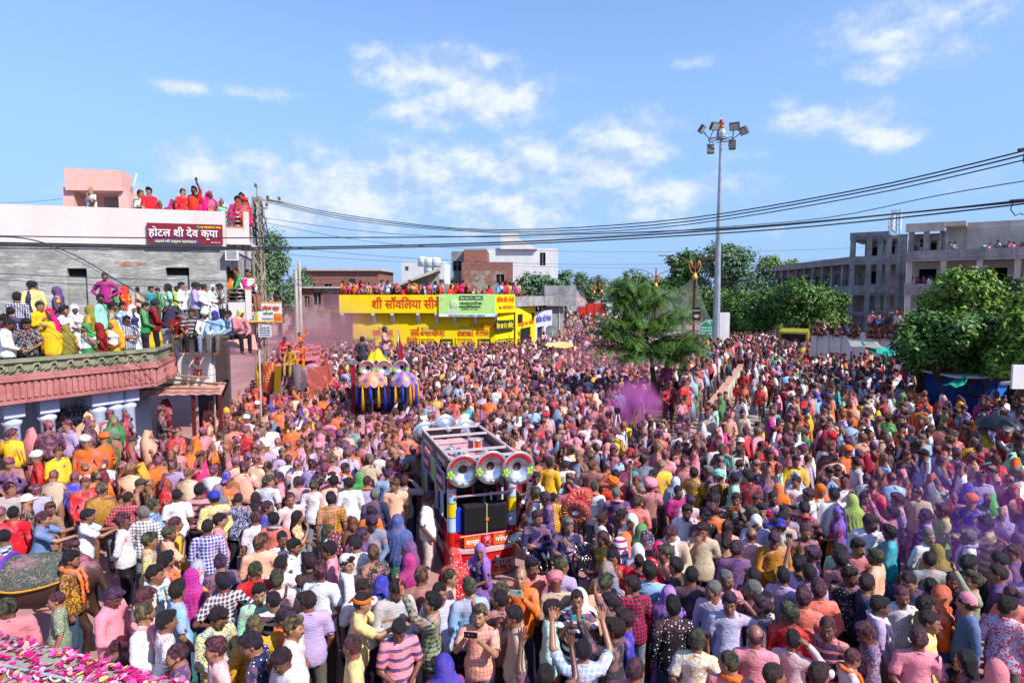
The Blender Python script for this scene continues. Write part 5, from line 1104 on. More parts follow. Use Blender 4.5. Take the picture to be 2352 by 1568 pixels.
# ================================================================ the people that can be told apart
# tile origin (source px), zoom; then: x y kind shirt[:pattern[/second colour]] powder facing [extras]
# kinds: m man, w veiled woman, W woman with bare head, c child, t man in turban, k man in cap, b bald man
CAT = [
((0,1740),3.675,"""
170 115 m white n r back
270 45 m lavender n r
495 190 c red n f down
770 -35 w yellow n f
920 60 m rose o b
1190 60 m beige n b pack
735 210 m beige o b pack
1020 170 m blue:text o b back
1340 225 m orange:print g b
1690 90 m crimson n r scarf=orange
1790 150 m peach o b
1500 190 w maroon n b
1810 20 w plum n b
1940 110 w gold n b
1920 280 k maroon p r round=lilac
2055 300 m charcoal n l
2110 20 m orange o b
2290 330 W red:dots/white n r long
1440 10 m white n b
125 440 m grey n f scarf=orange
515 370 m lavender v b
385 620 m black n r
1390 450 m mustard:print g b back
1755 490 m crimson:check/rose n b hips
2110 590 m skyblue:check/navy g r fold
185 750 m red n b
530 790 m steelblue p r reach short
680 640 m tan o fl short
1135 740 m white n r reach
1790 800 m white:dots/rose p r back
1915 770 m white:check/navy w b
2060 1140 m paleyellow:print g r
45 1030 m navy:check/white n l
2320 1010 m peach g r face
990 1240 m lavender p r
980 1390 m brown:print/gold n r scarf=orange
2290 1430 m pink:print n r scarf=orange
0 700 m salmon o b
"""),
((640,1740),3.675,"""
40 90 m lilac n b
420 30 w rainbow:stripe/white n b
230 150 m beige n b pack
590 120 m white o b scarf=red
790 220 m orange:dots/brown n f down scarf=peach
900 30 m peach y b
1170 -30 m beige y b
1345 60 m greymaroon n l
1330 280 m white:print/skyblue g b
1490 210 m pink v l
1750 20 m white:dots/grey n b
1950 30 m lilac n b
1620 -20 m white n b
2120 80 m black n b hips short
1770 270 m grey:check/pink p b
2010 310 m white g b
2220 260 m pink n b band=white
2330 290 m peach n b
2240 20 m pink:dots/red p b
650 400 w slate n b
350 450 m pink:stripe/charcoal n b
130 480 m white n b short
670 530 k paleyellow:dots/brown b b cap=blue
945 490 m navy:print/lavender n b
850 540 c brown n b
1095 540 W brown n b long
1330 640 m blue v r
1650 550 m pinkwhite p fr
2210 545 m mustard:check/brown n b
1195 770 m white p b
1410 790 m salmon n b scarf=grey
1740 780 W gold:print/white n r fold
670 800 m pink n r
510 960 m blue:check/white n b
2165 940 W mint g r
60 870 m yellow p r
1255 1150 m peach o b
1505 1080 m white n f
1690 1160 m white n r
2260 1110 w maroon:dots/white n b
650 1440 m navy v b
370 1450 w skyblue:print/orange n b
1580 1410 m white n b
1890 1370 m black n b curly
2160 1280 m pink n l
"""),
((1280,1740),3.675,"""
60 90 m skyblue g r scarf=orange
400 -30 m beige o b
640 170 m skyblue v b
320 280 m lilac p b scarf=orange
250 220 w green n b
20 300 m white n b
670 60 m purple p b
900 100 m black n b
870 260 m grey p b elbow
755 320 m peach:logo o f curly short
460 480 m navy w b
400 690 W orange n b bun
160 840 w brown n f down
405 870 m greyblue v f down
780 860 w slateblue n b tall
270 1040 m purple v b
220 1190 m white n b
440 1270 m charcoal:dots/gold o b
80 1410 k white n r round=white
930 1240 w purple n l
940 1420 w magenta n b
1560 1330 w red:dots/white n b
"""),
((1920,1740),3.675,"""
320 210 m white n fl
520 50 m yellow:dots/brown n b
740 30 m white n b
1100 70 m rosebrown o b
1310 30 m orange n b
1140 330 m white g b scarf=orange
1380 290 t orangered n b turban=orange
1430 190 m salmon n b elbow
1450 430 m purple w b scarf=pink
1690 190 w teal n b
1600 20 m purplered n b
1840 10 m greyblue n b
1940 180 W magenta n l bun
1890 370 t rosebrown n b turban=pink up
2010 10 m yellow n b
2280 400 m magenta n fr
2250 260 w paleblue n b
335 480 m white g l scarf=orange fold
575 510 c yellow:check/brown n b tall
480 540 m purple v l
340 780 m bandnavy p f curly horn
765 890 m bandnavy w f horn
770 350 m rose n b
1720 550 m salmon o b
1500 730 W brown n l bun
1650 830 w white n f
1240 780 W white n r bun
1290 1080 W olive:print/yellow p l long short
1780 960 w green:dots/red n b
1610 1080 w orange n b
1500 1180 w white:stripe/magenta n l
1820 1110 w navy:dots/white n b
1750 1270 w white n b
1960 1200 w hotpink n l
2180 1020 m beige p f down scarf=white
2000 1320 m peach g l short
1530 1430 W red n f down
1440 1500 w greyblue:print/gold n b
1750 1430 W black n b bun
1680 1510 w red:dots/white n b
2190 660 c denim n b
"""),
((2560,1740),3.675,"""
165 150 m yellow:check/brown n b
40 20 m pink n b
360 120 m purple w l
505 200 t black:check/gold n b turban=mint
720 270 m mint n l
430 400 c blue n l tall
900 250 m crimson:print/black n b curly
870 110 m brown n l phone
1130 150 m navy:stripe/navy n f short
1320 40 m mint n l
1560 30 m yellow n f scarf=white
1580 270 m white n f
2080 -40 m peach p b
1320 350 w orange n b
2210 250 m white n f
1950 240 m tan n l face
1810 460 m white v l reach
1930 430 w orange n f
2105 480 m white n b
2290 560 w lime:dots/gold n b tall
2010 700 c plum p f
2140 720 w violet n l fold
1690 680 m black n b scarf=red
1220 530 m white:check/blue n fl
1030 570 m crimson p f
700 570 m black:print/grey n f phone
480 560 m black n b curly
110 520 m pinkwhite v b
60 690 m white n f
310 780 k black n f cap=black
420 700 m orange p b
980 720 m black g b curly
1110 680 m purple n f
1360 690 m greyblue p b
1370 810 m beige n b
1040 860 m lavender n f hood=white
610 890 W peach p b long
270 990 m beige n f face short
950 1000 b pinkwhite p b
1310 920 k greygreen b l cap=blue
1260 1110 m ochre v f folddown
1680 950 m brown:logo p f short
720 1250 m purple v b
1800 1310 m purple v l
2180 1410 m plum n b
2330 1240 m mint n fl
1600 1420 m black n b
"""),
((3200,1740),3.675,"""
190 210 m white:print/pink v b
350 170 w charcoal n fl
470 240 w orange n b
545 290 m skyblue n b
670 130 w rose n l
930 120 w navy n f
900 230 w navy:dots/white n b
720 330 w maroon:dots/white n b
1060 230 w rust n b
1160 290 w mint:stripe/white n b
1060 430 w slate:print/white n b
890 410 t beige:dots/grey n f turban=orangered fold
1240 30 b greyblue n r
1495 140 m white n l
1460 30 m purple n l
1590 10 m lilac n l
1690 170 w plum n f
1750 260 b lilac n f
1590 370 w indigo n b
1400 450 w crimson n b
1950 150 m lilac n l
2170 200 t rose n b turban=pink
2290 200 m white:print/blue n b
2200 450 w crimson n f
1880 510 w green n f
1230 730 m lime p l fold
1620 550 m blue n f scarf=salmon
610 580 m lilac:print/plum p l
510 720 m purple:print/rose n l up
140 510 W darkred n f face
1000 760 m purple:stripe/lilac v l
240 900 m white n f
470 970 m cyan n l fold curly
1040 1050 m white w fr
1590 1040 m white w l scarf=lilac
1900 910 m olive:stripe/beige n l reach
2190 690 w lilac n f
1140 1250 w olive n b
1190 1440 m grey n b
2210 1270 m purple p l
2060 1390 m purple n l
2280 1090 w charcoal n b
160 1260 m peach g l
20 1230 m rose n f
1540 1450 m charcoal n b
2320 620 m purple n b
"""),
((0,2140),3.675,"""
130 590 m rose g b
790 460 c sage:dots/white p l tall
1560 420 m pink v fr down
1920 430 m grey:check/beige p r
2140 130 m white n fr scarf=tealcheck
2010 720 m white y r scarf=pink
2270 800 m white:dots/brown n r
1590 1080 c plum p b
"""),
((640,2140),3.675,"""
100 380 m skyblue n r short
330 130 w hotpink:check/blue n b
760 200 m plum:check/white n b
1165 120 m red g b
1220 340 m mint:dots/grey n f
1440 470 m black:stripe/white n b
1425 150 m pinkwhite g b pack
1590 640 m orange v r short
1830 560 m lilac:dots/pink n b
2070 120 m white p b tall
620 720 m paleyellow:print/steelblue n fr glasses
1190 1050 m navy:dots/white n l
1185 860 m gold:dots/brown y b
1690 900 m white y r curly
1570 1230 m white n fl down
600 1160 m pinkwhite p l
130 1180 m purple p l
"""),
((1280,2140),2.1,"""
120 290 m paleyellow n r short band=orange hold
165 190 m white n f
310 150 w blue n b
420 190 m lightgrey n f
620 90 m rosebrown o b
850 80 m peach g r
720 280 m sage:check/black n l up
780 220 m lavender:dots/white n f
455 460 m pink:stripe/purple n f down short
1045 180 m skyblue g b
90 640 m paleyellow p l
810 790 w indigo n b
1110 350 m peach:check/rose y f phone
1260 150 m rosebrown y l phone
1255 300 m rosebrown n b
"""),
((1920,2140),2.1,"""
190 60 m salmon n f
50 110 b orange y f phone
320 50 m lilac g b
430 100 t beige n b turban=rose
490 180 w white n b
510 260 m navy:stripe/white n f phone
310 320 m mint:check/white n r
20 380 m beige n l face
705 100 m peach g b
830 80 w greyblue n b
950 40 w red n b
980 120 m navy:check/red n b
1090 80 m skyblue n b
1220 150 w violet n b
1330 80 m black n l
790 300 m charcoal n l curly
880 400 m indigo n l
795 530 m charcoal n l wave
560 670 m skyblue:check/white n b wave
1270 320 m black:dots/white n b
970 840 m pink p b
270 880 m charcoal n b wave
"""),
((2560,2140),2.1,"""
30 90 m charcoal n b
190 150 m lavender w f
390 100 m pink w f
510 110 m black n b scarf=white
545 190 m maroon w l
380 300 m lavender v f elbow
620 310 m darkteal v l scarf=white
110 570 m white:print/yellow g b
380 760 m rose g b scarf=orange
570 580 b pink p b
835 70 m lilac n b
955 60 m lilac n b up
1065 190 m salmon p b curly
950 280 m salmon p b
895 430 m red g b
870 570 m pinkwhite n b elbow
1150 500 m plum:stripe/rose p f
1255 700 c white p r scarf=orange tall
1300 60 m charcoal:dots/white n f
700 850 m black n b
1050 860 m black n b
"""),
((3200,2140),2.1,"""
130 160 m darkblue n r
200 310 m lilac n r scarf=white
360 200 m white:dots/grey p f
490 130 m darkblue n f down
370 90 c charcoal n f
610 170 W plum n b
700 250 w rust n r
840 250 k denim n l round=pink
870 80 m sage g l up
760 70 W plum p f
560 310 m olive n r
590 440 m paleyellow n r
510 560 m pink p b
130 520 m purple:print/grey p l
890 720 W maroon n l long phone
1200 310 m lavender:print/red n b
1220 210 W salmon p b bun
1220 110 m purple n l
1120 860 w rose n b
1330 90 m lilac p b
"""),
]
# people on the roof terrace at the left (u, v of the head in the 2352 wide picture, base height)
TERR = """
8 728 m maroon n b 3.62 face
27 712 m navy n b 3.62
50 722 m plum n l 3.62
38 680 m navy:check/white n b 3.62
92 702 m yellow g fr 3.62 fold tall
112 718 w hotpink n f 3.62 down
146 716 m white n r 3.62
172 712 w white n fr 3.62 down
206 712 w olive n l 3.62
232 690 m mint:dots/teal n r 3.62
258 706 m beige:check/brown n r 3.62
282 702 m skyblue:stripe/white n r 3.62
303 706 w white n fr 3.62
330 700 m green n r 3.62
352 700 m darkred n r 3.62 down
75 660 m paleyellow n b 4.25
130 668 w purple n l 4.25
240 636 m magenta n f 4.7 hips tall
262 672 c green n r 4.15 tall
288 668 w orangered n r 4.15 tall
316 664 c peach n r 4.15 tall
346 664 c teal n fr 4.15 tall
364 666 c green n l 4.15 tall
386 662 W mint n l 4.15
404 664 c lime n fr 4.15 tall
416 660 m white n r 4.15
448 660 m lilac n r 4.15 down
468 658 m white n r 4.15 hips
446 660 m white n b 4.15
488 660 w white n fr 4.15
508 660 m black:check/white n l 4.15
72 656 m navy n r 4.15
15 766 m white n r 3.3 down lean
62 790 m black:print/grey n f 3.2 down lean
118 786 w yellow n b 3.2 lean
152 778 w olive:dots/navy n b 3.3 lean
200 784 w green n f 3.25 lean
228 778 w darkred n fl 3.3 lean
262 778 w gold n f 3.3 lean
292 776 m navy:check/white n f 3.25 lean
346 740 m yellow:dots/olive n b 3.55 tall
408 716 m darkred n f sit
434 714 m charcoal:stripe/grey n f sit
468 716 t white n f sit turban=white
492 716 m skyblue n f sit hood=blue
526 706 m skyblue:check/grey n fl sit
543 700 m rose n fr sit hood=paleyellow
"""
PAL = dict(white='#dadade', lavender='#b4b4d4', red='#c01824', yellow='#dcac1c', rose='#c87880', beige='#b8a890', blue='#3038a0', orange='#e06a1c',
 crimson='#8c1030', peach='#e8ac90', maroon='#581424', plum='#4c3048', gold='#c89420', charcoal='#30303a', grey='#9c9a98', black='#16161c', mustard='#b88420',
 skyblue='#88b0d8', steelblue='#5c7ca8', tan='#8c705c', paleyellow='#d8c880', brown='#5c3828', navy='#20284c', pink='#e08898', salmon='#d86c5c', lilac='#a898c4',
 rainbow='#d02860', greymaroon='#6c5058', slate='#606472', mint='#90d0b4', green='#2c8c48', greyblue='#687890', purple='#584070', olive='#80762c', slateblue='#44588c',
 magenta='#a02470', rosebrown='#90605c', orangered='#e03814', teal='#2c8c8c', purplered='#7c305c', paleblue='#a8c8dc', bandnavy='#2c2c58', hotpink='#d8186c',
 denim='#48648c', pinkwhite='#dcb8bc', rust='#c05018', indigo='#34349c', cyan='#10a4b0', lime='#98b850', greygreen='#8c9c88', ochre='#b07420', darkred='#7c1418',
 sage='#7c8c70', tealcheck='#58a0a0', lightgrey='#b0b0b4', darkteal='#184858', darkblue='#182c50', violet='#8460b4')
CNAME = dict(greymaroon='dusty maroon', rosebrown='rose brown', orangered='orange red', purplered='wine red', paleblue='pale blue', bandnavy='navy brass band',
 pinkwhite='pink stained white', darkred='dark red', greygreen='grey green', lightgrey='light grey', darkteal='dark teal', darkblue='dark blue', paleyellow='pale yellow', hotpink='hot pink',
 greyblue='grey blue', slateblue='slate blue', steelblue='steel blue', skyblue='sky blue', rainbow='many coloured', tealcheck='teal checked')
POW = dict(n=None, p='#90485c', v='#744474', o='#a06c4c', g='#74744c', y='#b49c64', w='#8c8480', b=None)
PNAME = dict(p='pink powdered hair', v='purple powdered hair', o='rust powdered hair', g='green powdered hair', y='straw coloured hair', w='grey hair')

# ================================================================ people: materials and assembly
def cloth_mat(key, pattern):
 n = NB(key); ob = n.tc.outputs['Object']; rnd = n.oi.outputs['Random']
 off = n.vadd(ob, n.math('MULTIPLY', rnd, 37.0))
 c1 = n.attr('c1'); c2 = n.attr('c2'); pw = n.attr('pw'); pa = n.attr('pa', out='Fac')
 X, Y, Z = n.sep(ob)
 if pattern == 'check':
  s = 2 * PI / 0.052
  wob = n.math('MULTIPLY', n.noise(off, 3, 2), 3.0)
  a = n.math('SINE', n.math('ADD', n.math('MULTIPLY', n.math('ADD', X, n.math('MULTIPLY', Y, .6)), s), wob)); b = n.math('SINE', n.math('ADD', n.math('MULTIPLY', Z, s), wob))
  fa = n.ramp(a, 0.25, 0.5, 0, .5); fb = n.ramp(b, 0.25, 0.5, 0, .5)
  base = n.mix(n.math('ADD', fa, fb), c1, c2)
 elif pattern == 'stripe':
  wob = n.math('MULTIPLY', n.noise(off, 2.5, 2), 4.0)
  base = n.mix(n.ramp(n.math('SINE', n.math('ADD', n.math('MULTIPLY', Z, 2 * PI / .11), wob)), 0.3, 0.5), c1, c2)
 elif pattern == 'dots':
  v = n.N.new('ShaderNodeTexVoronoi'); v.inputs['Scale'].default_value = 24; v.inputs['Randomness'].default_value = .5; n.L.new(off, v.inputs['Vector'])
  base = n.mix(n.ramp(v.outputs['Distance'], 0.20, 0.27, 1, 0), c1, c2)
 elif pattern == 'print':
  base = n.mix(n.ramp(n.noise(off, 26, 3, .6, 1.5), 0.52, 0.56), c1, c2)
 else: base = c1
 # large and fine stains of coloured powder
 m1 = n.noise(off, 5.5, 6, .68, .6); m2 = n.noise(off, 60, 3, .7)
 hz = n.ramp(Z, 0.75, 1.45, -0.10, 0.07, False)
 msk = n.ramp(n.math('ADD', n.math('ADD', m1, hz), n.math('MULTIPLY', n.math('SUBTRACT', m2, .5), .22)), 0.50, 0.62)
 amt = n.math('MULTIPLY', msk, pa)
 pv = n.cramp(n.noise(off, 3.1, 2), [(0.3, lin('#cc7c90')), (0.45, lin('#e4a4ac')), (0.55, lin('#e4a480')), (0.7, lin('#a878b4'))])
 pc = n.mix(0.7, pw, pv)
 base = n.mix(amt, base, pc)
 # cloth shade variation and creases
 base = n.mix(n.math('MULTIPLY', n.noise(off, 14, 4), .22), base, n.mix(0.5, base, (0.05, 0.04, 0.05)))
 cr = n.noise(n.map(off, (1, 1, 2.0)), 10, 5, .6, 1.8)
 n.bump(cr, .75, 0.024)
 return n.done(base, 0.85, 0.15)
def skin_mat():
 n = NB('skin'); ob = n.tc.outputs['Object']; off = n.vadd(ob, n.math('MULTIPLY', n.oi.outputs['Random'], 31.0))
 c1 = n.attr('c1'); pw = n.attr('pw'); pa = n.attr('pa', out='Fac')
 f = n.noise(off, 18, 6, .7, .5)
 msk = n.math('MULTIPLY', n.ramp(f, 0.48, 0.66), pa)
 c = n.mix(n.math('MULTIPLY', n.noise(off, 9, 3), .35), c1, n.mix(.5, c1, (.02, .01, .01)))
 c = n.mix(msk, c, n.mix(.35, pw, lin('#c05878')))
 n.bump(n.noise(off, 70, 3), .15, .004)
 m = n.done(c, 0.42, 0.45); n.b.inputs['Subsurface Weight'].default_value = 0.0
 return m
def hair_mat():
 n = NB('hair'); ob = n.tc.outputs['Object']; off = n.vadd(ob, n.math('MULTIPLY', n.oi.outputs['Random'], 31.0))
 c1 = n.attr('c1'); pw = n.attr('pw'); pa = n.attr('pa', out='Fac')
 msk = n.math('MULTIPLY', n.ramp(n.noise(off, 15, 7, .8, .5), 0.40, 0.66), pa)
 sp = n.math('MULTIPLY', n.ramp(n.noise(off, 110, 2, .5), 0.66, 0.72), .5)
 c = n.mix(msk, c1, pw); c = n.mix(n.math('MULTIPLY', sp, n.math('ADD', pa, .1)), c, n.mix(.5, pw, (.7, .5, .5)))
 n.bump(n.noise(n.map(off, (1, 1, .35)), 60, 6, .75), 1.0, .03)
 return n.done(c, 0.5, 0.4)
def col_attr_mat(name, rough=.6):
 n = NB(name); return n.done(n.attr('Col', 'GEOMETRY'), rough, .4)
SHM = {k: cloth_mat('cloth_' + k, k) for k in ('plain', 'check', 'stripe', 'dots', 'print')}
SKIN = skin_mat(); HAIR = hair_mat(); EYEM = col_attr_mat('eye_colour', .3)
HG = build_headgear(); FB = build_face_bits()
PM = {k: build_pose(k, p, False, .72) for k, p in POSES.items()}
PM.update({k: build_pose(k, p, True, .72) for k, p in WPOSES.items()})
FB['eyes'].materials.append(EYEM)
for me in list(HG.values()) + [FB[k] for k in ('moustache', 'beard', 'scarf', 'backpack', 'strap')] + [m for d in PM.values() for k, m in d.items() if isinstance(m, bpy.types.Mesh)]:
 if not me.materials: me.materials.append(SKIN)
def part(name, me, parent, mat, c1, c2=(.5, .5, .5), pw=(.45, .1, .2), pa=0.0, M=None):
 o = bpy.data.objects.new(name, me); col.objects.link(o); o.parent = parent
 o.material_slots[0].link = 'OBJECT'; o.material_slots[0].material = mat
 o['c1'] = list(c1); o['c2'] = list(c2); o['pw'] = list(pw); o['pa'] = float(pa)
 if M is not None: o.matrix_local = M
 return o
SKINS = [lin(c) for c in ('#80543c', '#8c6048', '#6c4432', '#9c7058', '#5c3a2a', '#84583f')]
PANTS = [lin(c) for c in ('#20242e', '#2c3a58', '#1a1a1e', '#4c4438', '#38485c', '#5c5850', '#2a2430', '#748090')]
people = []          # records used for labels, spacing and the mass behind
BACKDIR = {'f': 0, 'b': 180, 'l': -90, 'r': 90, 'fl': -45, 'fr': 45, 'bl': -135, 'br': 135}
def person(x, y, z, kind, shirt, pw, face, extras, place='ground', scale=1.0, pose=None, hairkind=None, pants=None):
 e = empty('person', (x, y, z))
 female = kind in 'wW'; ex = dict(t.split('=') if '=' in t else (t, 1) for t in extras)
 alpha = math.degrees(math.atan2(x, y))
 rz = BACKDIR[face] - alpha * .8 + R.uniform(-20, 20)
 e.rotation_euler = (0, 0, rad(rz))
 if pose is None:
  if female:
   pose = 'wsit' if 'sit' in ex else ('wveil' if 'face' in ex or 'phone' in ex or R.random() < .25 else R.choice(['wstand', 'wlook', 'wstand']))
  else:
   pose = None
   for t, q in (('sit', 'sit'), ('phone', 'phone'), ('reach', 'reach'), ('fold', 'folded'), ('folddown', 'down'), ('down', 'down'), ('face', 'face'), ('up', 'up'), ('wave', 'wave'), ('hips', 'hips'), ('elbow', 'elbow'), ('back', 'back'), ('horn', 'folded'), ('hold', 'reach'), ('lean', 'folded')):
    if t in ex: pose = q; break
   if pose == 'sit' and R.random() < .4: pose = 'sitlean'
   if pose is None: pose = R.choice(['relax', 'relax', 'turn', 'back', 'down', 'glance', 'relax', 'hips' if R.random() < .15 else 'turn'])
 m = PM[pose]; scale *= 1.04 if place == 'ground' else 1; mir = -1 if ('up' not in ex and R.random() < .5 and place != 'keep') else 1
 s = scale * R.uniform(.97, 1.03); wd = R.uniform(.94, 1.07)
 e.scale = (s * wd * mir, s * wd, s)
 name, _, pat = shirt.partition(':'); pat, _, second = pat.partition('/')
 c1 = lin(PAL[name]); c2 = lin(PAL[second]) if second else tuple(min(1, a * .45) for a in c1)
 if pat in ('logo', 'text'): pat2 = 'plain'
 else: pat2 = pat or 'plain'
 skin = R.choice(SKINS); heavy = POW.get(pw)
 pcol = lin(heavy) if heavy else lin(R.choice(['#8c4460', '#94506c', '#744874', '#986048']))
 dirty = R.uniform(.1, .65) if place in ('ground', 'keep') else R.uniform(0, .25)
 sleeve = 'shirt_long' if name == 'bandnavy' else 'shirt_short' if ('short' in ex or kind == 'c' or female or R.random() < .28) else 'shirt_long'
 body = part('body', m['body'], e, SKIN, skin, pw=pcol, pa=(.75 if heavy else .3) if place != 'terrace' else .08)
 sh = part('blouse' if female else 'shirt', m[sleeve], e, SHM[pat2] if not (female and kind == 'w') else SHM['plain'], c1 if kind != 'w' else lin(R.choice(['#c8c8c8', '#a01830', '#303060', '#c89030'])), c2, pcol, dirty)
 if female:
  k1 = c1 if kind == 'w' else lin(R.choice(['#303048', '#8c2040', '#6c7c8c']))
  part('skirt', m['skirt'], e, SHM['print'] if R.random() < .4 else SHM['plain'], lin(R.choice(['#8c1830', '#2c4c8c', '#b06020', '#3c7c50', '#782c6c'])) if kind == 'w' and R.random() < .5 else k1, c2, pcol, dirty)
 else:
  part('trousers', m['trousers'], e, SHM['plain'], pants or R.choice(PANTS), pw=pcol, pa=dirty * .6)
 HM = m['HM']
 hc = lin(R.choice(['#0c0a0c', '#14100f', '#100c14'])) if pw != 'w' else lin('#5c5856')
 gear = ''
 if kind == 'w': part('veil', m['veil'], e, SHM[pat2], c1, c2, pcol, dirty * .55)
 if kind in 'mkcbtW' or kind == 'w':
  hk = hairkind or ('bald' if kind == 'b' else 'long' if 'long' in ex else 'short' if kind == 'w' else 'bun' if 'bun' in ex else 'curly' if 'curly' in ex else 'long' if kind == 'W' else R.choice(['short', 'short', 'curly', 'flop', 'flop']))
  if kind not in 't' and 'hood' not in ex: part('hair', HG[hk], e, HAIR, hc, pw=pcol, pa=R.uniform(.55, .85) if heavy else R.uniform(0, .22) * (place != 'terrace'), M=HM)
 for t, g, nm in (('turban', 'turban', 'turban'), ('cap', 'cap', 'cap'), ('round', 'round_cap', 'cap'), ('band', 'headband', 'headband'), ('hood', 'hood', 'head_cloth')):
  if t in ex:
   part(nm, HG[g], e, SHM['plain'], lin(PAL[ex[t]]), pw=pcol, pa=.5, M=HM); gear = f"{CNAME.get(ex[t], ex[t])} {'headscarf' if t == 'hood' else 'round cap' if t == 'round' else nm}"
 if 'scarf' in ex:
  part('scarf', FB['scarf'], e, SHM['check'] if ex['scarf'] == 'tealcheck' else SHM['plain'], lin(PAL[ex['scarf']]), lin('#d8dcd8'), pcol, .3, M=m['lean']); gear = gear or f"{CNAME.get(ex['scarf'], ex['scarf'])} scarf"
 if 'pack' in ex:
  b = part('backpack', FB['backpack'], e, SHM['plain'], lin(R.choice(['#1c1c20', '#4c4038', '#283048'])), pw=pcol, pa=.3); part('strap', FB['strap'], b, SHM['plain'], lin('#1c1c20'), pa=.2, pw=pcol); gear = gear or 'backpack'
 vis = face in ('f', 'fl', 'fr', 'l', 'r') or pose in ('turn', 'glance')
 if vis:
  q = bpy.data.objects.new('eyes', FB['eyes']); col.objects.link(q); q.parent = e; q.matrix_local = HM
  if not female and kind != 'c':
   r_ = R.random()
   if r_ < .38: part('moustache', FB['moustache'], e, HAIR, hc, pw=pcol, pa=.1, M=HM)
   elif r_ < .62: part('beard', FB['beard'], e, HAIR, hc, pw=pcol, pa=.2, M=HM)
 if 'glasses' in ex:
  g = MB()
  for s_ in (1, -1):
   g.lathe([(0.0, .002), (.020, .002), (.022, -.002), (0, -.003)], Matrix.Translation((s_ * .031, -.112, .006)) @ Matrix.Rotation(rad(90), 4, 'X'), 12)
   g.tube([(s_ * .05, -.108, .008), (s_ * .076, -.06, .010), (s_ * .080, .01, .010)], .0025, 5)
  g.tube([(-.012, -.113, .010), (.012, -.113, .010)], .0025, 5)
  o = g.build('sunglasses', plain('dark_lens', '#0c0c10', .12, .6), e); o.matrix_local = HM; gear = 'dark sunglasses'
 rec = dict(o=e, x=x, y=y, z=z, uv=proj((x, y, z + 1.5 * s)), kind=kind, colour=CNAME.get(name, name), pat=pat, second=second, pw=pw, face=face, ex=ex, gear=gear, pose=pose, place=place, female=female, mir=mir, m=m, s=s)
 people.append(rec); e['category'] = 'person'
 return rec
HZ = 1.545
def parse_person(toks):
 return toks[0], toks[1], toks[2], toks[3], toks[4:]
raw = []
for (ox, oy), zm, txt in CAT:
 for line in txt.strip().splitlines():
  t = line.split(); u = (ox + float(t[0]) / zm) / 1.6327; v = (oy + float(t[1]) / zm) / 1.6327
  kind, shirt, pw, face, ex = parse_person(t[2:])
  sc_ = 1.0
  if kind == 'c': sc_ = .86 if 'tall' in ex else .70
  elif kind in 'wW': sc_ = .93
  if 'tall' in ex and kind != 'c': sc_ *= 1.04
  p = onz(u, v, HZ * sc_)
  raw.append([p.x, p.y, kind, shirt, pw, face, ex, sc_])
# small push so that bodies do not run into each other
for it in range(12):
 for i in range(len(raw)):
  for j in range(i + 1, len(raw)):
   dx = raw[j][0] - raw[i][0]; dy = raw[j][1] - raw[i][1]
   if abs(dx) > .42 or abs(dy) > .36: continue
   d = math.hypot(dx / 1.15, dy); mn = .35 * min(1, (raw[i][7] + raw[j][7]) / 2)
   if 1e-5 < d < mn:
    k = (mn - d) / d * .5; raw[i][0] -= dx * k * .5; raw[j][0] += dx * k * .5; raw[i][1] -= dy * k; raw[j][1] += dy * k
raw.sort(key=lambda r_: math.hypot(r_[0], r_[1])); raw_far = raw[264:]; raw = raw[:264]     # past the 300 that show largest people join the mass
for r_ in raw:
 person(r_[0], r_[1], 0.0, *r_[2:7], scale=r_[7])

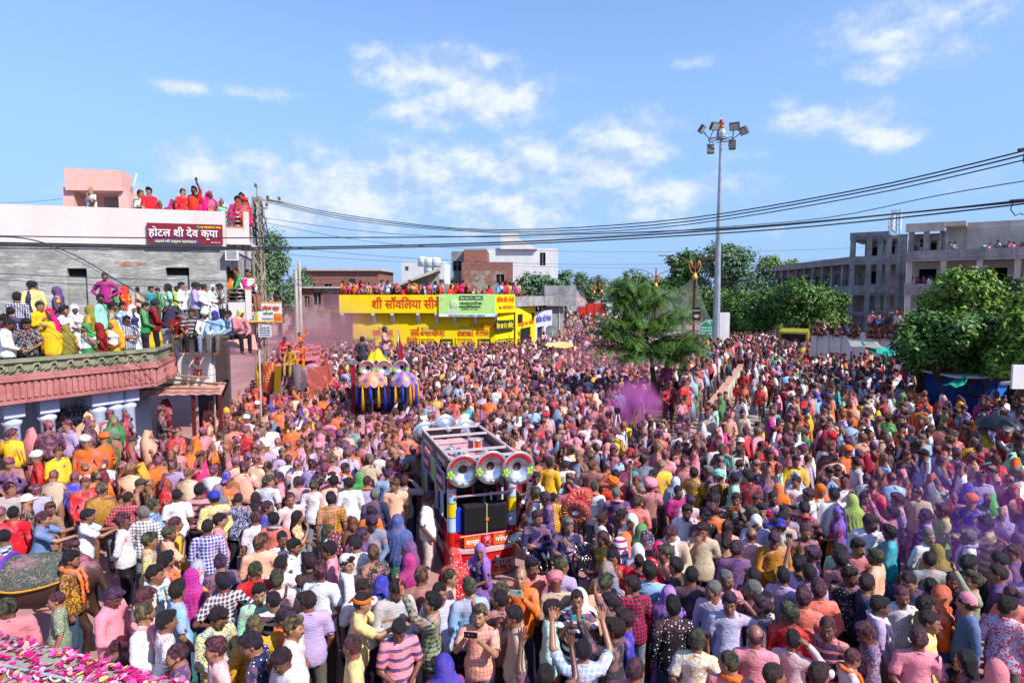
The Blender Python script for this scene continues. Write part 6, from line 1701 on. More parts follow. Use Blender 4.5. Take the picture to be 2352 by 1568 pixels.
# ================================================================ poles, lamps, cables, signs
def build_poles():
 # tall floodlight pole
 Y = 40.0; b = at(1643, 800, Y); t = at(1657, 316, Y); X = (b.x + t.x) / 2; H = t.z; e = empty('floodlight_mast', (X, Y, 0)); tag(e, 'tall tapered galvanised floodlight mast with lamps at its head', 'floodlight mast')
 gal = concrete('galvanised_steel', '#8c949c', '#a4acb4', .15, 1.5, bump=.05); gal.node_tree.nodes['Principled BSDF'].inputs['Metallic'].default_value = .35; gal.node_tree.nodes['Principled BSDF'].inputs['Roughness'].default_value = .5
 m = MB(); m.tube([(0, 0, 0), (0, 0, H * .35), (0, 0, H * .66), (0, 0, H)], [.27, .22, .15, .085], 8, smooth=False); m.build('pole', gal, e)
 m = MB(); m.lathe([(0, H - .1), (.28, H - .1), (.30, H + .25), (.18, H + .5), (0, H + .5)], n=8, smooth=False); m.build('head_box', gal, e)
 ring = MB(); ring.tube([(math.cos(a) * .75, math.sin(a) * .75, H - .12) for a in np.linspace(0, 2 * PI, 17)], .035, 6); [ring.bar((0, 0, H - .1), (math.cos(a) * .75, math.sin(a) * .75, H - .12), .05) for a in np.linspace(0, 2 * PI, 7)[:-1]]; ring.build('ring', M_STEEL, e)
 lamp = plain('lamp_glass', '#b8b8b0', .2, .6); body = plain('lamp_body', '#4c4c50', .5)
 for (dx, dz, yaw, up) in ((-1.25, .45, 60, 1), (-.45, .62, 20, 1), (.75, .62, -30, 1), (1.30, .35, -70, 1), (-.7, -.75, 0, 0), (.65, -.5, -15, 0)):
  M = Matrix.Translation((dx, -.2, H + dz)) @ Matrix.Rotation(rad(yaw), 4, 'Z') @ Matrix.Rotation(rad(35 if up else -10), 4, 'X')
  m = MB(M); m.box(-.30, .30, -.06, .12, -.24, .24) if up else m.box(-.2, .2, -.12, .12, -.28, .28); f = m.build('floodlight', body, e)
  m = MB(M); m.box(-.25, .25, -.075, -.062, -.19, .19); m.build('lens', lamp, f); m = MB(); m.bar((dx, -.1, H + dz), (math.copysign(.72, dx), 0, H - .1), .05); m.build('bracket', body, f)
 m = MB(); m.lathe([(0, H + .5), (.17, H + .5), (.17, H + .72)], n=12); m.build('beacon_base', plain('beacon_yellow', '#c89010', .5), e); m = MB(); m.lathe([(.16, H + .72), (.16, H + .95), (.08, H + 1.08), (0, H + 1.1)], n=12); m.build('beacon', plain('beacon_red', '#8c1c28', .3), e)
 m = MB(); m.tube([(-.05, 0, H + .4), (-.05, 0, H + 1.5)], .015, 5); m.build('lightning_rod', M_STEEL, e)
 # ornate double lamps
 maroon = plain('maroon_iron', '#5c2420', .5); gold = plain('gold_paint', '#c8943c', .45, .4, .3)
 for i, (u, vt, Y, lab) in enumerate(((1597, 583, 44, 'maroon and gold double lamp post nearest the floodlight mast'), (1507, 616, 58, 'maroon and gold double lamp post between neem tree and string lights'), (1411, 640, 82, 'third distant double lamp post down the highway'), (1382, 645, 96, 'fourth distant double lamp post down the highway'), (1365, 650, 112, 'farthest double lamp post down the highway'))):
  p = at(u, vt, Y); e = empty('lamp_post', (p.x, Y, 0)); tag(e, lab, 'lamp post', 'ornate lamp posts down the highway'); H = p.z
  m = MB(); m.lathe([(.22, 0), (.22, .5), (.10, .6), (.10, 2), (.13, 2.05), (.08, 2.2), (.07, H - 1.5), (.11, H - 1.45), (.11, H - 1.3), (.06, H - 1.2), (.05, H)], n=10); m.build('post', maroon, e)
  m = MB()
  for s in (1, -1): m.tube([(0, 0, H - 1.4), (s * .25, 0, H - 1.25), (s * .42, 0, H - .85), (s * .35, 0, H - .55), (s * .22, 0, H - .5)], .035, 6); m.tube([(0, 0, H - 1.1), (s * .22, 0, H - .8), (s * .28, 0, H - .45)], .03, 6)
  m.lathe([(0, H - 1.9), (.18, H - 1.8), (.22, H - 1.6), (.16, H - 1.5), (.10, H - 1.3)], n=10); m.build('scrollwork', gold, e)
  m = MB()
  for s in (1, -1): m.tube([(0, 0, H - .9), (s * .5, 0, H - .45), (s * 1.2, 0, H - .18), (s * 1.9, 0, H - .12)], .035, 6)
  m.build('arm', maroon, e)
  for s in (1, -1): m = MB(); m.box(s * 2.2 - .35, s * 2.2 + .35, -.12, .12, H - .16, H - .08); m.build('lamp_head', M_STEEL, e)
 # strings of lights hanging in curves behind the lamp posts
 e = empty('string_light_curtain', at(1597, 640, 46) * Vector((1, 1, 0)) if False else (at(1597, 640, 46).x, 46, 0)); tag(e, 'curtain of thin hanging light strings between the ornate lamp posts', 'light curtain')
 def curtain(u0, v0, Y0, u1, v1, Y1, sag, vb, n):
  m = MB(); A = at(u0, v0, Y0) - e.location; B = at(u1, v1, Y1) - e.location; top = []
  for k in range(n + 1):
   t = k / n; p = A.lerp(B, t) - Vector((0, 0, sag * 4 * t * (1 - t))); top.append(p); zb = at(u0, vb, Y0).z * (1 - t) + at(u1, vb, Y1).z * t; m.bar(p, (p.x, p.y, zb), .028)
  m.tube(top, .02, 4); o = m.build('light_strings', plain('string_wire', '#7c8474', .6), e); tag(o, kind='stuff')
 curtain(1597, 632, 46, 1507, 655, 60, .8, 770, 34); curtain(1597, 632, 46, 1650, 745, 46, .9, 775, 20); curtain(1507, 652, 60, 1440, 700, 70, .5, 760, 14); curtain(1590, 650, 49, 1530, 690, 64, 1.2, 765, 20)
 # green direction sign
 Y = 42; a = at(1608, 735, Y); b = at(1637, 772, Y); e = empty('direction_sign', (a.x, Y, 0)); tag(e, 'green highway direction sign with cut corner and white lettering', 'road sign'); W = b.x - a.x; z0, z1 = b.z, a.z
 def plate(m, g, y0, y1): V = [(g, z0 + g), (W - g, z0 + g), (W - g, z1 - g), (W * .48, z1 - g), (g, z1 - (z1 - z0) * .32)]; P = [(x, y0, z) for x, z in V] + [(x, y1, z) for x, z in V]; m.add(P, [(0, 1, 2, 3, 4), (9, 8, 7, 6, 5)] + [(i, i + 5, (i + 1) % 5 + 5, (i + 1) % 5) for i in range(5)])
 m = MB(); plate(m, 0, 0, .03); m.build('border', M_WTXT, e); m = MB(); plate(m, .03, -.015, -.003); m.build('plate', plain('sign_green', '#0c7c5c', .5), e)
 for k, t in enumerate(('मंदिर मार्ग  500 मी.', 'आवरी माता  27 कि.मी.', 'चित्तौड़गढ़  40 कि.मी.')): text(t, e, .06, z1 - (z1 - z0) * (.52 + .19 * k), .13, M_WTXT, -.025, bold=.004, width=W * .86)
 m = MB(); m.lathe([(.09, 0), (.12, 0), (.12, .01), (.09, .01)], Matrix.Translation((W * .66, -.02, z1 - (z1 - z0) * .18)) @ Matrix.Rotation(rad(90), 4, 'X'), 16); m.build('emblem', M_WTXT, e)
 for x in (.08, W - .08): m = MB(); m.tube([(x, .06, 0), (x, .06, z1 - .3)], .035, 6); m.build('post', M_STEEL, e)
 Y = 43.6; a = at(1597.5, 706, Y); b = at(1612, 735, Y); e = empty('poster_sign', (a.x - .2, Y, b.z)); tag(e, 'small black advertising poster hung on the nearest ornate lamp post', 'sign'); W = b.x - a.x + .1; H = a.z - b.z; m = MB(); m.box(0, W, 0, .03, 0, H); m.build('board', M_BLACK, e); text('THE CULTURE', e, .03, H * .72, .1, M_WTXT, -.01, width=W * .85, bold=.004); m = MB(); m.lathe([(0, 0), (W * .35, 0)], Matrix.Translation((W / 2, -.01, H * .32)) @ Matrix.Rotation(rad(90), 4, 'X') @ Matrix.Scale(.6, 4, (0, 1, 0)), 14); m.build('picture', plain('poster_pink', '#b88c80', .6), e)
 m = MB(); p = at(1655, 718, 50); m.box(p.x - .1, p.x + .75, 50, 50.5, 0, p.z); tag(m.build('white_pillar', M_WHITE), 'square white gate pillar behind the floodlight mast', 'pillar')
 # lattice electricity pole at the left
 Y = 27.5; p = at(598, 700, Y); e = empty('lattice_pole', (p.x, Y, 0)); tag(e, 'rusty steel lattice electricity pole tangled with wires', 'electricity pole'); H = at(588, 452, Y).z; rust = concrete('rusty_steel', '#8c7c6c', '#a89c8c', .8, 2.5, stainc='#6c3418', bump=.2); w = .22
 for sx, sy in ((-1, -1), (1, -1), (1, 1), (-1, 1)): m = MB(); m.bar((sx * w, sy * w, 0), (sx * w * .62, sy * w * .62, H), .06); m.build('leg', rust, e)
 nb = 15
 for k in range(nb):
  z0, z1 = H * k / nb, H * (k + 1) / nb; a = w * (1 - .38 * k / nb); b = w * (1 - .38 * (k + 1) / nb); s = 1 if k % 2 else -1
  m = MB(); m.bar((-s * a, -a, z0), (s * b, -b, z1), .045); m.bar((-s * a, a, z0), (s * b, b, z1), .045); m.bar((-a, -s * a, z0), (-b, s * b, z1), .045); m.bar((a, -s * a, z0), (b, s * b, z1), .045); m.build('brace', rust, e)
 m = MB(); m.bar((-.15, -.1, H - .1), (1.15, -.1, H - .25), .07); m.bar((-.5, -.1, H - .5), (.5, -.1, H - .5), .06); m.build('cross_arm', rust, e); m = MB(); m.tube([(0, 0, H - .2), (0, 0, H + .45)], .03, 6); m.build('spike', rust, e)
 for (x, z) in ((0, H + .4), (-.45, H - .42), (.45, H - .42), (.5, H - .1), (1.0, H - .16)): m = MB(Matrix.Translation((x, -.1, z))); m.lathe([(0, 0), (.05, 0), (.07, .04), (.04, .07), (.07, .1), (.04, .14), (0, .15)], n=10); m.build('insulator', plain('insulator', '#5c4438', .3, .5), e)
 rs = np.random.RandomState(8); m = MB()
 for k in range(26):
  z = H - rs.uniform(0, 1.3); a = rs.uniform(0, 6.28); r_ = rs.uniform(.1, .5); m.tube([(math.cos(a) * .15, math.sin(a) * .15, z), (math.cos(a) * r_, math.sin(a) * r_, z - rs.uniform(-.2, .4)), (math.cos(a + 1.5) * r_, math.sin(a + 1.5) * r_, z - rs.uniform(.2, .8)), (math.cos(a + 2) * .14, math.sin(a + 2) * .14, z - rs.uniform(.3, 2.5))], .012, 4)
 tag(m.build('tangled_wires', M_BLACK, e), kind='stuff')
 # plain poles behind
 for i, (u, vt, Y, lab) in enumerate(((679, 620, 50, 'leaning concrete electricity pole beside the lane houses'), (687, 600, 54, 'taller concrete electricity pole behind its twin'), (1285, 660, 62, 'thin pale pole beside the concrete block house'))):
  p = at(u, vt, Y); m = MB(Matrix.Translation((p.x, Y, 0))); m.tube([(0, 0, 0), (0, 0, p.z)], [.2 if i < 2 else .08, .12 if i < 2 else .06], 6, smooth=False); tag(m.build('utility_pole', M_CONCL), lab, 'utility pole')
 # school board and notice on the lattice pole
 Y = 27.0; a = at(566, 693, Y); b = at(650, 740, Y); e = empty('school_signboard', (a.x, Y, b.z), rad(-3)); tag(e, 'orange and white school signboard with two cartoon pupils', 'signboard'); W = b.x - a.x; H = a.z - b.z
 def rr(x0, x1, z0, z1, c, d, nm='panel'): m = MB(); m.box(x0 * W, x1 * W, -d, -d + .012, z0 * H, z1 * H); return m.build(nm, plain('sb_' + c[1:], c, .6), e)
 rr(0, 1, 0, 1, '#dcdcd8', .02, 'board'); rr(0, 1, 0, .07, '#e8a028', .034); rr(.78, 1, .07, .42, '#e8641c', .034); rr(0, .14, .72, 1, '#e8641c', .034); rr(.0, 1, .96, 1, '#e8a028', .035)
 text('सन् वेली पब्लिक स्कूल', e, W * .16, H * .62, H * .24, M_REDTXT, -.04, bold=.008, width=W * .78); text('प्रवेश प्रारंभ', e, W * .48, H * .40, H * .13, plain('green_lettering', '#208c3c', .6), -.04, bold=.005, width=W * .28); text('आज ही मिलें', e, W * .8, H * .25, H * .1, M_YTXT, -.04, width=W * .17); text('9929345678', e, W * .45, H * .15, H * .1, plain('blue_lettering', '#2c3c90', .7), -.04, width=W * .3)
 for x, c in ((.14, '#3c7cc8'), (.27, '#c8b820')): m = MB(); m.lathe([(0, .0), (.07, 0)], Matrix.Translation((W * x, -.045, H * .48)) @ Matrix.Rotation(rad(90), 4, 'X'), 12); m.build('printed_face', plain('print_skin', '#c89878', .6), e); rr(x - .05, x + .06, .12, .38, c, .036, 'printed_shirt'); m = MB(); m.lathe([(0, .0), (.075, 0)], Matrix.Translation((W * x, -.0435, H * .54)) @ Matrix.Rotation(rad(90), 4, 'X'), 12); m.build('printed_hair', M_BLACK, e)
 a = at(593, 743, 27); b = at(624, 774, 27); e = empty('notice_board', (a.x, 27, b.z)); tag(e, 'small white notice board hanging below the school signboard', 'notice board'); W = b.x - a.x; H = a.z - b.z; m = MB(); m.box(0, W, -.02, 0, 0, H); m.build('board', M_WHITE, e)
 for k in range(5): text(('ॐ', 'सम्पर्क करें', 'किराये हेतु', 'खाली है', '9610720333')[k], e, W * .12, H * (.82 - .18 * k), H * .12, plain('blue_lettering', '#2c3c90', .7), -.026, width=W * (.2 if k == 0 else .75))
build_poles()
def cable(pts, r=.022, label='', n=28, group='cables strung over the street'):
 """pts: three or more (u, v, Y); smooth curve through them"""
 P = [at(*p) for p in pts]; out = []
 m = len(P)
 for i in range(m - 1):
  p0 = P[max(i - 1, 0)]; p1 = P[i]; p2 = P[i + 1]; p3 = P[min(i + 2, m - 1)]
  for k in range(n // (m - 1)):
   t = k / (n // (m - 1)); out.append(.5 * ((2 * p1) + (p2 - p0) * t + (2 * p0 - 5 * p1 + 4 * p2 - p3) * t * t + (3 * p1 - p0 - 3 * p2 + p3) * t ** 3))
 out.append(P[-1]); b = MB(); b.tube(out, r * .72, 5); o = b.build('power_cable', plain('cable_rubber', '#34363c', .5)); tag(o, label, 'cable', group); return o
def build_cables():
 C = [
 ([(612, 457, 27), (800, 495, 25), (1100, 527, 22), (1500, 510, 18), (1950, 440, 14), (2420, 330, 11)], .022, 'topmost black cable from the lattice pole to the upper right'),
 ([(612, 460, 27), (800, 500, 25), (1120, 531, 22), (1500, 517, 18), (1950, 447, 14), (2420, 340, 11)], .022, 'second black cable of the upper bundle'),
 ([(612, 464, 27), (820, 508, 25), (1150, 535, 22), (1500, 524, 18), (1950, 456, 14), (2420, 352, 11)], .018, 'lowest black cable of the upper bundle'),
 ([(-60, 541, 15), (300, 546, 15), (650, 546, 15), (1100, 543, 15), (1600, 528, 14), (2000, 497, 13), (2420, 452, 11)], .020, 'long cable crossing the hotel wall under its parapet'),
 ([(-60, 562, 15), (300, 568, 15), (700, 568, 15), (1200, 555, 15), (1700, 525, 14), (2050, 492, 13), (2420, 456, 11)], .026, 'thick cable crossing just below the hotel signboard'),
 ([(-60, 569, 15), (300, 573, 15), (700, 572, 15), (1200, 560, 15), (1700, 533, 14), (2050, 502, 13), (2420, 460, 11)], .022, 'lowest cable of the thick bundle by the signboard'),
 ([(600, 500, 27), (900, 537, 26), (1300, 545, 22), (1650, 522, 18), (1900, 500, 15), (2150, 450, 13), (2420, 405, 11)], .014, 'wavy thin cable across the white clouds'),
 ([(600, 510, 27), (900, 560, 32), (1300, 577, 38), (1700, 577, 42), (2000, 567, 44), (2420, 535, 46)], .014, 'thin cable passing in front of the school tower'),
 ([(600, 560, 27), (900, 590, 32), (1300, 607, 38), (1700, 603, 42), (2000, 590, 44), (2420, 560, 46)], .014, 'thin cable crossing the white house and school wing'),
 ([(600, 580, 27), (900, 600, 32), (1300, 614, 38), (1700, 614, 42), (2050, 600, 44), (2420, 570, 46)], .012, 'lowest thin cable reaching the school balcony'),
 ([(-60, 625, 14), (250, 639, 14), (560, 645, 15), (800, 640, 18)], .010, 'thin black wire across the grey plaster wall'),
 ([(-60, 640, 14), (250, 655, 14), (560, 658, 15), (800, 650, 18)], .010, 'lower thin black wire across the grey plaster wall'),
 ([(-60, 545, 14), (60, 548, 14), (180, 590, 14.3), (330, 680, 14.8), (460, 735, 15.3), (560, 760, 16)], .020, 'sagging cable dropping across the grey wall to the terrace'),
 ([(100, 560, 14), (230, 625, 14), (340, 680, 14.5), (430, 720, 15)], .010, 'thin wire sagging beside the dropping cable'),
 ([(603, 470, 27), (625, 560, 27), (670, 640, 32), (760, 700, 42)], .016, 'cable slanting down from the lattice pole to the yellow shop'),
 ([(600, 465, 27), (612, 520, 27), (640, 600, 30), (690, 660, 40)], .014, 'second slanting cable beside the lattice pole'),
 ([(-60, 470, 24), (80, 463, 25), (155, 455, 23)], .010, 'white wire rising to the pink roof room'),
 ([(395, 775, 18.5), (430, 830, 18.4), (480, 862, 18.3), (520, 840, 18.8)], .012, 'loose wire drooping over the white wall'),
 ]
 for p, r_, l in C: cable(p, r_, l)
 # end of a pole arm at the upper right
 p = at(2352, 345, 11.6); e = empty('insulator_arm', p); tag(e, 'dark insulator arm entering at the upper right edge', 'insulator arm')
 m = MB(); m.bar((-.1, 0, 0), (.6, 0, .12), .05); m.bar((.05, 0, -.12), (.08, 0, .15), .03); m.build('arm', M_BLACK, e); m = MB(); m.tube([(.02, 0, .0), (.0, 0, -.18), (.05, 0, -.3), (.12, 0, -.2)], .012, 5); m.build('loop', M_BLACK, e)
 p = at(2340, 462, 11.6); e = empty('insulator_arm', p); tag(e, 'cable clamp with wire loop at the right edge under the upper arm', 'insulator arm')
 m = MB(); m.bar((-.15, 0, 0), (.5, 0, .05), .05); m.build('arm', M_BLACK, e); m = MB(); m.tube([(-.1, 0, 0), (-.14, 0, -.15), (-.05, 0, -.26), (.05, 0, -.22), (.1, 0, -.25)], .010, 5); m.build('loop', M_BLACK, e)
build_cables()
# ---------------------------------------------------------------- band truck with the chrome horns
CHROME = plain('chrome', '#d8d8dc', .26, .5, .85, var=.03); RED = plain('band_red', '#b81414', .4, .5); PALEB = plain('pale_blue_paint', '#a8b8d0', .4, .5); YEL2 = plain('band_yellow', '#e8b808', .4, .5); GREENL = plain('band_green', '#108c6c', .4)
PINKD = concrete('powdered_white', '#c89098', '#d8b0b0', .4, 3, streak=False, bump=.1, stainc='#a83c60')
SPEAK = concrete('speaker_black', '#1c181c', '#2c242c', .35, 3, streak=False, bump=.2, stainc='#5c3440')
def horn(parent, c, d, R_, label=None, name='horn', back=False, words=True):
 q = Vector(d).to_track_quat('Z', 'Y').to_matrix().to_4x4(); M = Matrix.Translation(c) @ q
 m = MB(M); prof = [(.05, -.95 * R_ * 1.6), (.06, -.9 * R_), (.12 * R_ + .04, -.6 * R_), (.36 * R_, -.30 * R_), (.55 * R_, -.16 * R_), (.62 * R_, -.06 * R_), (.70 * R_, -.04 * R_), (R_, 0), (R_ * 1.01, .012), (R_ * .99, .02), (.70 * R_, -.02 * R_), (.60 * R_, -.05 * R_), (.50 * R_, -.14 * R_), (.34 * R_, -.26 * R_), (.26 * R_, -.28 * R_)]
 m.lathe(prof, n=40); h = m.build(name, CHROME, parent)
 m = MB(M); m.lathe([(.26 * R_, -.28 * R_), (.12 * R_, -.40 * R_), (0, -.42 * R_)], n=24); m.build('throat', plain('horn_throat', '#381418', .5), h)
 if words and not back:
  m = MB(M)       # red petals of lettering round the upper rim
  for k in range(9):
   a = rad(20 + 128 * k / 8); a1 = a + rad(14.5); m.add([(math.cos(x) * r_, math.sin(x) * r_, .012 - .02 * (R_ - r_) / R_) for x, r_ in ((a, .70 * R_), (a, .97 * R_), (a1, .97 * R_), (a1, .70 * R_))], [(0, 1, 2, 3)])
  m.build('red_lettering', RED, h)
  for sx in (-1, 1):
   m = MB(M)
   for k in range(5): a = 2 * PI * k / 5; cx, cy = sx * .78 * R_, -.2 * R_; m.add([(cx + math.cos(a + t) * r_, cy + math.sin(a + t) * r_, .014) for t, r_ in ((0, .01), (-.5, .06 * R_ / .3), (0, .085 * R_ / .3), (.5, .06 * R_ / .3))], [(0, 1, 2, 3)])
   m.build('flower_sticker', plain('sticker_lime', '#a8d838', .5), h)
  # white signwriting on the lower rim
  for k, t in enumerate('साँवलिया'.replace('ि', '')):
   a = rad(-118 + 56 * k / 6)
   if k > 6: break
   text(t, h, 0, 0, .2 * R_, M_WTXT, M=M @ Matrix.Translation((math.cos(a) * .86 * R_, math.sin(a) * .86 * R_, .016)) @ Matrix.Rotation(a + PI / 2, 4, 'Z') @ Matrix.Rotation(rad(-90), 4, 'X'), width=.15 * R_) if t not in 'ँ' else None
 return h
def build_band_truck():
 cx, cy = -.575, 12.55; yaw = rad(19); e = empty('band_truck', (-.545, 11.8, 0), yaw); tag(e, 'red band truck with chrome horns, striped pillars and black speakers', 'truck')
 # local: x across (-.66..+.66), y back (0..2.7), front faces -y
 w = .665; Lb = 2.65; H = 2.36
 z = lambda v: at(1110, v, 11.8).z
 # lower body with curved front
 def front(z0, z1, out, mat, name, ww=w + .02):
  pts = [(-ww, .12), (-ww * .8, .03 - out), (-ww * .4, -.04 - out), (0, -.06 - out), (ww * .4, -.04 - out), (ww * .8, .03 - out), (ww, .12), (ww, .5), (-ww, .5)]
  m = MB(); m.prism(pts, z0, z1); return m.build(name, mat, e)
 front(.10, .54, .10, RED, 'lower_front'); front(.54, .61, .14, PINKD, 'ledge'); front(.03, .10, .06, PINKD, 'bumper'); front(.61, .86, .02, RED, 'name_panel')
 for k, (a, b) in enumerate(((.76, .775), (.62, .64))): pass
 m = MB(); m.box(-w, w, .5, Lb, .45, .62); m.build('bed', M_BLACK, e)
 # side boards
 for s in (-1, 1):
  x0, x1 = (s * w, s * (w - .03)) if s > 0 else (s * w, s * (w - .03)); x0, x1 = min(x0, x1), max(x0, x1)
  m = MB(); m.box(x0, x1, .14, Lb, .18, .68); sb = m.build('side_board', concrete('dusted_red', '#8c2c30', '#b06c70', .5, 3, streak=False, bump=.1, stainc='#3c1420'), e)
  for q in range(3):
   m = MB(); xs = s * (w + .006); m.box(min(xs, s * w + .001 * s), max(xs, s * w + .001 * s), .3 + .8 * q, .95 + .8 * q, .74, 1.04); m.build('painted_panel', plain('panel_mauve', '#8c3050', .5), e)
   m = MB(); m.box(min(s * w, s * (w + .012)), max(s * w, s * (w + .012)), .25 + .8 * q, 1.0 + .8 * q, .70, .73); m.box(min(s * w, s * (w + .012)), max(s * w, s * (w + .012)), .25 + .8 * q, 1.0 + .8 * q, 1.05, 1.08); m.build('panel_trim', PINKD, e)
  M = Matrix.Translation((s * (w + .006), .2 if s > 0 else 2.5, 0)) @ Matrix.Rotation(s * PI / 2, 4, 'Z')
  text('SANWARIA BAND', sb, 0, 0, .3, M_WTXT, width=2.2, M=M @ Matrix.Translation((0, 0, .30)), bold=.01)
  # hanging painted boards in the upper opening
  for q, (ya, yb, za, zb2, c) in enumerate(((.35, 1.0, 1.62, 1.98, '#8c1c28'), (1.15, 1.45, 1.60, 2.05, '#a8c040'), (1.55, 2.35, 1.62, 1.98, '#8c1c28'), (.5, .62, 1.1, 1.6, '#c8c8d8'), (1.0, 1.12, 1.1, 1.6, '#c8b830'), (2.1, 2.2, 1.1, 1.6, '#c8c8d8'))):
   m = MB(); m.box(min(s * (w + .02), s * (w + .05)), max(s * (w + .02), s * (w + .05)), ya, yb, za, zb2); b_ = m.build('painted_board', plain('board_' + c[1:], c, .5), e)
   m = MB(); g = .02; xx0, xx1 = min(s * (w + .015), s * (w + .055)), max(s * (w + .015), s * (w + .055)); m.box(xx0, xx1, ya - g, ya, za - g, zb2 + g); m.box(xx0, xx1, yb, yb + g, za - g, zb2 + g); m.box(xx0, xx1, ya, yb, zb2, zb2 + g); m.box(xx0, xx1, ya, yb, za - g, za); m.build('board_frame', PALEB, b_)
   if yb - ya > .5: text('कान्हा नरेश', b_, 0, 0, .16, M_WTXT, width=.5, M=Matrix.Translation((s * (w + .057), ya + .08 if s > 0 else yb - .08, za + .12)) @ Matrix.Rotation(s * PI / 2, 4, 'Z'), bold=.006)
  # wheel arch and wheel
  for yy in (.75, 2.1):
   Mx = Matrix.Translation((s * (w - .08), yy, .30)) @ Matrix.Rotation(PI / 2, 4, 'Y'); m = MB(Mx); m.lathe([(.0, -.07), (.17, -.07), (.28, -.08), (.30, -.04), (.30, .04), (.28, .08), (.17, .07), (0, .07)], n=20); wh = m.build('wheel', M_BLACK, e); m = MB(Mx); m.lathe([(0, -.085), (.15, -.075), (.16, .075), (0, .085)], n=16); m.build('rim', M_STEEL, wh)
 # pillars with painted bands
 for s in (-1, 1):
  px = s * (w - .06)
  P0 = empty('pillar', (px, .12, 0)); P0.parent = e
  bands = [(.61, .91, RED, .105), (.91, 1.19, PALEB, .092), (1.21, 1.47, YEL2, .092), (1.49, 1.76, PALEB, .092), (1.78, 2.34, RED, .092)]
  for (z0, z1, mt, r_) in bands: m = MB(); m.lathe([(r_, z0), (r_, z1)], n=20); m.build('band', mt, P0)
  for zz in (.905, 1.19, 1.47, 1.76): m = MB(); m.lathe([(.095, zz), (.095, zz + .02)], n=20); m.build('ring', GREENL, P0)
  text('शुभ' if s < 0 else 'लाभ', P0, -.05, 1.64, .07, M_REDTXT, -.096, width=.10, bold=.002)
 for s in (-1, 1): m = MB(); m.box(s * w - .035, s * w + .035, Lb - .07, Lb, .6, H - .25); p_ = m.build('rear_post', PALEB, e); m = MB(); m.box(s * w - .04, s * w + .04, Lb - .075, Lb + .005, 1.0, 1.3); m.build('yellow_band', YEL2, p_)
 # roof tray
 m = MB(); m.box(-w, w, .0, Lb, H - .28, H - .25); m.build('roof_floor', PINKD, e)
 for (x0, x1, y0, y1, nm) in ((-w - .02, -w, 0, Lb, 'roof_side'), (w, w + .02, 0, Lb, 'roof_side'), (-w, w, -.02, 0, 'roof_front'), (-w, w, Lb, Lb + .02, 'roof_back')):
  m = MB(); m.box(x0, x1, y0, y1, H - .28, H - .02); rs_ = m.build(nm, plain('roof_side_black', '#241c24', .4), e)
  if nm == 'roof_side':
   s = -1 if x0 < 0 else 1
   for (t, ya, wd) in (('SANWARIA', 2.5, 1.05), ('BAND', 1.0, .75)): text(t, rs_, 0, 0, .16, plain('cream_lettering', '#d8c8c0', .6), width=wd, bold=.008, M=Matrix.Translation((s * (w + .024), ya if s < 0 else Lb - ya, H - .22)) @ Matrix.Rotation(s * PI / 2, 4, 'Z'))
 for (a, b) in (((-w, 0), (w, 0)), ((w, 0), (w, Lb)), ((w, Lb), (-w, Lb)), ((-w, Lb), (-w, 0)), ((-w, .55), (w, .55)), ((-w, 1.9), (w, 1.9))): m = MB(); m.bar((a[0], a[1], H), (b[0], b[1], H), .045); m.build('roof_rail', plain('white_rail', '#b8a8a8', .4), e)
 # dark back board behind the speakers, cross rails, horizontal bar
 m = MB(); m.box(-w + .05, w - .05, .9, .95, .62, H - .28); m.build('cabin_back', M_BLACK, e)
 m = MB(); m.box(-.50, .50, .16, .55, 1.66, 2.06); sp = m.build('upper_speaker', SPEAK, e)
 for s in (-1, 1): m = MB(Matrix.Translation((s * .22, .155, 1.86)) @ Matrix.Rotation(rad(90), 4, 'X')); m.lathe([(.15, .0), (.14, .01), (.05, -.03), (0, -.02)], n=20); m.build('speaker_cone', SPEAK, sp)
 m = MB(); m.tube([(-.56, -.02, 1.62), (.60, -.02, 1.62)], .022, 8); m.build('front_bar', PINKD, e)
 for x in (-.22, .26): m = MB(); m.bar((x, -.02, 1.62), (x, -.02, 2.1), .02); m.build('front_strut', RED, e)
 m = MB(); m.bar((.18, .1, 1.45), (.18, .1, 1.62), .025); m.bar((-.1, .12, 1.55), (.5, .12, 1.55), .02); m.build('inner_frame', M_WHITE, e)
 m = MB(); m.box(-.40, .46, -.06, .16, .89, 1.42); o = m.build('main_speaker', SPEAK, e, bevel=.02); M_GR = plain('speaker_grille', '#100c10', .7, bump=.6, scale=30)
 for (x0, x1) in ((-.35, .02), (.06, .42)): m = MB(); m.box(x0, x1, -.074, -.062, .93, 1.38); m.build('grille', M_GR, o)
 m = MB(); m.box(.03, .048, -.082, .17, .88, 1.435); m.build('strap', plain('strap_cream', '#b8a080', .7), o); m = MB(); m.box(.01, .07, -.10, -.083, 1.12, 1.18); m.build('buckle', plain('buckle_orange', '#c87020', .6), o)
 m = MB(); m.box(-.57, -.42, .05, .3, .9, 1.35); m.build('blue_bundle', plain('blue_tarp', '#1838b0', .4, bump=.8), e)
 # name boards
 for (x0, x1, t) in ((-.42, -.10, 'कान्हा'), (.16, .48, 'नरेश')):
  m = MB(); xc = (x0 + x1) / 2; hw = (x1 - x0) / 2; m.prism([(x0, -.115), (x1, -.115), (x1, -.10), (x0, -.10)], .64, .84); b_ = m.build('name_board', plain('board_orange', '#e05c10', .5), e); text(t, b_, x0 + .03, .70, .12, M_WTXT, -.122, width=x1 - x0 - .06, bold=.006)
 m = MB(Matrix.Translation((.03, -.115, .74)) @ Matrix.Rotation(rad(90), 4, 'X')); m.lathe([(0, .02), (.115, .02), (.115, 0)], n=24); em = m.build('emblem_disc', plain('emblem_red', '#c01c28', .4), e)
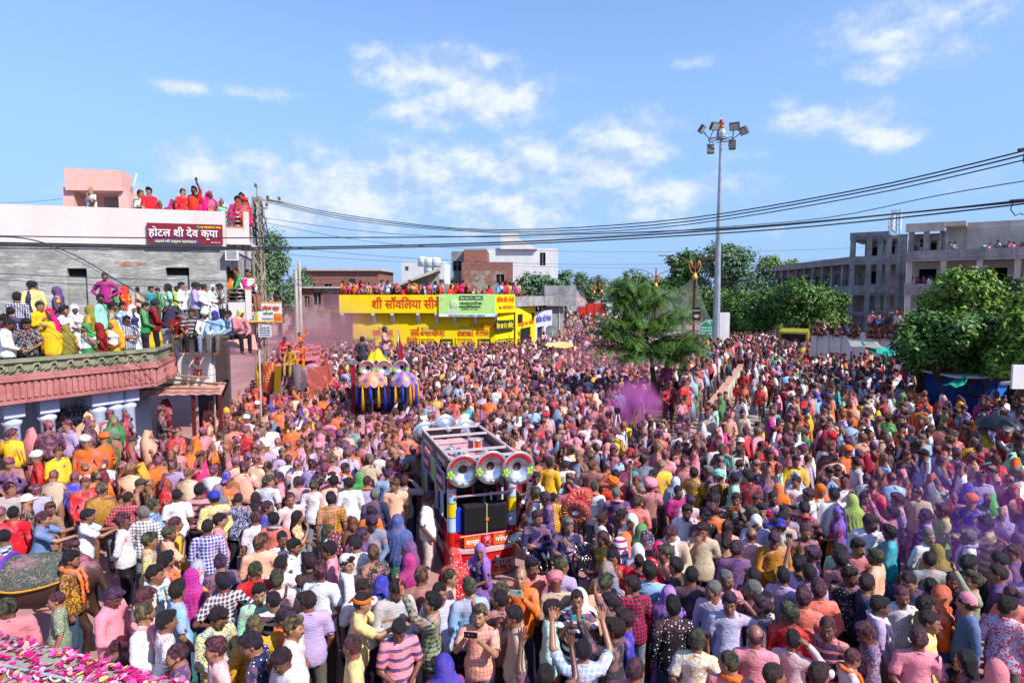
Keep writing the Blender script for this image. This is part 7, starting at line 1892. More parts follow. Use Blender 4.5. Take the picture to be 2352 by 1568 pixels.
 m = MB(Matrix.Translation((.03, -.14, .71)) @ Matrix.Rotation(rad(90), 4, 'X')); m.lathe([(.045, 0), (.055, 0), (.055, .01), (.045, .01)], n=18); m.build('pot_ring', PINKD, em)
 for k in range(5): a = rad(40 + 25 * k); m = MB(); m.add([(.03, -.14, .76), (.03 + math.cos(a - .2) * .05, -.14, .76 + math.sin(a - .2) * .05), (.03 + math.cos(a) * .08, -.14, .76 + math.sin(a) * .08), (.03 + math.cos(a + .2) * .05, -.14, .76 + math.sin(a + .2) * .05)], [(0, 1, 2, 3)]); m.build('lotus_petal', PINKD, em)
 m = MB(); m.prism([(-.50, -.105), (.54, -.105), (.54, -.095), (-.50, -.095)], .855, .875); m.build('pink_rail', PINKD, e)
 text('सांवरिया बैण्ड', e, -.56, .20, .27, plain('silver_lettering', '#989898', .4), -.175, width=1.14, bold=.012)
 m = MB(Matrix.Translation((.25, -.165, .14)) @ Matrix.Rotation(rad(90), 4, 'X')); m.lathe([(.02, 0), (.045, 0), (.045, .01), (.02, .01)], n=12); m.lathe([(.03, 0), (.04, 0), (.04, .01), (.03, .01)], Matrix.Translation((.07, 0, 0)), 12); m.build('gold_ornament', plain('gold_paint', '#c8943c', .45, .4, .3), e)
 # horns
 for (u, v) in ((1064.5, 1081), (1129.5, 1073), (1191, 1074)):
  P = at(u, v, 11.55); loc = Matrix.Rotation(-yaw, 4, 'Z') @ (P - Vector((-.545, 11.8, 0))); horn(e, loc, (.0, -1, -.04) if u > 1100 else (-.10, -1, -.04), .32)
 for (u, v) in ((975, 995), (1021, 979), (1068, 989)):
  P = at(u, v, 14.5); loc = Matrix.Rotation(-yaw, 4, 'Z') @ (P - Vector((-.545, 11.8, 0))); horn(e, loc, (-.1, 1, .15), .29, back=True)
 for (x, y, dx) in ((-.35, 1.15, 1), (.28, 1.55, -1), (.2, .75, 1), (-.3, .8, -1)):
  horn(e, (x, y, H - .10), (dx * .8, -.4, .5), .10, name='small_horn', words=False)
 # drum on the roof
 d = empty('drum', (e.matrix_basis @ Vector((.05, .75, H - .08))), yaw); tag(d, 'side drum with orange and blue stripes lying on the truck roof', 'drum')
 m = MB(); m.lathe([(.15, .0), (.15, .24)], n=24); m.build('shell', plain('drum_orange', '#d85010', .4), d)
 for k in range(12):
  a = 2 * PI * k / 12; m = MB(); m.bar((math.cos(a) * .153, math.sin(a) * .153, .0), (math.cos(a) * .153, math.sin(a) * .153, .24), .03, .012); m.build('stripe', plain('drum_blue', '#2038b0', .4) if k % 2 else plain('drum_white', '#c8c8c8', .4), d)
 for zz in (0, .24): m = MB(); m.lathe([(.15, zz - .012), (.165, zz - .012), (.165, zz + .012), (.15, zz + .012)], n=24); m.build('hoop', CHROME, d)
 m = MB(); m.lathe([(0, .235), (.15, .235)], n=24); m.build('drum_skin', plain('drum_skin', '#a89c94', .6), d)
 return e
TRUCK = build_band_truck()
# ---------------------------------------------------------------- second band truck with umbrellas and tassels
def build_umbrella_truck():
 Y = 21.0; S = Y / FPX; cx = (872 - 1176) * S; e = empty('decorated_truck', (cx, Y, 0), rad(6)); tag(e, 'decorated band truck with embroidered umbrellas, tassels and three horns', 'truck')
 X = lambda u: (u - 872) * S; Z = lambda v: at(878, v, Y).z
 dark = concrete('dusty_black_metal', '#2c2430', '#443844', .4, 2, bump=.2, stainc='#7c4058')
 m = MB(); m.box(-.80, .80, .1, 4.2, .7, Z(905)); m.build('truck_body', dark, e); m = MB(); m.box(-.74, .74, .02, .1, Z(950), Z(925)); m.build('windscreen', plain('dark_glass', '#18141c', .1, .6), e)
 m = MB(); m.box(-.76, .76, .0, .1, Z(925), Z(917)); vis = m.build('visor', plain('grey_visor', '#8c8490', .5), e); m = MB(); m.box(-.74, .74, -.5, .3, .8, Z(952)); m.build('bonnet', PINKD, e)
 text('SANWARIYA BAND', vis, -.6, Z(923), .10, M_BTXT, -.01, width=1.2, bold=.006)
 m = MB(); m.box(-.80, .80, .15, 4.2, 2.62, 2.7); m.build('roof_deck', dark, e)
 for s in (-1, 1):
  for k in range(9): m = MB(); y = .15 + 4.0 * k / 8; m.bar((s * .80, y, Z(930)), (s * .80, y, 3.0), .05); m.build('roof_post', dark, e)
  for zz in (2.4, 2.7, 3.0): m = MB(); m.bar((s * .80, .15, zz), (s * .80, 4.15, zz), .05); m.build('roof_rail', dark, e)
 m = MB(); m.box(-.98, -.86, -.05, .1, 1.2, Z(838)); m.build('corner_light_strip', plain('strip_red', '#8c1828', .3), e); m = MB(); m.box(-1.15, -.70, -.1, .2, Z(836), Z(832)); m.build('corner_tray', M_STEEL, e)
 for k in range(14): m = MB(); m.bar((-.75 + 1.5 * k / 13, .08, Z(925)), (-.75 + 1.5 * k / 13, .08, Z(888)), .03); m.build('grille_bar', M_STEEL, e)
 for u in (841, 880, 919): loc = Vector((X(u), .15, Z(847))); horn(e, loc, (0, -1, -.05), .285)
 # umbrellas
 pan = [plain('umb_orange', '#b87458', .6), plain('umb_mauve', '#845c84', .6), plain('umb_peach', '#c88c84', .6), plain('umb_lilac', '#9c8098', .6)]
 gold = plain('tassel_gold', '#c88c0c', .5, bump=.8, scale=20); blue = plain('tassel_blue', '#2430a0', .5, bump=.8, scale=20)
 for ui, u in enumerate((855, 926)):
  c = Vector((X(u), -.35, 0)); ztop = Z(850); zrim = Z(876); r_ = .51 if ui == 0 else .48
  uo = empty('ceremonial_umbrella', e.matrix_basis @ Vector((c.x, c.y, zrim)), rad(6)); tag(uo, ['embroidered pink umbrella with tassels at the left of the decorated truck', 'embroidered pink umbrella with tassels at the right of the decorated truck'][ui], 'umbrella', 'ceremonial umbrellas'); hh = ztop - zrim
  n = 12; st = 6
  for k in range(n):
   V = []; F = []
   for i in range(st + 1):
    t = i / st; rr_ = r_ * math.sin(t * PI / 2 * .98); z = hh * math.cos(t * PI / 2 * .98)
    for j in range(5):
     a = 2 * PI * (k + j / 4) / n; bulge = 1 + .03 * math.sin(PI * j / 4) * t; V.append((math.cos(a) * rr_ * bulge, math.sin(a) * rr_ * bulge, z - .10 * t ** 6 * math.sin(PI * j / 4)))
   for i in range(st):
    for j in range(4): F.append((i * 5 + j, i * 5 + j + 1, (i + 1) * 5 + j + 1, (i + 1) * 5 + j))
   me = mkmesh('panel', V, F, True); p_ = link('panel', me, pan[(k * 2 + ui) % 4], uo)
   a = 2 * PI * (k + .5) / n; P = Vector((math.cos(a) * r_ * .90, math.sin(a) * r_ * .90, hh * .42)); m = MB()
   q = Vector((math.cos(a), math.sin(a), .55)).normalized().to_track_quat('Z', 'Y').to_matrix().to_4x4(); MM = Matrix.Translation(P) @ q
   for j in range(6): b = 2 * PI * j / 6; m.add([MM @ Vector(v) for v in ((0, 0, .03), (math.cos(b - .3) * .06, math.sin(b - .3) * .06, .035), (math.cos(b) * .08, math.sin(b) * .08, .03), (math.cos(b + .3) * .06, math.sin(b + .3) * .06, .035))], [(0, 1, 2, 3)])
   m.build('sewn_flower', plain('flower_gold', '#e8d838', .5) if k % 2 else plain('flower_blue', '#2c50c8', .5), p_)
   aa = 2 * PI * k / n; tp = Vector((math.cos(aa) * r_, math.sin(aa) * r_, -.02)); L = .62 + .10 * (k % 3)
   m = MB(); m.lathe([(.0, 0), (.03, -.02), (.03, -.06)], Matrix.Translation(tp), 8)
   for j in range(7): b = 2 * PI * j / 7; m.tube([tp + Vector((math.cos(b) * .015, math.sin(b) * .015, -.05)), tp + Vector((math.cos(b) * .035, math.sin(b) * .035, -L * .6)), tp + Vector((math.cos(b) * .045, math.sin(b) * .045, -L))], .012, 5)
   m.build('tassel', blue if k % 2 else gold, uo)
  m = MB(); m.tube([(0, 0, hh), (0, 0, -1.6 - zrim * 0)], .02, 6); m.build('shaft', M_STEEL, uo)
 # yellow cloth and flag on the roof
 n_ = 14; V = []; F = []; rs = np.random.RandomState(2)
 for i in range(n_ + 1):
  for j in range(n_ + 1):
   x = -.55 + 1.1 * i / n_; y = -.1 + .7 * j / n_; h = .50 * math.exp(-((x - .02) ** 2) / .09 - (y - .3) ** 2 / .10) + .06 * math.sin(13 * x + 6 * y) * math.cos(7 * y - 5 * x) + .04 * math.sin(23 * x); V.append((x, y, h))
 for i in range(n_):
  for j in range(n_): a = i * (n_ + 1) + j; F.append((a, a + n_ + 1, a + n_ + 2, a + 1))
 me = mkmesh('cloth', V, F, True); o = link('yellow_cloth', me, plain('yellow_satin', '#e0c410', .35, .4), None, e.matrix_basis @ Vector((X(855), .55, 3.02))); tag(o, 'bright yellow cloth heaped over the horns of the decorated truck', 'cloth')
 m = MB(); m.tube([(0, 0, -.6), (0, 0, .75)], .015, 5); V = [(0, 0, .75), (.16, .02, -.1), (.14, .03, -.55), (-.06, 0, -.55), (-.03, .0, .0)]; fl = empty('red_flag', e.matrix_basis @ Vector((X(912), .3, 3.45))); tag(fl, 'folded dark red flag standing on the decorated truck', 'flag'); m.build('flagstick', M_STEEL, fl); m = MB(); m.add(V + [(x, y + .03, z) for x, y, z in V], [(0, 1, 2, 3, 4), (9, 8, 7, 6, 5), (0, 5, 6, 1), (1, 6, 7, 2), (2, 7, 8, 3), (3, 8, 9, 4), (4, 9, 5, 0)]); m.build('flag_cloth', plain('flag_red', '#9c0c20', .5), fl)
 return e
UTRUCK = build_umbrella_truck()
# ---------------------------------------------------------------- elephant
def build_elephant():
 Y = 26.0; S = Y / FPX; b = at(672, 800, Y); e = empty('elephant', (b.x, Y, 0), rad(-14)); tag(e, 'decorated elephant with orange beaded head cloth walking towards the camera', 'elephant')
 f = Field(axis(-1.05, 1.05, .05), axis(-1.9, 2.2, .055), axis(-.05, 2.9, .05))
 f.ell((0, .7, 1.75), (.78, 1.25, .85), .1); f.ell((0, -.55, 2.15), (.46, .50, .52), .2); f.ell((0, -.75, 2.35), (.36, .34, .28), .12)
 f.cap((0, -.85, 2.0), (0, -1.15, 1.4), .26, .19, .12); f.cap((0, -1.15, 1.4), (.03, -1.2, .75), .19, .13, .05); f.cap((.03, -1.2, .75), (.08, -1.3, .2), .13, .085, .03)
 for s in (1, -1):
  f.cap((s * .42, .05, 1.4), (s * .42, 0, .12), .28, .22, .12); f.cap((s * .42, 1.5, 1.4), (s * .42, 1.5, .12), .30, .23, .12)
  f.ell((s * .62, -.45, 1.95), (.36, .09, .52), .08); f.ell((s * .60, -.47, 1.6), (.22, .07, .30), .05)
 n = NB('elephant_hide'); P = n.tc.outputs['Object']; c = n.mix(n.noise(P, 3, 6, .6), lin('#5c4c54'), lin('#84707c')); c = n.mix(n.ramp(n.noise(P, 1.7, 6, .7), .45, .6), c, lin('#c87c88')); n.bump(n.noise(P, 16, 7, .7), .7, .05); hide = n.done(c, .85, .2)
 o = link('body', f.mesh('body', 5200), hide, e)
 n = NB('beaded_orange'); P = n.tc.outputs['Object']; v = n.N.new('ShaderNodeTexVoronoi'); v.inputs['Scale'].default_value = 9; v.inputs['Randomness'].default_value = .15; n.L.new(P, v.inputs['Vector']); c = n.mix(n.ramp(v.outputs['Distance'], .25, .45, 1, 0), lin('#d05c34'), lin('#f0c088')); bead = n.done(c, .5, .5)
 gold = plain('gold_fringe', '#b8901c', .35, .5, .6, bump=1.0, scale=14); salm = plain('salmon_sequin', '#c8685c', .6, bump=.8, scale=12)
 # head cloth (thin curved sheet hugging the forehead and ears)
 def sheet(name, fn, mat, nu=14, nv=14, th=.03):
  V = []; F = []
  for i in range(nu + 1):
   for j in range(nv + 1): V.append(fn(i / nu, j / nv))
  k = len(V); V += [(x, y + th, z) for x, y, z in V]
  for i in range(nu):
   for j in range(nv): a = i * (nv + 1) + j; F.append((a, a + nv + 1, a + nv + 2, a + 1)); F.append((k + a, k + a + 1, k + a + nv + 2, k + a + nv + 1))
  return link(name, mkmesh(name, V, F, True), mat, e)
 sheet('ear_cloth', lambda s, t: (-.98 + .93 * s * (1 - .55 * t) + .12 * t, -1.02 - .18 * math.sin(PI * s) * (1 - t), 2.62 - 1.05 * t - .25 * s * t), bead)
 sheet('ear_cloth', lambda s, t: (.98 - .55 * s * (1 - .55 * t) - .12 * t, -.92 - .18 * math.sin(PI * s) * (1 - t), 2.62 - 1.05 * t - .25 * s * t), plain('silver_sequin', '#8c8088', .4, .5, .3, bump=1, scale=16))
 sheet('trunk_strip', lambda s, t: (-.02 + .28 * s, -1.2 - .12 * math.sin(2 * t), 2.55 - 1.5 * t), gold)
 sheet('side_drape', lambda s, t: (.86 + .12 * t, -.35 + 1.9 * s, 2.35 - 1.75 * t), salm); sheet('side_drape', lambda s, t: (-.86 - .1 * t, -.35 + 1.9 * s, 2.35 - 1.5 * t), salm)
 for x in (-1.0, -.94): m = MB(); m.tube([(x, -1.0, 2.5), (x - .04, -1.02, 1.9), (x - .06, -1.0, 1.2), (x - .05, -.98, .9)], .06, 7); m.build('gold_garland', gold, e)
 # howdah
 pk = plain('howdah_pink', '#c86c74', .6); m = MB(); m.box(-.6, .6, .0, 1.1, 2.62, 2.75); m.build('howdah_floor', pk, e)
 for (a, b) in (((-.6, 0), (.6, 0)), ((-.6, 1.1), (.6, 1.1)), ((-.6, 0), (-.6, 1.1)), ((.6, 0), (.6, 1.1))):
  for zz in (2.95, 3.15): m = MB(); m.bar((a[0], a[1], zz), (b[0], b[1], zz), .045); m.build('howdah_rail', pk, e)
 for x in (-.6, 0, .6):
  for y in (0, 1.1): m = MB(); m.bar((x, y, 2.7), (x, y, 3.2), .05); m.build('howdah_post', pk, e)
 m = MB(); m.box(-.25, .35, -.06, -.03, 2.78, 3.1); hb = m.build('name_plate', pk, e); text('WELCOME', hb, -.26, 2.98, .13, M_WTXT, -.07, width=.62, bold=.01)
 m = MB(); m.lathe([(0, 0), (.14, 0)], Matrix.Translation((0, -1.42, 1.15)) @ Matrix.Rotation(rad(80), 4, 'X'), 10); m.build('painted_lotus', plain('lotus_paint', '#d85c9c', .7), e)
 return e
ELE = build_elephant()
# ---------------------------------------------------------------- horse at the left edge
def build_horse():
 c = at(70, 1290, 8.9); e = empty('horse', (c.x, 9.0, 0), rad(8)); tag(e, 'dark brown horse with leaf patterned saddle cloth and purple girth', 'horse')
 f = Field(axis(-2.2, 1.1, .04), axis(-.5, .5, .035), axis(-.02, 2.2, .04))
 f.ell((0, 0, 1.18), (.78, .31, .36), .05); f.ell((.42, 0, 1.26), (.42, .31, .36), .10); f.ell((-.5, 0, 1.22), (.36, .27, .40), .1); f.cap((-.65, 0, 1.35), (-1.15, 0, 1.85), .24, .14, .1); f.cap((-1.15, 0, 1.88), (-1.55, 0, 1.60), .13, .075, .05)
 for s in (1, -1):
  f.cap((.55, s * .16, 1.1), (.62, s * .17, .72), .19, .11, .08); f.cap((.62, s * .17, .72), (.76, s * .17, .52), .10, .06, .03); f.cap((.76, s * .17, .52), (.70, s * .17, .12), .055, .045, .02); f.cap((.70, s * .17, .12), (.66, s * .17, .03), .06, .07, .01)
  f.cap((-.55, s * .15, 1.0), (-.56, s * .15, .55), .12, .07, .06); f.cap((-.56, s * .15, .55), (-.56, s * .15, .12), .055, .045, .02); f.cap((-.56, s * .15, .12), (-.60, s * .15, .03), .055, .07, .01); f.cap((-1.12, s * .06, 2.0), (-1.13, s * .08, 2.12), .035, .015, .01)
 f.cap((.80, 0, 1.40), (.98, 0, .95), .07, .05, .03); f.cap((.98, 0, .95), (.98, 0, .5), .06, .03, .02)
 n = NB('brown_hide'); P = n.tc.outputs['Object']; cc = n.mix(n.noise(P, 4, 5), lin('#2c1a16'), lin('#4c3028')); X, Yy, Z = n.sep(P); cc = n.mix(n.math('MULTIPLY', n.ramp(n.math('ADD', n.noise(P, 3, 7, .7), n.ramp(Z, 1.1, 1.6, -.2, .12)), .48, .66), .8), cc, lin('#a86078')); n.bump(n.noise(P, 60, 4), .2, .005); link('body', f.mesh('body', 4200), n.done(cc, .5, .4), e)
 n = NB('leaf_print_cloth'); P = n.tc.outputs['Object']; f2 = n.noise(P, 9, 2, .4, 2.2); cc = n.mix(n.ramp(n.math('ABSOLUTE', n.math('SUBTRACT', f2, .5)), .0, .035, 1, 0), lin('#444a48'), lin('#8c8468')); cc = n.mix(n.math('MULTIPLY', n.ramp(n.noise(P, 3, 6, .7), .5, .65), .5), cc, lin('#b87888')); n.bump(n.noise(P, 14, 5), .5, .02); clothm = n.done(cc, .85, .15)
 V = []; F = []; nu, nv = 26, 26
 for i in range(nu + 1):
  for j in range(nv + 1):
   x = -.72 + 1.22 * i / nu; a = rad(-78 + 156 * j / nv); rx = math.sqrt(max(.05, 1 - ((x - .05) / 1.25) ** 2)); lim = 1.0 + .18 * math.sin(PI * i / nu); a *= lim * .95; V.append((x, math.sin(a) * (.345 * rx + .012) + .006 * math.sin(14 * x), 1.20 + math.cos(a) * (.405 * rx + .02) + .05 * ((x + .1) ** 2)))
 for i in range(nu):
  for j in range(nv): a = i * (nv + 1) + j; F.append((a, a + 1, a + nv + 2, a + nv + 1))
 o = link('saddle_cloth', mkmesh('saddle_cloth', V, F, True), clothm, e); md = o.modifiers.new('s', 'SOLIDIFY'); md.thickness = .015; md.offset = 1
 nn = nv + 1
 for row, nm in ((0, 'gold_fringe'), (nu, 'gold_fringe')): m = MB(); m.tube([Vector(V[row * nn + j]) * 1.006 for j in range(nn)], .022, 6); m.build(nm, plain('gold_cord', '#c8902c', .5, bump=1, scale=20), e)
 for j, nm in ((0, 'gold_fringe'), (nv, 'gold_fringe')): m = MB(); m.tube([Vector(V[i * nn + j]) for i in range(nu + 1)], .018, 6); m.build(nm, plain('gold_cord', '#c8902c', .5), e)
 m = MB(); pts = [(-.35, math.sin(a) * .375, 1.19 + math.cos(a) * .44) for a in np.linspace(-PI, PI, 40)]; m.tube(pts, .028, 6); m.build('purple_girth', plain('purple_strap', '#5c2cb0', .5), e)
 return e
HORSE = build_horse()
# ---------------------------------------------------------------- balcony slab with petals in the near left corner
def build_petal_wall():
 ztop = 3.70
 pA = onz(0, 1448, ztop); pB = onz(430, 1568, ztop); d = (pB - pA).normalized(); nrm = Vector((d.y, -d.x, 0))  # towards the camera
 A = pA - d * 2.2; B = pB + d * 1.2
 n = NB('rough_concrete_slab'); P = n.tc.outputs['Object']; c = n.mix(n.noise(P, 5, 8, .7), lin('#8c847c'), lin('#aca49c')); c = n.mix(n.math('MULTIPLY', n.ramp(n.noise(P, 2.2, 7, .7), .5, .62), .8), c, lin('#3c3834')); n.bump(n.noise(P, 22, 8, .75), .7, .02); mt = n.done(c, .95, .15)
 e = empty('parapet_slab', (0, 0, 0)); tag(e, 'rough grey parapet slab strewn with petals in the near left corner', 'parapet')
 m = MB(); w = .42; pts = [A, B, B + nrm * w, A + nrm * w]; m.prism([(p.x, p.y) for p in pts][::-1], ztop - .14, ztop); m.build('slab', mt, e, bevel=.012)
 m = MB(); q = [A + nrm * .30, B + nrm * .30, B + nrm * .5, A + nrm * .5]; m.prism([(p.x, p.y) for p in q][::-1], ztop - 1.5, ztop - .142); m.build('wall_face', mt, e)
 # petals
 rs = np.random.RandomState(4); V = []; F = []; C = []
 pal = [lin(c_) for c_ in ('#c01468', '#a81058', '#d84c90', '#d890b4', '#c02c78', '#8c0c40', '#b8a05c')]
 def petal(p, size, colr):
  b = len(V); a = rs.uniform(0, 6.28); tilt = Matrix.Rotation(rs.uniform(-.5, .5), 4, 'X') @ Matrix.Rotation(rs.uniform(-.5, .5), 4, 'Y'); M = Matrix.Translation(p) @ Matrix.Rotation(a, 4, 'Z') @ tilt; k = 7
  V.append(tuple(M @ Vector((0, 0, .002)))); C.append(colr)
  for i in range(k):
   t = 2 * PI * i / k; r_ = size * (1 + .18 * math.cos(2 * t)); V.append(tuple(M @ Vector((math.cos(t) * r_, math.sin(t) * r_ * .72, size * .35 * (1 - .4 * math.sin(t)) * .6 + .003)))); C.append(tuple(min(1, x * (1.0 + .5 * (i % 2))) for x in colr))
  for i in range(k): F.append((b, b + 1 + i, b + 1 + (i + 1) % k))
 L = (pB - pA).length
 for k in range(1900):
  t = rs.rand() ** .75; s = rs.rand() ** 1.2; cl = math.sin(t * 14) * .5 + .5
  if rs.rand() > .35 + .65 * t * (.5 + .5 * cl): continue
  p = pA + d * (t * (L + .5) - .1) + nrm * (.02 + s * .34); petal(Vector((p.x, p.y, ztop + .004 + rs.rand() * .012)), rs.uniform(.010, .023), pal[min(6, int(rs.rand() ** 1.3 * 7))])
 me = mkmesh('petals', V, F, True); a = me.color_attributes.new('Col', 'FLOAT_COLOR', 'POINT'); a.data.foreach_set('color', np.array([c_ + (1,) for c_ in C], dtype=np.float32).ravel()); o = link('rose_petals', me, col_attr_mat('petal', .45) if 'col_attr_mat' in globals() else M_ORANGE); tag(o, 'scattered magenta and pink rose petals on the parapet slab', 'petals', kind='stuff')
 # flat grey cable and string of orange lamps
 off = .24; pts = [pA + d * t + nrm * (off - .10 * t / L) + Vector((0, 0, .012)) for t in np.linspace(-.5, L + .6, 12)]; m = MB(); m.tube(pts, .008, 6); tag(m.build('flat_cable', plain('grey_cable', '#9ca0a8', .4)), 'pale grey cable running along the petal covered slab', 'cable')
 e = empty('lamp_string', (0, 0, 0)); tag(e, 'string of small orange lamps with twisted white wire on the slab', 'string lights')
 pts = [];
 for k in range(150): t = -.3 + (L + .7) * k / 149; pts.append(pA + d * t + nrm * (off + .022 - .10 * t / L + .014 * math.sin(k * 1.1) + (.02 * math.sin(k * .13))) + Vector((0, 0, .012 + .008 * math.cos(k * 1.1))))
 m = MB(); m.tube(pts, .0032, 5); m.build('white_wire', plain('white_wire', '#c8c8cc', .4), e); m = MB(); m.tube([p + Vector((.006 * math.sin(i * 2.0), .006 * math.cos(i * 1.7), .004)) for i, p in enumerate(pts)], .0032, 5); m.build('white_wire', plain('white_wire', '#c8c8cc', .4), e)
 for k in range(13):
  t = .0 + (L + .2) * k / 12.5; p = pA + d * t + nrm * (off + .045 + .012 * math.sin(k * 2.3)) + Vector((0, 0, .014)); dr = (nrm * (1 if k % 3 else -.3) + d * rs.uniform(-.6, .6)).normalized(); q = dr.to_track_quat('Z', 'Y').to_matrix().to_4x4()
  m = MB(Matrix.Translation(p) @ q); m.lathe([(0, -.018), (.007, -.016), (.0085, .0), (.0075, .012), (.004, .022), (0, .024)], n=10); b_ = m.build('bulb', plain('bulb_orange', '#d84410', .35, .5), e); m = MB(Matrix.Translation(p) @ q); m.lathe([(0, -.026), (.005, -.026), (.006, -.015), (0, -.015)], n=8); m.build('socket', plain('gold_paint', '#c8943c', .45, .4, .3), b_)
build_petal_wall()
# ---------------------------------------------------------------- brass instruments, round tuba bells, umbrella, kiosk and stalls
BRASS = plain('tarnished_silver', '#a8a098', .2, .5, 1.0, var=.25, scale=9)
def build_disc():
 P = at(1325, 1163, 10.5); n = NB('red_bell_cover'); ob = n.tc.outputs['Object']; c = n.mix(n.noise(ob, 9, 6, .7), lin('#b82838'), lin('#cc5860')); rm = n.done(c, .7, .3)
 for i, (dx, dz, dy, sc_, yaw, lab) in enumerate(((.04, .06, .16, 1.0, 24, 'big red round tuba bell cover with gold lettering, the rear one'), (-.02, -.08, .0, .92, -12, 'red round tuba bell with silver centre in front of another'))):
  q = P + Vector((dx, dy, dz)); e = empty('tuba_bell', q, rad(yaw)); tag(e, lab, 'tuba', 'round tuba bells'); Mx = Matrix.Rotation(rad(112), 4, 'X'); r_ = .285 * sc_
  m = MB(Mx); m.lathe([(.10 * r_, -.4), (.14 * r_, -.12), (.28 * r_, -.02), (r_ * .98, .0), (r_, .01), (r_ * .98, .02), (.28 * r_, .015)], n=36); m.build('rim', rm, e)
  m = MB(Mx); m.lathe([(.28 * r_, .016), (.18 * r_, -.03), (0, -.05)], n=24); m.build('silver_centre', BRASS, e)
  T = 'सांवलिया बैण्ड नरेश मंगलवाड़'
  for k, ch in enumerate([c_ for c_ in T if c_ not in ' िंँै्']):
   a = rad(215 - 21 * k); text(ch, e, 0, 0, .3 * r_, plain('gold_lettering', '#d8b068', .5), width=.17 * r_, height=.30 * r_, M=Mx @ Matrix.Translation((math.cos(a) * .55 * r_, math.sin(a) * .55 * r_, .028)) @ Matrix.Rotation(a - PI / 2, 4, 'Z') @ Matrix.Rotation(rad(-90), 4, 'X'), bold=.003)
   if k > 16: break
  m = MB(); m.tube([(0, .1, -.1), (.02, .2, -.3), (.05, .2, -.6), (.0, .1, -.8)], .035, 8); m.build('tube', BRASS, e)
build_disc()
def build_instruments():
 # euphonium held by the first bandsman, french horn by the second
 c = onz((1920 + 340 / 3.675) / 1.6327, (1740 + 780 / 3.675) / 1.6327, HZ0)
 e = empty('euphonium', (c.x - .12, c.y - .30, 1.12), rad(-10)); tag(e, 'silver euphonium with upward bell held by the squinting bandsman', 'brass instrument')
 m = MB(); m.lathe([(.03, 0), (.045, .12), (.07, .20), (.13, .27), (.135, .275), (.125, .275), (.06, .2)], Matrix.Translation((-.12, -.05, .05)) @ Matrix.Rotation(rad(-28), 4, 'Y') @ Matrix.Rotation(rad(15), 4, 'X'), 24); m.build('bell', BRASS, e)
 m = MB(); m.tube([(-.10, -.02, .10), (-.02, -.02, -.12), (.10, -.02, -.32), (.24, 0, -.38), (.33, 0, -.28), (.30, 0, -.12), (.20, .0, .0)], [.035, .045, .05, .05, .045, .035, .025], 10); m.build('main_tube', BRASS, e)
 for k in range(4): m = MB(); x = -.02 + .06 * k; m.tube([(x, -.08, .0 - .05 * k), (x + .12, -.08, -.26 - .05 * k)], .014, 8); m.build('valve', BRASS, e); m = MB(); m.tube([(x - .03, -.07, .04 - .05 * k), (x + .02, -.09, .02 - .05 * k), (x + .02, -.09, -.2 - .05 * k), (x + .05, -.07, -.24 - .05 * k)], .008, 6); m.build('valve_slide', BRASS, e)
 c = onz((1920 + 765 / 3.675) / 1.6327, (1740 + 890 / 3.675) / 1.6327, HZ0)
 e = empty('circular_horn', (c.x + .22, c.y - .28, 1.18), rad(12)); tag(e, 'large circular silver horn played by the grey haired bandsman', 'brass instrument')
 m = MB(); m.tube([(math.cos(a) * .19 + .02, -.02, math.sin(a) * .30 - .05) for a in np.linspace(rad(130), rad(-215), 30)], [.012 + .010 * i / 29 for i in range(30)], 8); m.build('outer_tube', BRASS, e)
 m = MB(); m.tube([(math.cos(a) * .085 - .02, -.05, math.sin(a) * .10 - .08) for a in np.linspace(0, 2 * PI, 18)], .012, 7); m.tube([(math.cos(a) * .05 + .04, -.06, math.sin(a) * .07 - .02) for a in np.linspace(0, 2 * PI, 14)], .010, 7); m.tube([(-.16, .02, .28), (-.08, -.03, .12), (0, -.04, .0), (.08, -.03, -.18)], .012, 7); m.build('inner_tubes', BRASS, e)
 for k in range(3): m = MB(); m.tube([(-.05 + .05 * k, -.07, -.14), (-.02 + .05 * k, -.08, .02)], .015, 8); m.build('valve', BRASS, e)
HZ0 = 1.545
build_instruments()
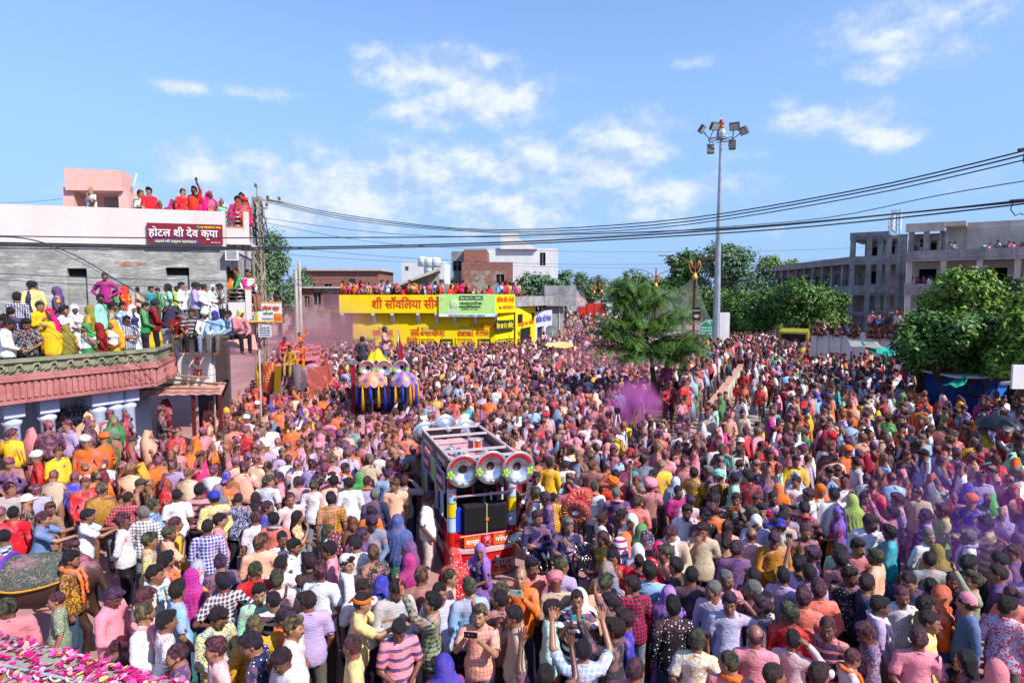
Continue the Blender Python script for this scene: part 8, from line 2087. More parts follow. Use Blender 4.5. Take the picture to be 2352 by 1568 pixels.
def build_market():
 # black umbrella
 P = at(2292, 978, 16.6); e = empty('black_umbrella', P, rad(20)); tag(e, 'open black umbrella held over the crowd at the right', 'umbrella'); fab = plain('black_nylon', '#1c1c24', .45, .4, bump=.3); n = 8; r_ = .56
 for k in range(n):
  V = []; F = []
  for i in range(6):
   t = i / 5; rr_ = r_ * math.sin(t * 1.25) / math.sin(1.25); z = .30 * (1 - t * t)
   for j in range(5): a = 2 * PI * (k + j / 4) / n; V.append((math.cos(a) * rr_ * (1 - .06 * math.sin(PI * j / 4) * t), math.sin(a) * rr_ * (1 - .06 * math.sin(PI * j / 4) * t), z + .015 * math.sin(PI * j / 4) * t))
  for i in range(5):
   for j in range(4): F.append((i * 5 + j, i * 5 + j + 1, (i + 1) * 5 + j + 1, (i + 1) * 5 + j))
  link('panel', mkmesh('panel', V, F, True), fab, e); a = 2 * PI * k / n; m = MB(); m.tube([(0, 0, .28), (math.cos(a) * r_ * .6, math.sin(a) * r_ * .6, .17), (math.cos(a) * r_, math.sin(a) * r_, -.01)], .005, 4); m.build('rib', M_STEEL, e)
 m = MB(); m.tube([(0, 0, .36), (0, 0, -.75)], .01, 6); m.build('shaft', M_STEEL, e)
 # blue kiosk with tin roof, tyre and green cloth
 Y = 24.0; a = at(2195, 868, Y); b = at(2352, 868, Y); e = empty('blue_kiosk', (a.x, Y, 0)); tag(e, 'blue painted tin kiosk with white sheet roof and hanging tyre', 'kiosk'); W = b.x - a.x + .6
 m = MB(); m.box(0, W, 0, .1, 0, a.z); m.box(0, .1, .1, 1.8, 0, a.z); m.build('blue_wall', plain('kiosk_blue', '#14306c', .7), e); m = MB(); m.box(-.15, W, -.3, 2.0, a.z + .02, a.z + .1); m.build('sheet_roof', M_WHITE, e)
 m = MB(); m.box(W * .5, W * .85, -.03, -.003, a.z - 1.2, a.z - .15); m.build('blue_tarpaulin', plain('bright_blue_tarp', '#1878d8', .4, bump=.8), e)
 tyre = plain('tyre_rubber', '#3c3a3c', .8, bump=.5)
 def torus(m, M, R1, r1, n=24): m.lathe([(R1 + r1 * math.cos(t), r1 * math.sin(t)) for t in np.linspace(0, 2 * PI, 11)], M, n)
 p = at(2239, 889, Y) - e.location; m = MB(); torus(m, Matrix.Translation((p.x, -.1, p.z)) @ Matrix.Rotation(rad(90), 4, 'X'), .32, .05); t_ = m.build('hanging_tyre', tyre); t_.location = e.location; tag(t_, 'grey bicycle tyre hanging on the blue kiosk wall', 'tyre')
 p = at(2258, 862, Y + .6); m = MB(Matrix.Translation((p.x, p.y, a.z + .16))); torus(m, Matrix(), .40, .055); tag(m.build('roof_tyre', tyre), 'flat dark tyre lying on the white kiosk roof', 'tyre')
 def tarp(name, q, c, lab, sag=.1, cat='tarpaulin'):
  V = []; F = []; n_ = 10
  for i in range(n_ + 1):
   for j in range(n_ + 1):
    s, t = i / n_, j / n_; p = (q[0].lerp(q[1], s)).lerp(q[3].lerp(q[2], s), t); p = p - Vector((0, 0, sag * 4 * s * (1 - s) * (.5 + t) + .03 * math.sin(9 * s + 7 * t))); V.append(tuple(p))
  for i in range(n_):
   for j in range(n_): k = i * (n_ + 1) + j; F.append((k, k + n_ + 1, k + n_ + 2, k + 1))
  o = link(name, mkmesh(name, V, F, True), plain('tarp_' + c[1:], c, .6, bump=.3), None); md = o.modifiers.new('s', 'SOLIDIFY'); md.thickness = .02; tag(o, lab, cat); return o
 tarp('green_tarpaulin', [at(2165, 884, 23.4), at(2215, 862, 24.0), at(2222, 872, 23.2), at(2190, 886, 22.6)], '#108c70', 'torn green cloth corner hanging at the kiosk roof')
 tarp('green_tarpaulin', [at(1978, 783, 31), at(2070, 806, 30), at(2082, 822, 27.5), at(1990, 800, 29)], '#109c88', 'bright green tarpaulin stretched over the stall')
 tarp('white_tarpaulin', [at(2062, 806, 29), at(2110, 808, 28), at(2090, 832, 26), at(2050, 815, 27.5)], '#a8b4b8', 'grey white tarpaulin joined to the green one')
 tarp('tin_roof_sheet', [at(1944, 780, 32), at(2010, 784, 31), at(2030, 800, 28.5), at(1950, 795, 29.5)], '#8c8880', 'rusty tin sheets roofing the stall left of the tarpaulin', .02, 'roof')
 for u, Y in ((1955, 29.5), (2030, 28.5), (2085, 26.5)): p = at(u, 812, Y); m = MB(); m.tube([(p.x, Y, 0), (p.x, Y, p.z + .1)], .03, 6); tag(m.build('stall_pole', M_BARK), {1955: 'thin wooden pole at the left of the stall roof', 2030: 'thin wooden pole under the green tarpaulin', 2085: 'thin wooden pole under the white tarpaulin'}[u], 'pole', 'poles of the stall')
 tarp('yellow_sunshade', [at(1256, 785, 43), at(1312, 783, 43), at(1318, 795, 41), at(1252, 793, 41)], '#d8b870', 'pale yellow cloth sunshade over a cart by the shops', .1, 'sunshade')
 # white parapet people sit on
 F = FR(at(1872, 750, 46)[:2], at(2110, 750, 41)[:2]); e = F.empty('white_compound_wall'); tag(e, 'white compound wall with pillars under the sitting spectators', 'wall')
 for k in range(8): m = MB(); x = F.len * k / 8; m.box(x + .2, x + F.len / 8, 0, .2, 0, 2.4); m.build('panel', M_WHITE, e); m = MB(); m.box(x - .2, x + .19, -.1, .3, 0, 2.65); m.build('pillar', M_WHITE, e)
 # right edge: pole with rope, signboard edge and man on the rail
 p = at(2300, 880, 14.5); q = at(2400, 876, 14.3); m = MB(); m.tube([p, q], .045, 8); tag(m.build('pipe_rail', M_WHITE), 'white horizontal pipe entering at the right edge', 'pipe')
 a = at(2327, 850, 14.0); m = MB(); m.box(a.x, a.x + 1, 14, 14.06, at(2330, 893, 14).z, at(2330, 838, 14).z); tag(m.build('edge_signboard', M_WHITE), 'white signboard cut by the right picture edge', 'signboard')
 # motorcycles
 def bike(x, y, rz, lab, c):
  e = empty('motorcycle', (x, y, 0), rz); tag(e, lab, 'motorcycle', 'parked motorcycles')
  for wy in (-.65, .65):
   m = MB(); torus(m, Matrix.Translation((0, wy, .31)) @ Matrix.Rotation(rad(90), 4, 'Y'), .27, .045, 20); w_ = m.build('wheel', tyre, e); m = MB(Matrix.Translation((0, wy, .31)) @ Matrix.Rotation(rad(90), 4, 'Y')); m.lathe([(.0, .03), (.08, .03), (.08, -.03), (0, -.03)], n=10); [m.bar((0, 0, 0), (math.cos(k * PI / 4) * .25, math.sin(k * PI / 4) * .25, 0), .012) for k in range(8)]; m.build('rim', M_STEEL, w_)
  pm = plain('bike_' + c[1:], c, .25, .6); m = MB(); m.lathe([(0, -.22), (.10, -.18), (.13, 0), (.11, .18), (0, .22)], Matrix.Translation((0, -.12, .80)) @ Matrix.Rotation(rad(90), 4, 'X') @ Matrix.Scale(1.2, 4, (0, 1, 0)), 12); m.build('tank', pm, e)
  m = MB(); m.box(-.12, .12, .10, .72, .74, .83); m.build('seat', M_BLACK, e, bevel=.03); m = MB(); m.box(-.10, .10, -.2, .22, .32, .62); m.build('engine', M_STEEL, e); m = MB(); m.tube([(-.33, -.38, 1.02), (-.15, -.48, 1.06), (.15, -.48, 1.06), (.33, -.38, 1.02)], .015, 6); m.build('handlebar', M_BLACK, e)
  for s in (-.09, .09): m = MB(); m.tube([(s, -.46, 1.04), (s, -.65, .31)], .022, 6); m.build('fork', CHROME, e)
  m = MB(); m.lathe([(0, .0), (.09, 0), (.08, .1), (0, .14)], Matrix.Translation((0, -.52, .92)) @ Matrix.Rotation(rad(-90), 4, 'X'), 12); m.build('headlight', CHROME, e); m = MB(); m.tube([(.12, -.1, .3), (.14, .7, .32)], .035, 8); m.build('exhaust', CHROME, e)
 for i, (u, v, rz, c, lab) in enumerate(((2125, 1040, 60, '#18181c', 'black motorcycle parked behind the man with towel'), (2185, 1085, 80, '#7c1018', 'dark red motorcycle parked left of the black umbrella'), (2165, 985, 75, '#1c1c20', 'black motorcycle standing in the tree shade'), (2215, 1110, 95, '#202024', 'black motorcycle nearest the black umbrella'), (1885, 935, 10, '#202028', 'motorcycle with blue bag on the road edge'), (1860, 900, 20, '#1c1c20', 'motorcycle parked further up the road edge'), (1835, 870, 0, '#5c1418', 'far motorcycle in the row by the shrubs'), (1815, 862, 10, '#1c1c20', 'farthest motorcycle in the row by the shrubs'))):
  p = onz(u, v, .3); bike(p.x, p.y, rad(rz), lab, c)
 # yellow lorry in the road
 Y = 50; a = at(1783, 778, Y); b = at(1862, 778, Y); e = empty('yellow_lorry', ((a.x + b.x) / 2, Y, 0), rad(-26)); tag(e, 'dusty yellow lorry facing the camera under the kerb trees', 'lorry'); w = (b.x - a.x) / 2 * .8; ym = concrete('lorry_yellow', '#7c7424', '#a09430', .4, 2); m = MB(); m.box(-w, w, 0, 1.7, .6, 2.35); m.build('cab', ym, e, bevel=.08); m = MB(); m.box(-w * .82, w * .82, -.02, -.002, 1.45, 2.15); m.build('windscreen', plain('dark_glass', '#18141c', .1, .6), e); m = MB(); m.box(-w, w, 1.8, 5.5, .9, 2.3); m.build('load_bed', ym, e); m = MB(); m.box(-w, w, -.1, 0, .5, .8); m.build('bumper', M_BLACK, e)
 for k in range(5): m = MB(); m.bar((-w, 1.8 + k * .9, 2.3), (-w, 1.8 + k * .9, 2.8), .06); m.bar((w, 1.8 + k * .9, 2.3), (w, 1.8 + k * .9, 2.8), .06); m.build('stake', ym, e)
 for s in (-1, 1): m = MB(Matrix.Translation((s * w * .7, -.02, 1.05)) @ Matrix.Rotation(rad(90), 4, 'X')); m.lathe([(0, .03), (.12, .03), (.14, 0)], n=12); m.build('headlight', M_WHITE, e); m = MB(Matrix.Translation((s * w * .85, 1.0, .45)) @ Matrix.Rotation(rad(90), 4, 'Y')); m.lathe([(0, -.12), (.42, -.12), (.45, 0), (.42, .12), (0, .12)], n=16); m.build('wheel', M_BLACK, e)
 # lorries far down the highway
 for i, (u0, u1, v0, v1, Y, c, lab) in enumerate(((1348, 1392, 697, 720, 125, '#b02820', 'red container lorry far down the highway'), (1310, 1345, 700, 716, 150, '#8c9c98', 'pale lorry parked at the far end of the highway'), (1395, 1420, 700, 716, 140, '#c8d0c8', 'white lorry far right on the highway'))):
  a = at(u0, v0, Y); b = at(u1, v1, Y); e = empty('distant_lorry', (a.x, Y, 0)); tag(e, lab, 'lorry'); m = MB(); m.box(0, b.x - a.x, 0, 2.5, .9, a.z); m.build('container', plain('lorry_' + c[1:], c, .6), e); m = MB(); m.box(-1.6, -.1, .1, 2.4, .7, a.z * .8); m.build('cab', plain('lorry_' + c[1:], c, .6), e); m = MB(); [m.box(x, x + .8, 0, 2.4, 0, .9) for x in (-1.2, 1, (b.x - a.x) - 1.5)]; m.build('wheels', M_BLACK, e)
 # satellite dish, wall AC, tripod ladder
 p = at(1268, 762, 52); e = empty('satellite_dish', p, rad(30)); tag(e, 'dark satellite dish on a stand right of the lilac shop', 'satellite dish'); m = MB(Matrix.Rotation(rad(60), 4, 'X')); m.lathe([(0, -.15), (.4, -.1), (.62, .0)], n=20); m.build('dish', plain('dish_grey', '#4c5054', .5), e); m = MB(); m.tube([(0, 0, 0), (0, 0, -p.z)], .04, 6); m.build('stand', M_STEEL, e)
 s, z = HOTEL.sz(519, 572); e = empty('air_conditioner', HOTEL.w(s, -.30, z - .40), HOTEL.yaw); tag(e, 'white air conditioner unit on the hotel corner under the balcony', 'air conditioner'); m = MB(); m.box(0, .42, 0, .25, 0, .38); m.build('case', M_WHITE, e); m = MB(); [m.box(.05, .37, -.01, 0, .05 + k * .043, .07 + k * .043) for k in range(7)]; m.build('louvres', plain('louvre_grey', '#6c6c70', .5), e)
 p = at(1414, 905, 19.5)
 for i, (u, Y) in enumerate(((1418, 19.5), (1470, 23))):
  p = at(u, 905, Y); e = empty('tripod', (p.x, Y, 0), rad(20 * i)); tag(e, ['white camera tripod standing beside the neem tree', 'second tripod between neem tree and median wall'][i], 'tripod', 'camera tripods')
  for k in range(3): a = 2 * PI * k / 3; m = MB(); m.bar((math.cos(a) * .45, math.sin(a) * .45, 0), (math.cos(a) * .04, math.sin(a) * .04, 1.7), .035); m.build('leg', M_WHITE, e)
  m = MB(); m.box(-.08, .08, -.1, .1, 1.7, 1.85); m.build('head', M_BLACK, e)
 # agave on the median
 p = onz(1583, 838, 1.0); e = empty('agave_plant', (p.x - 1.0, p.y, .88)); tag(e, 'spiky green agave plant at the edge of the median', 'plant'); rs = np.random.RandomState(1)
 for k in range(16): a = 2 * PI * k / 16 + rs.rand() * .2; t = rs.uniform(.3, 1.1); d = Vector((math.cos(a) * math.cos(t), math.sin(a) * math.cos(t), math.sin(t))); s = Vector((-math.sin(a), math.cos(a), 0)) * .06; m = MB(); L = rs.uniform(.7, 1.0); m.add([-s * .6, s * .6, d * L * .5 + s, d * L * .5 - s, d * L, d * L * .5 - Vector((0, 0, .03))], [(0, 1, 2, 3), (3, 2, 4), (0, 3, 5), (1, 5, 2), (3, 4, 5), (2, 5, 4)]); m.build('leaf', L_YEL, e)
build_market()

# ================================================================ people on the roofs, the trucks and the elephant; then the mass behind
for line in TERR.strip().splitlines():
 t = line.split(); u, v = float(t[0]), float(t[1]); kind, shirt, pw, face = t[2:6]; ex = t[6:]; nums = [x for x in ex if x.replace('.', '').isdigit()]; ex = [x for x in ex if x not in nums]
 s_ = .72 if kind == 'c' else .93 if kind == 'w' else 1.0
 if 'sit' in ex:
  zb = 4.15 - .84; p = at(u, v, 18.45); person(p.x, 18.55, zb, kind, shirt, pw, face, ex, 'terrace', s_)
 else:
  zb = float(nums[0]); p = onz(u, v, zb + HZ * s_)
  yy = p.y
  if abs(p.z - CAM_H) < .9:      # near eye level the depth is set by the terrace itself
   yy = 15.2 + (zb - 3.6) * 3 + R.uniform(-.2, .4) if zb < 3.9 else 17.6 + R.uniform(-.4, .5)
   s0, _ = ARC.sz(u, v, .6 if zb < 3.9 else 2.6 + R.uniform(0, .5)); q = ARC.w(s0, .6 if zb < 3.9 else 2.9, 0); yy = q.y
   p = at(u, v, yy)
  if 'lean' in ex: s0, _ = ARC.sz(u, v, .40); q = ARC.w(s0, .42, 0); p = at(u, v, q.y); zb = p.z - HZ * s_
  if 'lean' in ex: zb = max(zb, 3.2)
  person(p.x, p.y, p.z - HZ * s_ if 'lean' not in ex else zb, kind, shirt, pw, face, ex, 'terrace', s_, hairkind=None)
# special figures
def figure(u, v, Y, kind, shirt, pw, face, ex, place='keep', scale=1.0, **k):
 p = at(u, v, Y); return person(p.x, Y, p.z - HZ * scale, kind, shirt, pw, face, ex.split(), place, scale, **k)
S1 = figure(984, 1143, 11.95, 'm', 'white', 'p', 'r', 'back curly', pants=lin('#c8b8b4'), pose='turn', scale=1.03); S1['o'].scale[0] *= 1.22; S1['o'].scale[1] *= 1.2; S1['special'] = 'stout man in white clothes with pink powder standing beside the band truck'
S2 = figure(1101, 1268, 10.35, 'w', 'violet', 'n', 'fl', '', pose='wlook', scale=.98); S2['special'] = 'woman in violet saree and white blouse standing before the band truck'
S3 = figure(883, 755, 23.2, 'm', 'pink:stripe/grey', 'n', 'r', 'short', pose='folded', pants=lin('#4c5878')); S3['special'] = 'man in pink striped polo standing on top of the decorated truck'
S4 = figure(832, 778, 22.3, 'm', 'charcoal', 'n', 'b', 'short', pose='relax', scale=.97); S4['special'] = 'man in dark grey tee sitting high on the decorated truck'
S5 = figure(655, 780, 26.9, 'm', 'red', 'p', 'f', '', pose='sit', scale=.95); S5['special'] = 'rider in red on the left of the elephant howdah'
S6 = figure(690, 768, 27.3, 'm', 'orange', 'o', 'r', 'up', scale=.95, pose='up'); S6['special'] = 'rider in orange raising an arm on the elephant'
S7 = figure(667, 800, 25.2, 'm', 'gold:print/maroon', 'p', 'f', '', pose='sit', scale=.95, pants=lin('#a8843c')); S7['special'] = 'mahout in gold coat riding on the elephant neck'
S8 = figure(692, 787, 26.2, 'm', 'orange', 'p', 'f', '', pose='sit', scale=1.0, pants=lin('#d87818')); S8['special'] = 'rider in long orange robe leaning over the elephant side'
S9 = figure(2325, 862, 22.6, 'm', 'black', 'n', 'l', '', pose='turn', pants=lin('#181a20')); S9['special'] = 'man in black standing on the rail at the right edge'

def lod_mesh(me, target):
 c = me.copy(); r_ = decimate(c, target); n = len(r_.vertices); co = np.empty(n * 3, dtype=np.float32); r_.vertices.foreach_get('co', co)
 r_.calc_loop_triangles(); t = np.empty(len(r_.loop_triangles) * 3, dtype=np.int32); r_.loop_triangles.foreach_get('vertices', t)
 out = (co.reshape(-1, 3), t.reshape(-1, 3)); bpy.data.meshes.remove(r_); return out
def tf(v, M): M = np.array(M); return (v @ M[:3, :3].T + M[:3, 3]).astype(np.float32)
def make_variants(q):
 """q: triangle budgets (body, cloth, trousers, headgear)"""
 out = {'m': [], 'w': [], 's': []}; hg = {k: lod_mesh(HG[k], q[3]) for k in ('short', 'curly', 'flop', 'turban', 'cap', 'hood')}
 for k in ('relax', 'turn', 'down', 'glance', 'phone', 'up', 'face', 'folded', 'wave'):
  m = PM[k]; base = [('skin', *lod_mesh(m['body'], q[0])), ('shirt', *lod_mesh(m['shirt_long'], q[1])), ('pants', *lod_mesh(m['trousers'], q[2]))]
  for h in (('short', 'curly') if k in ('phone', 'up', 'face', 'folded', 'wave') else ('short', 'curly', 'flop', 'turban', 'cap', 'hood')):
   hv, hf = hg[h]; out['m'].append((k, base + [('hair' if h in ('short', 'curly', 'flop') else 'gear', tf(hv, m['HM']), hf)], {'phone': .1, 'up': .06, 'wave': .06, 'face': .3, 'folded': .5}.get(k, 1.0) * {'turban': .10, 'cap': .05, 'hood': .08}.get(h, 1)))
 for k in ('wstand', 'wveil', 'wlook'):
  m = PM[k]; out['w'].append((k, [('skin', *lod_mesh(m['body'], q[0])), ('blouse', *lod_mesh(m['shirt_short'], q[1] // 2)), ('skirt', *lod_mesh(m['skirt'], q[2])), ('veil', *lod_mesh(m['veil'], q[1]))], 1))
 for k in ('sit', 'sitlean'):
  m = PM[k]; out['s'].append((k, [('skin', *lod_mesh(m['body'], q[0])), ('shirt', *lod_mesh(m['shirt_long'], q[1])), ('pants', *lod_mesh(m['trousers'], q[2])), ('hair', tf(hg['short'][0], m['HM']), hg['short'][1])], 1))
 return out
def crowd_mat():
 n = NB('crowd_colour'); P = n.tc.outputs['Object']; c = n.attr('Col', 'GEOMETRY'); pw = n.attr('Pw', 'GEOMETRY'); A = n.N.new('ShaderNodeAttribute'); A.attribute_name = 'Amt'; amt = A.outputs['Fac']
 msk = n.ramp(n.math('ADD', n.noise(P, 6.0, 6, .68, .6), n.math('MULTIPLY', n.math('SUBTRACT', n.noise(P, 45, 2), .5), .2)), .46, .60)
 pv = n.cramp(n.noise(P, 2.1, 2), [(0.3, lin('#cc7c90')), (0.45, lin('#e4a4ac')), (0.55, lin('#e4a480')), (0.7, lin('#a878b4'))])
 c = n.mix(n.math('MULTIPLY', msk, amt), c, n.mix(.5, pw, pv)); c = n.mix(n.math('MULTIPLY', n.noise(P, 15, 3), .3), c, n.mix(.5, c, (.04, .03, .04)))
 n.bump(n.noise(P, 16, 5, .6, 1.5), .8, .03); return n.done(c, .8, .2)
MASS = []           # (x, y, z, kind, lod, style)
def pick(weights):
 t = R.random() * sum(w for _, w in weights)
 for k, w in weights:
  t -= w
  if t <= 0: return k
 return weights[-1][0]
ST = {
 'centre': [('pinkwhite', 16), ('rose', 14), ('white', 14), ('lilac', 10), ('plum', 5), ('purple', 4), ('charcoal', 7), ('pink', 10), ('salmon', 7), ('crimson', 5), ('orange', 5), ('greyblue', 7), ('skyblue', 4), ('yellow', 3), ('brown', 5), ('navy', 4), ('red', 5), ('magenta', 4), ('cyan', 1), ('peach', 8), ('green', 1.5)],
 'left': [('orange', 15), ('salmon', 13), ('red', 10), ('magenta', 9), ('rose', 10), ('yellow', 5), ('pinkwhite', 9), ('peach', 10), ('crimson', 8), ('plum', 8), ('white', 6), ('purple', 5), ('blue', 3), ('charcoal', 5)],
 'right': [('white', 22), ('skyblue', 9), ('red', 11), ('charcoal', 9), ('orange', 8), ('lilac', 7), ('pink', 7), ('navy', 7), ('green', 4), ('yellow', 5), ('crimson', 5), ('beige', 6), ('magenta', 4), ('teal', 4), ('mint', 4), ('peach', 5)],
 'roof': [('orangered', 13), ('red', 13), ('hotpink', 12), ('orange', 11), ('yellow', 8), ('white', 10), ('mint', 7), ('green', 5), ('lilac', 6), ('skyblue', 5), ('charcoal', 5), ('rose', 6), ('purple', 5), ('gold', 5)],
}
WF = {'centre': .10, 'left': .25, 'right': .22, 'roof': .55}
def inpoly(p, poly):
 x, y = p; c = False; n = len(poly)
 for i in range(n):
  x1, y1 = poly[i]; x2, y2 = poly[(i + 1) % n]
  if (y1 > y) != (y2 > y) and x < (x2 - x1) * (y - y1) / (y2 - y1) + x1: c = not c
 return c
def blocked(x, y):
 v = Vector((x, y, 0))
 q = Matrix.Rotation(-TRUCK.rotation_euler.z, 3, 'Z') @ (v - TRUCK.location * Vector((1, 1, 0)))
 if -.95 < q.x < .95 and -.45 < q.y < 3.1: return True
 q = Matrix.Rotation(-UTRUCK.rotation_euler.z, 3, 'Z') @ (v - UTRUCK.location * Vector((1, 1, 0)))
 if -1.1 < q.x < 1.0 and -.75 < q.y < 4.5: return True
 q = v - ELE.location
 if abs(q.x) < 1.25 and -1.75 < q.y < 2.3: return True
 q = Vector(((v - MED.o).dot(MED.d), (v - MED.o).dot(MED.n), 0))
 if -.2 < q.x < MED.len and -.35 < q.y < 2.9: return True
 q = Vector(((v - ARC.o).dot(ARC.d), (v - ARC.o).dot(ARC.n), 0))
 if q.x < ARC.len + .5 and q.y > -1.55 and q.y < 30: return True
 if y > 17.5 and x < -9.0 * y / 18.3 and y < 26: return True
 q = Vector(((v - HOTEL.o).dot(HOTEL.d), (v - HOTEL.o).dot(HOTEL.n), 0))
 if q.x < HOTEL.len + .3 and q.y > -.3: return True
 q = Vector(((v - YEL.o).dot(YEL.d), (v - YEL.o).dot(YEL.n), 0))
 if q.y > .2 and -.8 < q.x < YEL.len + 1.8: return True
 if math.hypot(x - at(1643, 800, 40).x, y - 40) < .6 or math.hypot(x - at(598, 700, 27.5).x, y - 27.5) < .5: return True
 return False
ind = [(r_['x'], r_['y']) for r_ in people if r_['z'] < .5] + [(r_[0], r_[1]) for r_ in raw_far]
cellmap = {}
for (x, y) in ind: cellmap.setdefault((int(x // 1), int(y // 1)), []).append((x, y))
def near_ind(x, y, d):
 cx, cy = int(x // 1), int(y // 1)
 for i in (-1, 0, 1):
  for j in (-1, 0, 1):
   for (a, b) in cellmap.get((cx + i, cy + j), ()):
    if (a - x) ** 2 + (b - y) ** 2 < d * d: return True
 return False
YMIN = onz(1176, 1098, HZ).y
row = 0; y = 10.6
while y < 74:
 step = .53 + .20 * min(1, max(0, (y - 15) / 10))
 x = -1.0 * y + (row % 2) * step / 2
 while x < .92 * y:
  px = x + R.uniform(-.16, .16); py = y + R.uniform(-.16, .16); x += step
  gz = rise(px, py); u, v = proj((px, py, HZ + gz))
  if u > 1650 and R.random() < 0: continue
  if u < -60 or u > 2410: continue
  if py < YMIN and not (v < 1125):
   if v > 1145 or near_ind(px, py, .62): continue
  if near_ind(px, py, .46): continue
  if blocked(px, py): continue
  style = 'centre'; dens = .97
  if u < 760 and v < 960: style = 'left'
  elif u < 560: style = 'left' if R.random() < .5 else 'centre'
  wall_u = 1640 + (920 - v) * .45 if v > 840 else 1690
  if u > wall_u - 10: style = 'right'
  # open road right of the median wall
  if 826 < v < 1010 and u > 1690 - (v - 850) * .75 and u < 1812 - max(0, v - 900) * .8: dens = .38
  if 1000 < v < 1100 and 1600 < u < 1730: dens = .7

  if v < 822 and u > 1700: dens = .85
  # beyond the shops
  if py > 44 and u > 1225: dens = .28 if u < 1480 else (.12 if u < 1660 else .8)
  if py > 44 and u < 790: dens = .85
  if py > 60 and u > 1440: continue
  if u > 2120 and py > 23.6: continue
  if u > 1860 and py > 40.5: continue
  if R.random() > dens: continue
  MASS.append((px, py, gz, 'w' if R.random() < WF[style] * (1.6 if u > 1850 else 1) else 'm', style))
 y += step * .86; row += 1
# far end of the highway
for k in range(260):
 v = 700 + 95 * R.random() ** 1.6; u = 1285 + R.random() * 190
 p = onz(u, v + 8, 0.0)
 if p.y < 160: MASS.append((p.x, p.y, 0.0, 'm', 'right'))
# on the median: standing along the wall and among the planting
k = 0.0
while k < MED.len:
 for dy in ((.30, .8, 1.3, 1.9) if k > 6 else (.30, .9)):
  if R.random() < (.95 if dy < .5 else .6):
   q = MED.w(k + R.uniform(-.15, .15), dy + R.uniform(-.08, .12), 0); MASS.append((q.x, q.y, .90 if dy > .3 else 1.0, 'm' if R.random() < .75 else 'w', 'right'))
 k += .50
# people on the arcade plinth and its step
for dy, zz, dn in ((-1.25, .45, .9), (-.65, .92, .9), (-.15, .92, .75), (.9, .92, .6)):
 x = -1.5
 while x < ARC.len + 1.0:
  q = ARC.w(x + R.uniform(-.12, .12), dy + R.uniform(-.08, .08), 0)
  if R.random() < dn and not (q.x > at(395, 900, q.y).x): MASS.append((q.x, q.y, zz, 'w' if R.random() < .45 else 'm', 'right' if R.random() < .5 else 'left'))
  x += .5
# yellow shop roof
L = YEL.len
for dy, dn in ((.50, .95), (1.0, .65)):
 x = .2
 while x < L - .1:
  if R.random() < dn: q = YEL.w(x + R.uniform(-.08, .08), dy, 0); MASS.append((q.x, q.y, YZB + .50 - (.35 if R.random() < .25 else 0), 'w' if R.random() < .6 else 'm', 'roof'))
  x += .40
for k in range(16): q = YEL.w(.35 + R.uniform(-.2, .6) - k * .03, 1.2 + k * .45, 0); MASS.append((q.x, q.y, YZB + .50, 'w' if R.random() < .5 else 'm', 'roof'))
for k in range(12): q = YEL.w(L + .3 + k * .14, 1.4 + k * .5, 0); MASS.append((q.x, q.y, YZB + .45, 'm', 'roof'))
for (u, v, Y, kd) in ((787, 655, 50, 'm'), (800, 662, 50, 'm'), (822, 668, 50, 'm'), (1187, 680, 56, 's'), (1215, 690, 55, 's'), (1235, 692, 55, 's'), (1250, 690, 56, 's'), (1195, 670, 54, 'm'), (1177, 672, 54, 'm')):
 p = at(u, v, Y); MASS.append((p.x, Y, p.z - (1.5 if kd != 's' else 1.35), kd, 'roof'))
# hotel roof and balcony
for u, kd in ((323, 'm'), (345, 'm'), (368, 'w'), (395, 'w'), (421, 'm'), (446, 'm'), (470, 'w'), (483, 'w'), (488, 'w'), (508, 'w'), (545, 'm'), (557, 'm'), (563, 'm')):
 s0, _ = HOTEL.sz(u, 470, .45); q = HOTEL.w(s0, .45, 0); v = {323: 462, 345: 452, 368: 470, 395: 470, 421: 453, 446: 452, 470: 462, 483: 460, 488: 475, 508: 470, 545: 470, 557: 462, 563: 478}[u]; p = at(u, v, q.y); MASS.append((q.x, q.y, p.z - 1.55, kd, 'roof'))
p = at(210, 452, 22.2); MASS.append((p.x, 22.2, p.z - 1.45, 'w', 'roof'))
for u in (523, 532, 541, 552, 560, 566): s0, _ = HOTEL.sz(u, 640, .5); q = HOTEL.w(s0, .5, 0); MASS.append((q.x, q.y, at(u, 640 + R.uniform(-8, 8), q.y).z - 1.5, 'm' if u < 550 else 's', 'roof'))
# school balconies and compound wall
for k in range(34): u = R.choice([R.uniform(2225, 2350), R.uniform(2085, 2170), R.uniform(2225, 2345)]); v0 = 566 if u > 2200 else 574
for k in range(26):
 x = 6.0 + k * .42 + R.uniform(-.1, .1); FB2 = FR(at(2080, 600, 60)[:2], (at(2080, 600, 60).x + .794 * 22, 60 - .608 * 22)); q = FB2.w(x, .5, 0); MASS.append((q.x, q.y, 8.65 - .3, 'm' if R.random() < .7 else 'w', 'right'))
for k in range(30):
 x = R.choice([R.uniform(.4, 2.0), R.uniform(2.5, 4), R.uniform(9, 16)]); zz = R.choice([5.5, 8.65, 5.5]); q = FB2.w(x, .45, 0); MASS.append((q.x, q.y, zz - .25, 'm', 'right'))
Wc = FR(at(1872, 750, 46)[:2], at(2110, 750, 41)[:2])
for k in range(44):
 x = R.uniform(0, Wc.len); q = Wc.w(x, .1, 0); st = R.random() < .45 and x > Wc.len * .55
 MASS.append((q.x, q.y, 2.45 if st else 2.45 - .84, 'm' if st else 's', 'right'))
OWN = [(r_[0], r_[1], 0.0, 'w' if r_[2] in 'wW' else 'm', 'centre', r_[3].split(':')[0], r_[5]) for r_ in raw_far]
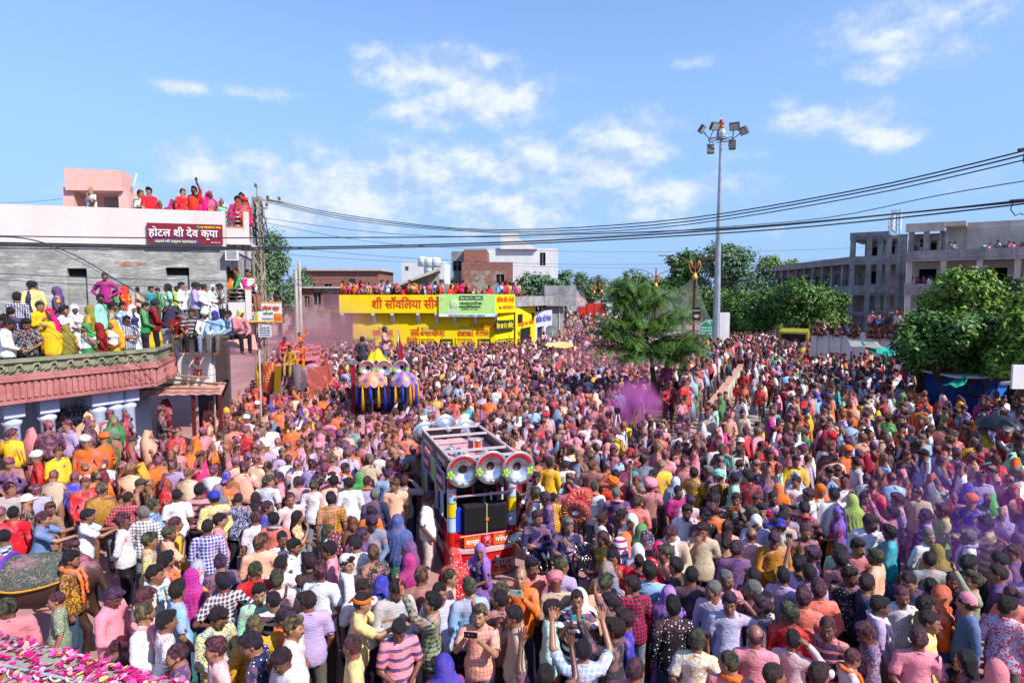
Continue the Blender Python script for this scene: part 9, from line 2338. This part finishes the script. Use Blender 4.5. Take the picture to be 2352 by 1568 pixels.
def build_mass():
 hi = make_variants((560, 320, 40, 170)); lo = make_variants((150, 96, 12, 44))
 buf = {}
 def choose(lst): return pick([((k, parts), w) for k, parts, w in lst])
 VS, FS, CS, PS, AS = [], [], [], [], []; base = 0
 for (x, y, z, kind, style, *own) in MASS + OWN:
  src = hi if y < 24 or (z > 1.5 and y < 26) else lo
  key = kind if kind in src else 'm'; z = float(z); k, parts = choose(src[key]); face = R.choice([180, 180, 180, 160, 200, 120, -120, 90, -90, 0, 30, -30]) if z < .85 or (x < -8 and z < 1) else R.choice([0, 15, -15, 30, -30, 50, -50])
  if style == 'right' and z < .85: face = R.choice([0, 30, -30, -60, -90, -90, 90, 180, 150, -120])
  if x > 8 and z > .8 and z < 1.1: face = R.choice([-60, -90, -30, 0, 150, 180])
  if own: face = BACKDIR[own[1]]
  a = rad(face + R.uniform(-15, 15)) - math.atan2(x, y) * .8; s = R.uniform(.98, 1.09) * (.94 if kind == 'w' else 1) * (.72 if R.random() < .07 else 1)
  if z > 1: s = min(1.05, max(s, .92)) * (1.1 if style == 'roof' else 1)
  mir = R.choice([-1, 1]); ca, sa = math.cos(a) * s, math.sin(a) * s
  cn = pick(ST[style]) if not own else own[0]; c1 = np.array(lin(PAL[cn])) * R.uniform(.85, 1.35); skin = np.array(R.choice(SKINS)); pw = np.array(lin(R.choice(['#a05468', '#a8687c', '#805480', '#ac785c', '#908068', '#9c5474'] if style != 'left' else ['#a85c40', '#b06850', '#a04c60']))); amt = R.uniform(.3, .95) if style != 'roof' else R.uniform(0, .2)
  if style == 'right': amt *= .6
  hairc = np.array(lin('#140f10')); hairp = pw; hk_ = 0 if style == 'roof' else R.uniform(0, .8) ** 1.4 * (.6 if style == 'right' else 1); pants = np.array(R.choice(PANTS))
  for nm, v, f in parts:
   w = np.empty_like(v); w[:, 0] = v[:, 0] * mir * ca - v[:, 1] * sa + x; w[:, 1] = v[:, 0] * mir * sa + v[:, 1] * ca + y; w[:, 2] = v[:, 2] * s + z
   c = {'skin': skin, 'shirt': c1, 'pants': pants, 'hair': hairc * (1 - hk_) + hairp * hk_, 'gear': np.array(lin(PAL[pick([('orange', 3), ('red', 3), ('white', 4), ('pink', 2), ('yellow', 1), ('blue', 1)])])), 'veil': c1, 'skirt': c1 * .7, 'blouse': c1 * .5 + .1}[nm]
   n = len(v); VS.append(w); FS.append((f[:, ::-1] if mir < 0 else f) + base); base += n
   CS.append(np.broadcast_to(np.append(c, 1).astype(np.float32), (n, 4))); PS.append(np.broadcast_to(np.append(pw, 1).astype(np.float32), (n, 4))); AS.append(np.full(n, amt * (.5 if nm == 'skin' else .55 if nm == 'veil' else 1), dtype=np.float32))
 V = np.concatenate(VS); F = np.concatenate(FS); me = mkmesh('crowd', V, F, True)
 for nm, A in (('Col', CS), ('Pw', PS)): a = me.color_attributes.new(nm, 'FLOAT_COLOR', 'POINT'); a.data.foreach_set('color', np.concatenate(A).ravel())
 a = me.attributes.new('Amt', 'FLOAT', 'POINT'); a.data.foreach_set('value', np.concatenate(AS))
 o = link('crowd', me, crowd_mat()); tag(o, 'dense festival crowd filling the street, roofs and highway beyond', 'crowd', kind='stuff')
 print('MASS people', len(MASS), 'tris', len(F))
build_mass()
# ---------------------------------------------------------------- small held things
def phone_for(rec, c):
 e = rec['o']; m = rec['m']; s = rec['mir']; p = POSES.get(rec['pose'], WPOSES.get(rec['pose']))
 hr = Vector(p['hr']); hl = Vector(p['hl']); two = rec['pose'] == 'phone'; ctr = (hr + hl) / 2 + Vector((0, -.05, .09)) if two else hr + Vector((0, -.04, .11))
 S = e.scale; Rz = Matrix.Rotation(e.rotation_euler.z, 4, 'Z'); P = Rz @ Vector((ctr.x * S[0], ctr.y * S[1], ctr.z * S[2])) + Vector(e.location)
 q = empty('mobile_phone', P, e.rotation_euler.z); q.rotation_euler = (rad(8), 0, e.rotation_euler.z)
 mb = MB(); w, h = (.08, .039) if two else (.039, .08); mb.box(-w, w, -.005, .005, -h, h); mb.build('case', plain('phone_' + c[1:], c, .25, .5), q, bevel=.004); mb = MB(); mb.box(-w * .92, w * .92, .0055, .0065, -h * .94, h * .94); mb.build('screen', plain('phone_screen', '#101418', .08, .6), q); mb = MB(); mb.box(w * .45, w * .8, -.0085, -.0055, h * .35, h * .8); mb.build('camera_bump', M_BLACK, q)
 return q
pc = ['#202028', '#d87818', '#38a8c0', '#1c2c58', '#88b8b0', '#181818', '#2c80c0']
i = 0
for r_ in people:
 if 'phone' in r_['ex'] or (r_['pose'] == 'up' and r_['place'] == 'ground'):
  q = phone_for(r_, pc[i % len(pc)]); r_['phone'] = q; i += 1
# ---------------------------------------------------------------- clouds of coloured powder in the air
def powder(name, label, u, v, Y, r_, c, dens, sd=1.0):
 P = at(u, v, Y); m = bpy.data.materials.new(name); m.use_nodes = True; nt = m.node_tree; N = nt.nodes; L = nt.links; N.remove(N['Principled BSDF']); vol = N.new('ShaderNodeVolumePrincipled'); vol.inputs['Color'].default_value = lin(c) + (1,); tc = N.new('ShaderNodeTexCoord'); nz_ = N.new('ShaderNodeTexNoise'); nz_.inputs['Scale'].default_value = 1.6 * sd; nz_.inputs['Detail'].default_value = 4; L.new(tc.outputs['Object'], nz_.inputs[0])
 ln = N.new('ShaderNodeVectorMath'); ln.operation = 'LENGTH'; L.new(tc.outputs['Object'], ln.inputs[0]); mr = N.new('ShaderNodeMapRange'); L.new(ln.outputs['Value'], mr.inputs[0]); mr.inputs[1].default_value = 1.0; mr.inputs[2].default_value = .1; mr.inputs[3].default_value = 0; mr.inputs[4].default_value = 1
 mm = N.new('ShaderNodeMath'); mm.operation = 'MULTIPLY'; m2 = N.new('ShaderNodeMapRange'); L.new(nz_.outputs[0], m2.inputs[0]); m2.inputs[1].default_value = .38; m2.inputs[2].default_value = .65; m2.inputs[4].default_value = dens * 2; L.new(mr.outputs[0], mm.inputs[0]); L.new(m2.outputs[0], mm.inputs[1]); L.new(mm.outputs[0], vol.inputs['Density']); L.new(vol.outputs[0], N['Material Output'].inputs['Volume'])
 g = Field(axis(-1.05, 1.05, .15), axis(-1.05, 1.05, .15), axis(-1.05, 1.05, .15)); g.ell((0, 0, 0), (1, 1, 1), 0); o = link('powder_cloud', g.mesh('powder_cloud'), m, None, P, None, r_); tag(o, label, 'powder cloud', kind='stuff'); return o
powder('powder_magenta', 'cloud of magenta powder hanging beside the neem tree', 1455, 930, 20.0, (1.0, .8, 1.0), '#e080cc', 3.2, 1)
powder('powder_pink_lane', 'thin pink powder haze over the lane behind the elephant', 705, 790, 42, (7, 10, 3.6), '#d8a0a8', .13, 1)
powder('powder_violet', 'thin violet powder haze drifting over the right hand crowd', 2260, 1200, 10.0, (2.6, 2.2, 1.1), '#8458b8', .17, 1)
powder('powder_pale', 'pale pink dust rising under the neem tree', 1400, 830, 33, (5, 4, 1.9), '#d898a8', .12, 1)
# ---------------------------------------------------------------- labels
def describe(r_):
 who = {'m': 'man', 'b': 'bald man', 'k': 'man', 't': 'man', 'w': 'woman', 'W': 'woman', 'c': 'child'}[r_['kind']]
 pat = {'check': 'checked ', 'stripe': 'striped ', 'dots': 'dotted ', 'print': 'printed '}.get(r_['pat'], '')
 g = 'veil' if r_['kind'] == 'w' else 'top' if r_['kind'] in 'Wc' else 'uniform' if 'band' in r_['colour'] else 'shirt'
 col_ = r_['colour']
 s = f"{who} in {col_} {pat}{g}"
 bits = []
 if r_['gear']: bits.append('with ' + r_['gear'])
 elif r_['pw'] in PNAME and r_['kind'] not in 'w': bits.append('with ' + PNAME[r_['pw']])
 if 'phone' in r_: bits.append('holding a phone')
 elif r_['pose'] in ('sit', 'sitlean', 'wsit'): bits.append('sitting')
 elif r_['pose'] == 'folded' : bits.append('arms folded')
 elif r_['pose'] in ('hips',): bits.append('hands on hips')
 elif r_['pose'] in ('wave',): bits.append('arms raised')
 elif r_['pose'] in ('reach',): bits.append('arms stretched forward')
 else: bits.append({'f': 'facing the camera', 'b': 'seen from behind'}.get(r_['face'], 'seen from the side'))
 return s, bits
marks = [('the band truck', 1100, 1200), ('the horse', 70, 1300), ('the petal slab', 200, 1480), ('the median wall', 1650, 1000), ('the black umbrella', 2290, 985), ('the red tuba bells', 1325, 1165), ('the arcade columns', 150, 1000)]
used = set()
def short(r_): s, b = describe(r_); return s
for r_ in people:
 if 'special' in r_: r_['label'] = r_['special']; used.add(r_['label'])
for r_ in people:
 if 'label' in r_: continue
 s, b = describe(r_); cands = [s + ' ' + b[0]] + ([s + ' ' + b[0] + ', ' + b[1]] if len(b) > 1 else [])
 u, v = r_['uv']; near = []
 ref = [q for q in people if q is not r_]
 ref.sort(key=lambda q: (q['uv'][0] - u) ** 2 + (q['uv'][1] - v) ** 2)
 for q in ref[:7]:
  du, dv = u - q['uv'][0], v - q['uv'][1]; rel = ('right of' if du > 0 else 'left of') if abs(du) > abs(dv) else ('in front of' if dv > 0 else 'behind'); near.append(f"{rel} {short(q)}")
 mk = sorted(marks, key=lambda m_: (m_[1] - u) ** 2 + (m_[2] - v) ** 2)[0]; md = math.hypot(mk[1] - u, mk[2] - v)
 if r_['place'] == 'terrace': near.insert(0, 'on the left terrace')
 elif md < 170: near.insert(0, f'near {mk[0]}')
 final = None
 same = [q for q in people if q is not r_ and describe(q)[0] == s and describe(q)[1] == b]
 if not same: final = s + ' ' + ', '.join(b)
 opts = [s + ' ' + b[0] + ', ' + n_ for n_ in near] + [s + ' ' + n_ for n_ in near] + [s + ' ' + b[0] + ', ' + near[i] + ', ' + near[j] for i in range(len(near)) for j in range(i + 1, len(near))] + [s + ' ' + near[i] + ', ' + near[j] for i in range(len(near)) for j in range(i + 1, len(near))]
 if final and (final in used or not 4 <= len(final.split()) <= 16): final = None
 if not final:
  for o_ in opts:
   if o_ not in used and 4 <= len(o_.split()) <= 16: final = o_; break
 r_['label'] = final or (s + ' ' + b[0]); used.add(r_['label'])
for r_ in people: r_['o']['label'] = r_['label']; r_['o']['group'] = 'festival crowd people'
pk = 0
for r_ in people:
 if 'phone' in r_:
  q = r_['phone']; who = short(r_); l = f"mobile phone held up by the {who}";
  if l in used: l = f"mobile phone held by the {who}, {describe(r_)[1][0]}"
  n_ = 0
  while l in used and n_ < 8: n_ += 1; l = f"mobile phone raised by the {who} {sorted(marks, key=lambda m_: (m_[1] - r_['uv'][0]) ** 2 + (m_[2] - r_['uv'][1]) ** 2)[n_ - 1][0].replace('the ', 'near the ', 1)}"
  used.add(l); tag(q, ' '.join(l.split()[:16]), 'phone', 'mobile phones held up')
print('INDIVIDUALS', len(people))
bpy.data.meshes.remove(bpy.data.meshes['tmp']) if 'tmp' in bpy.data.meshes else None
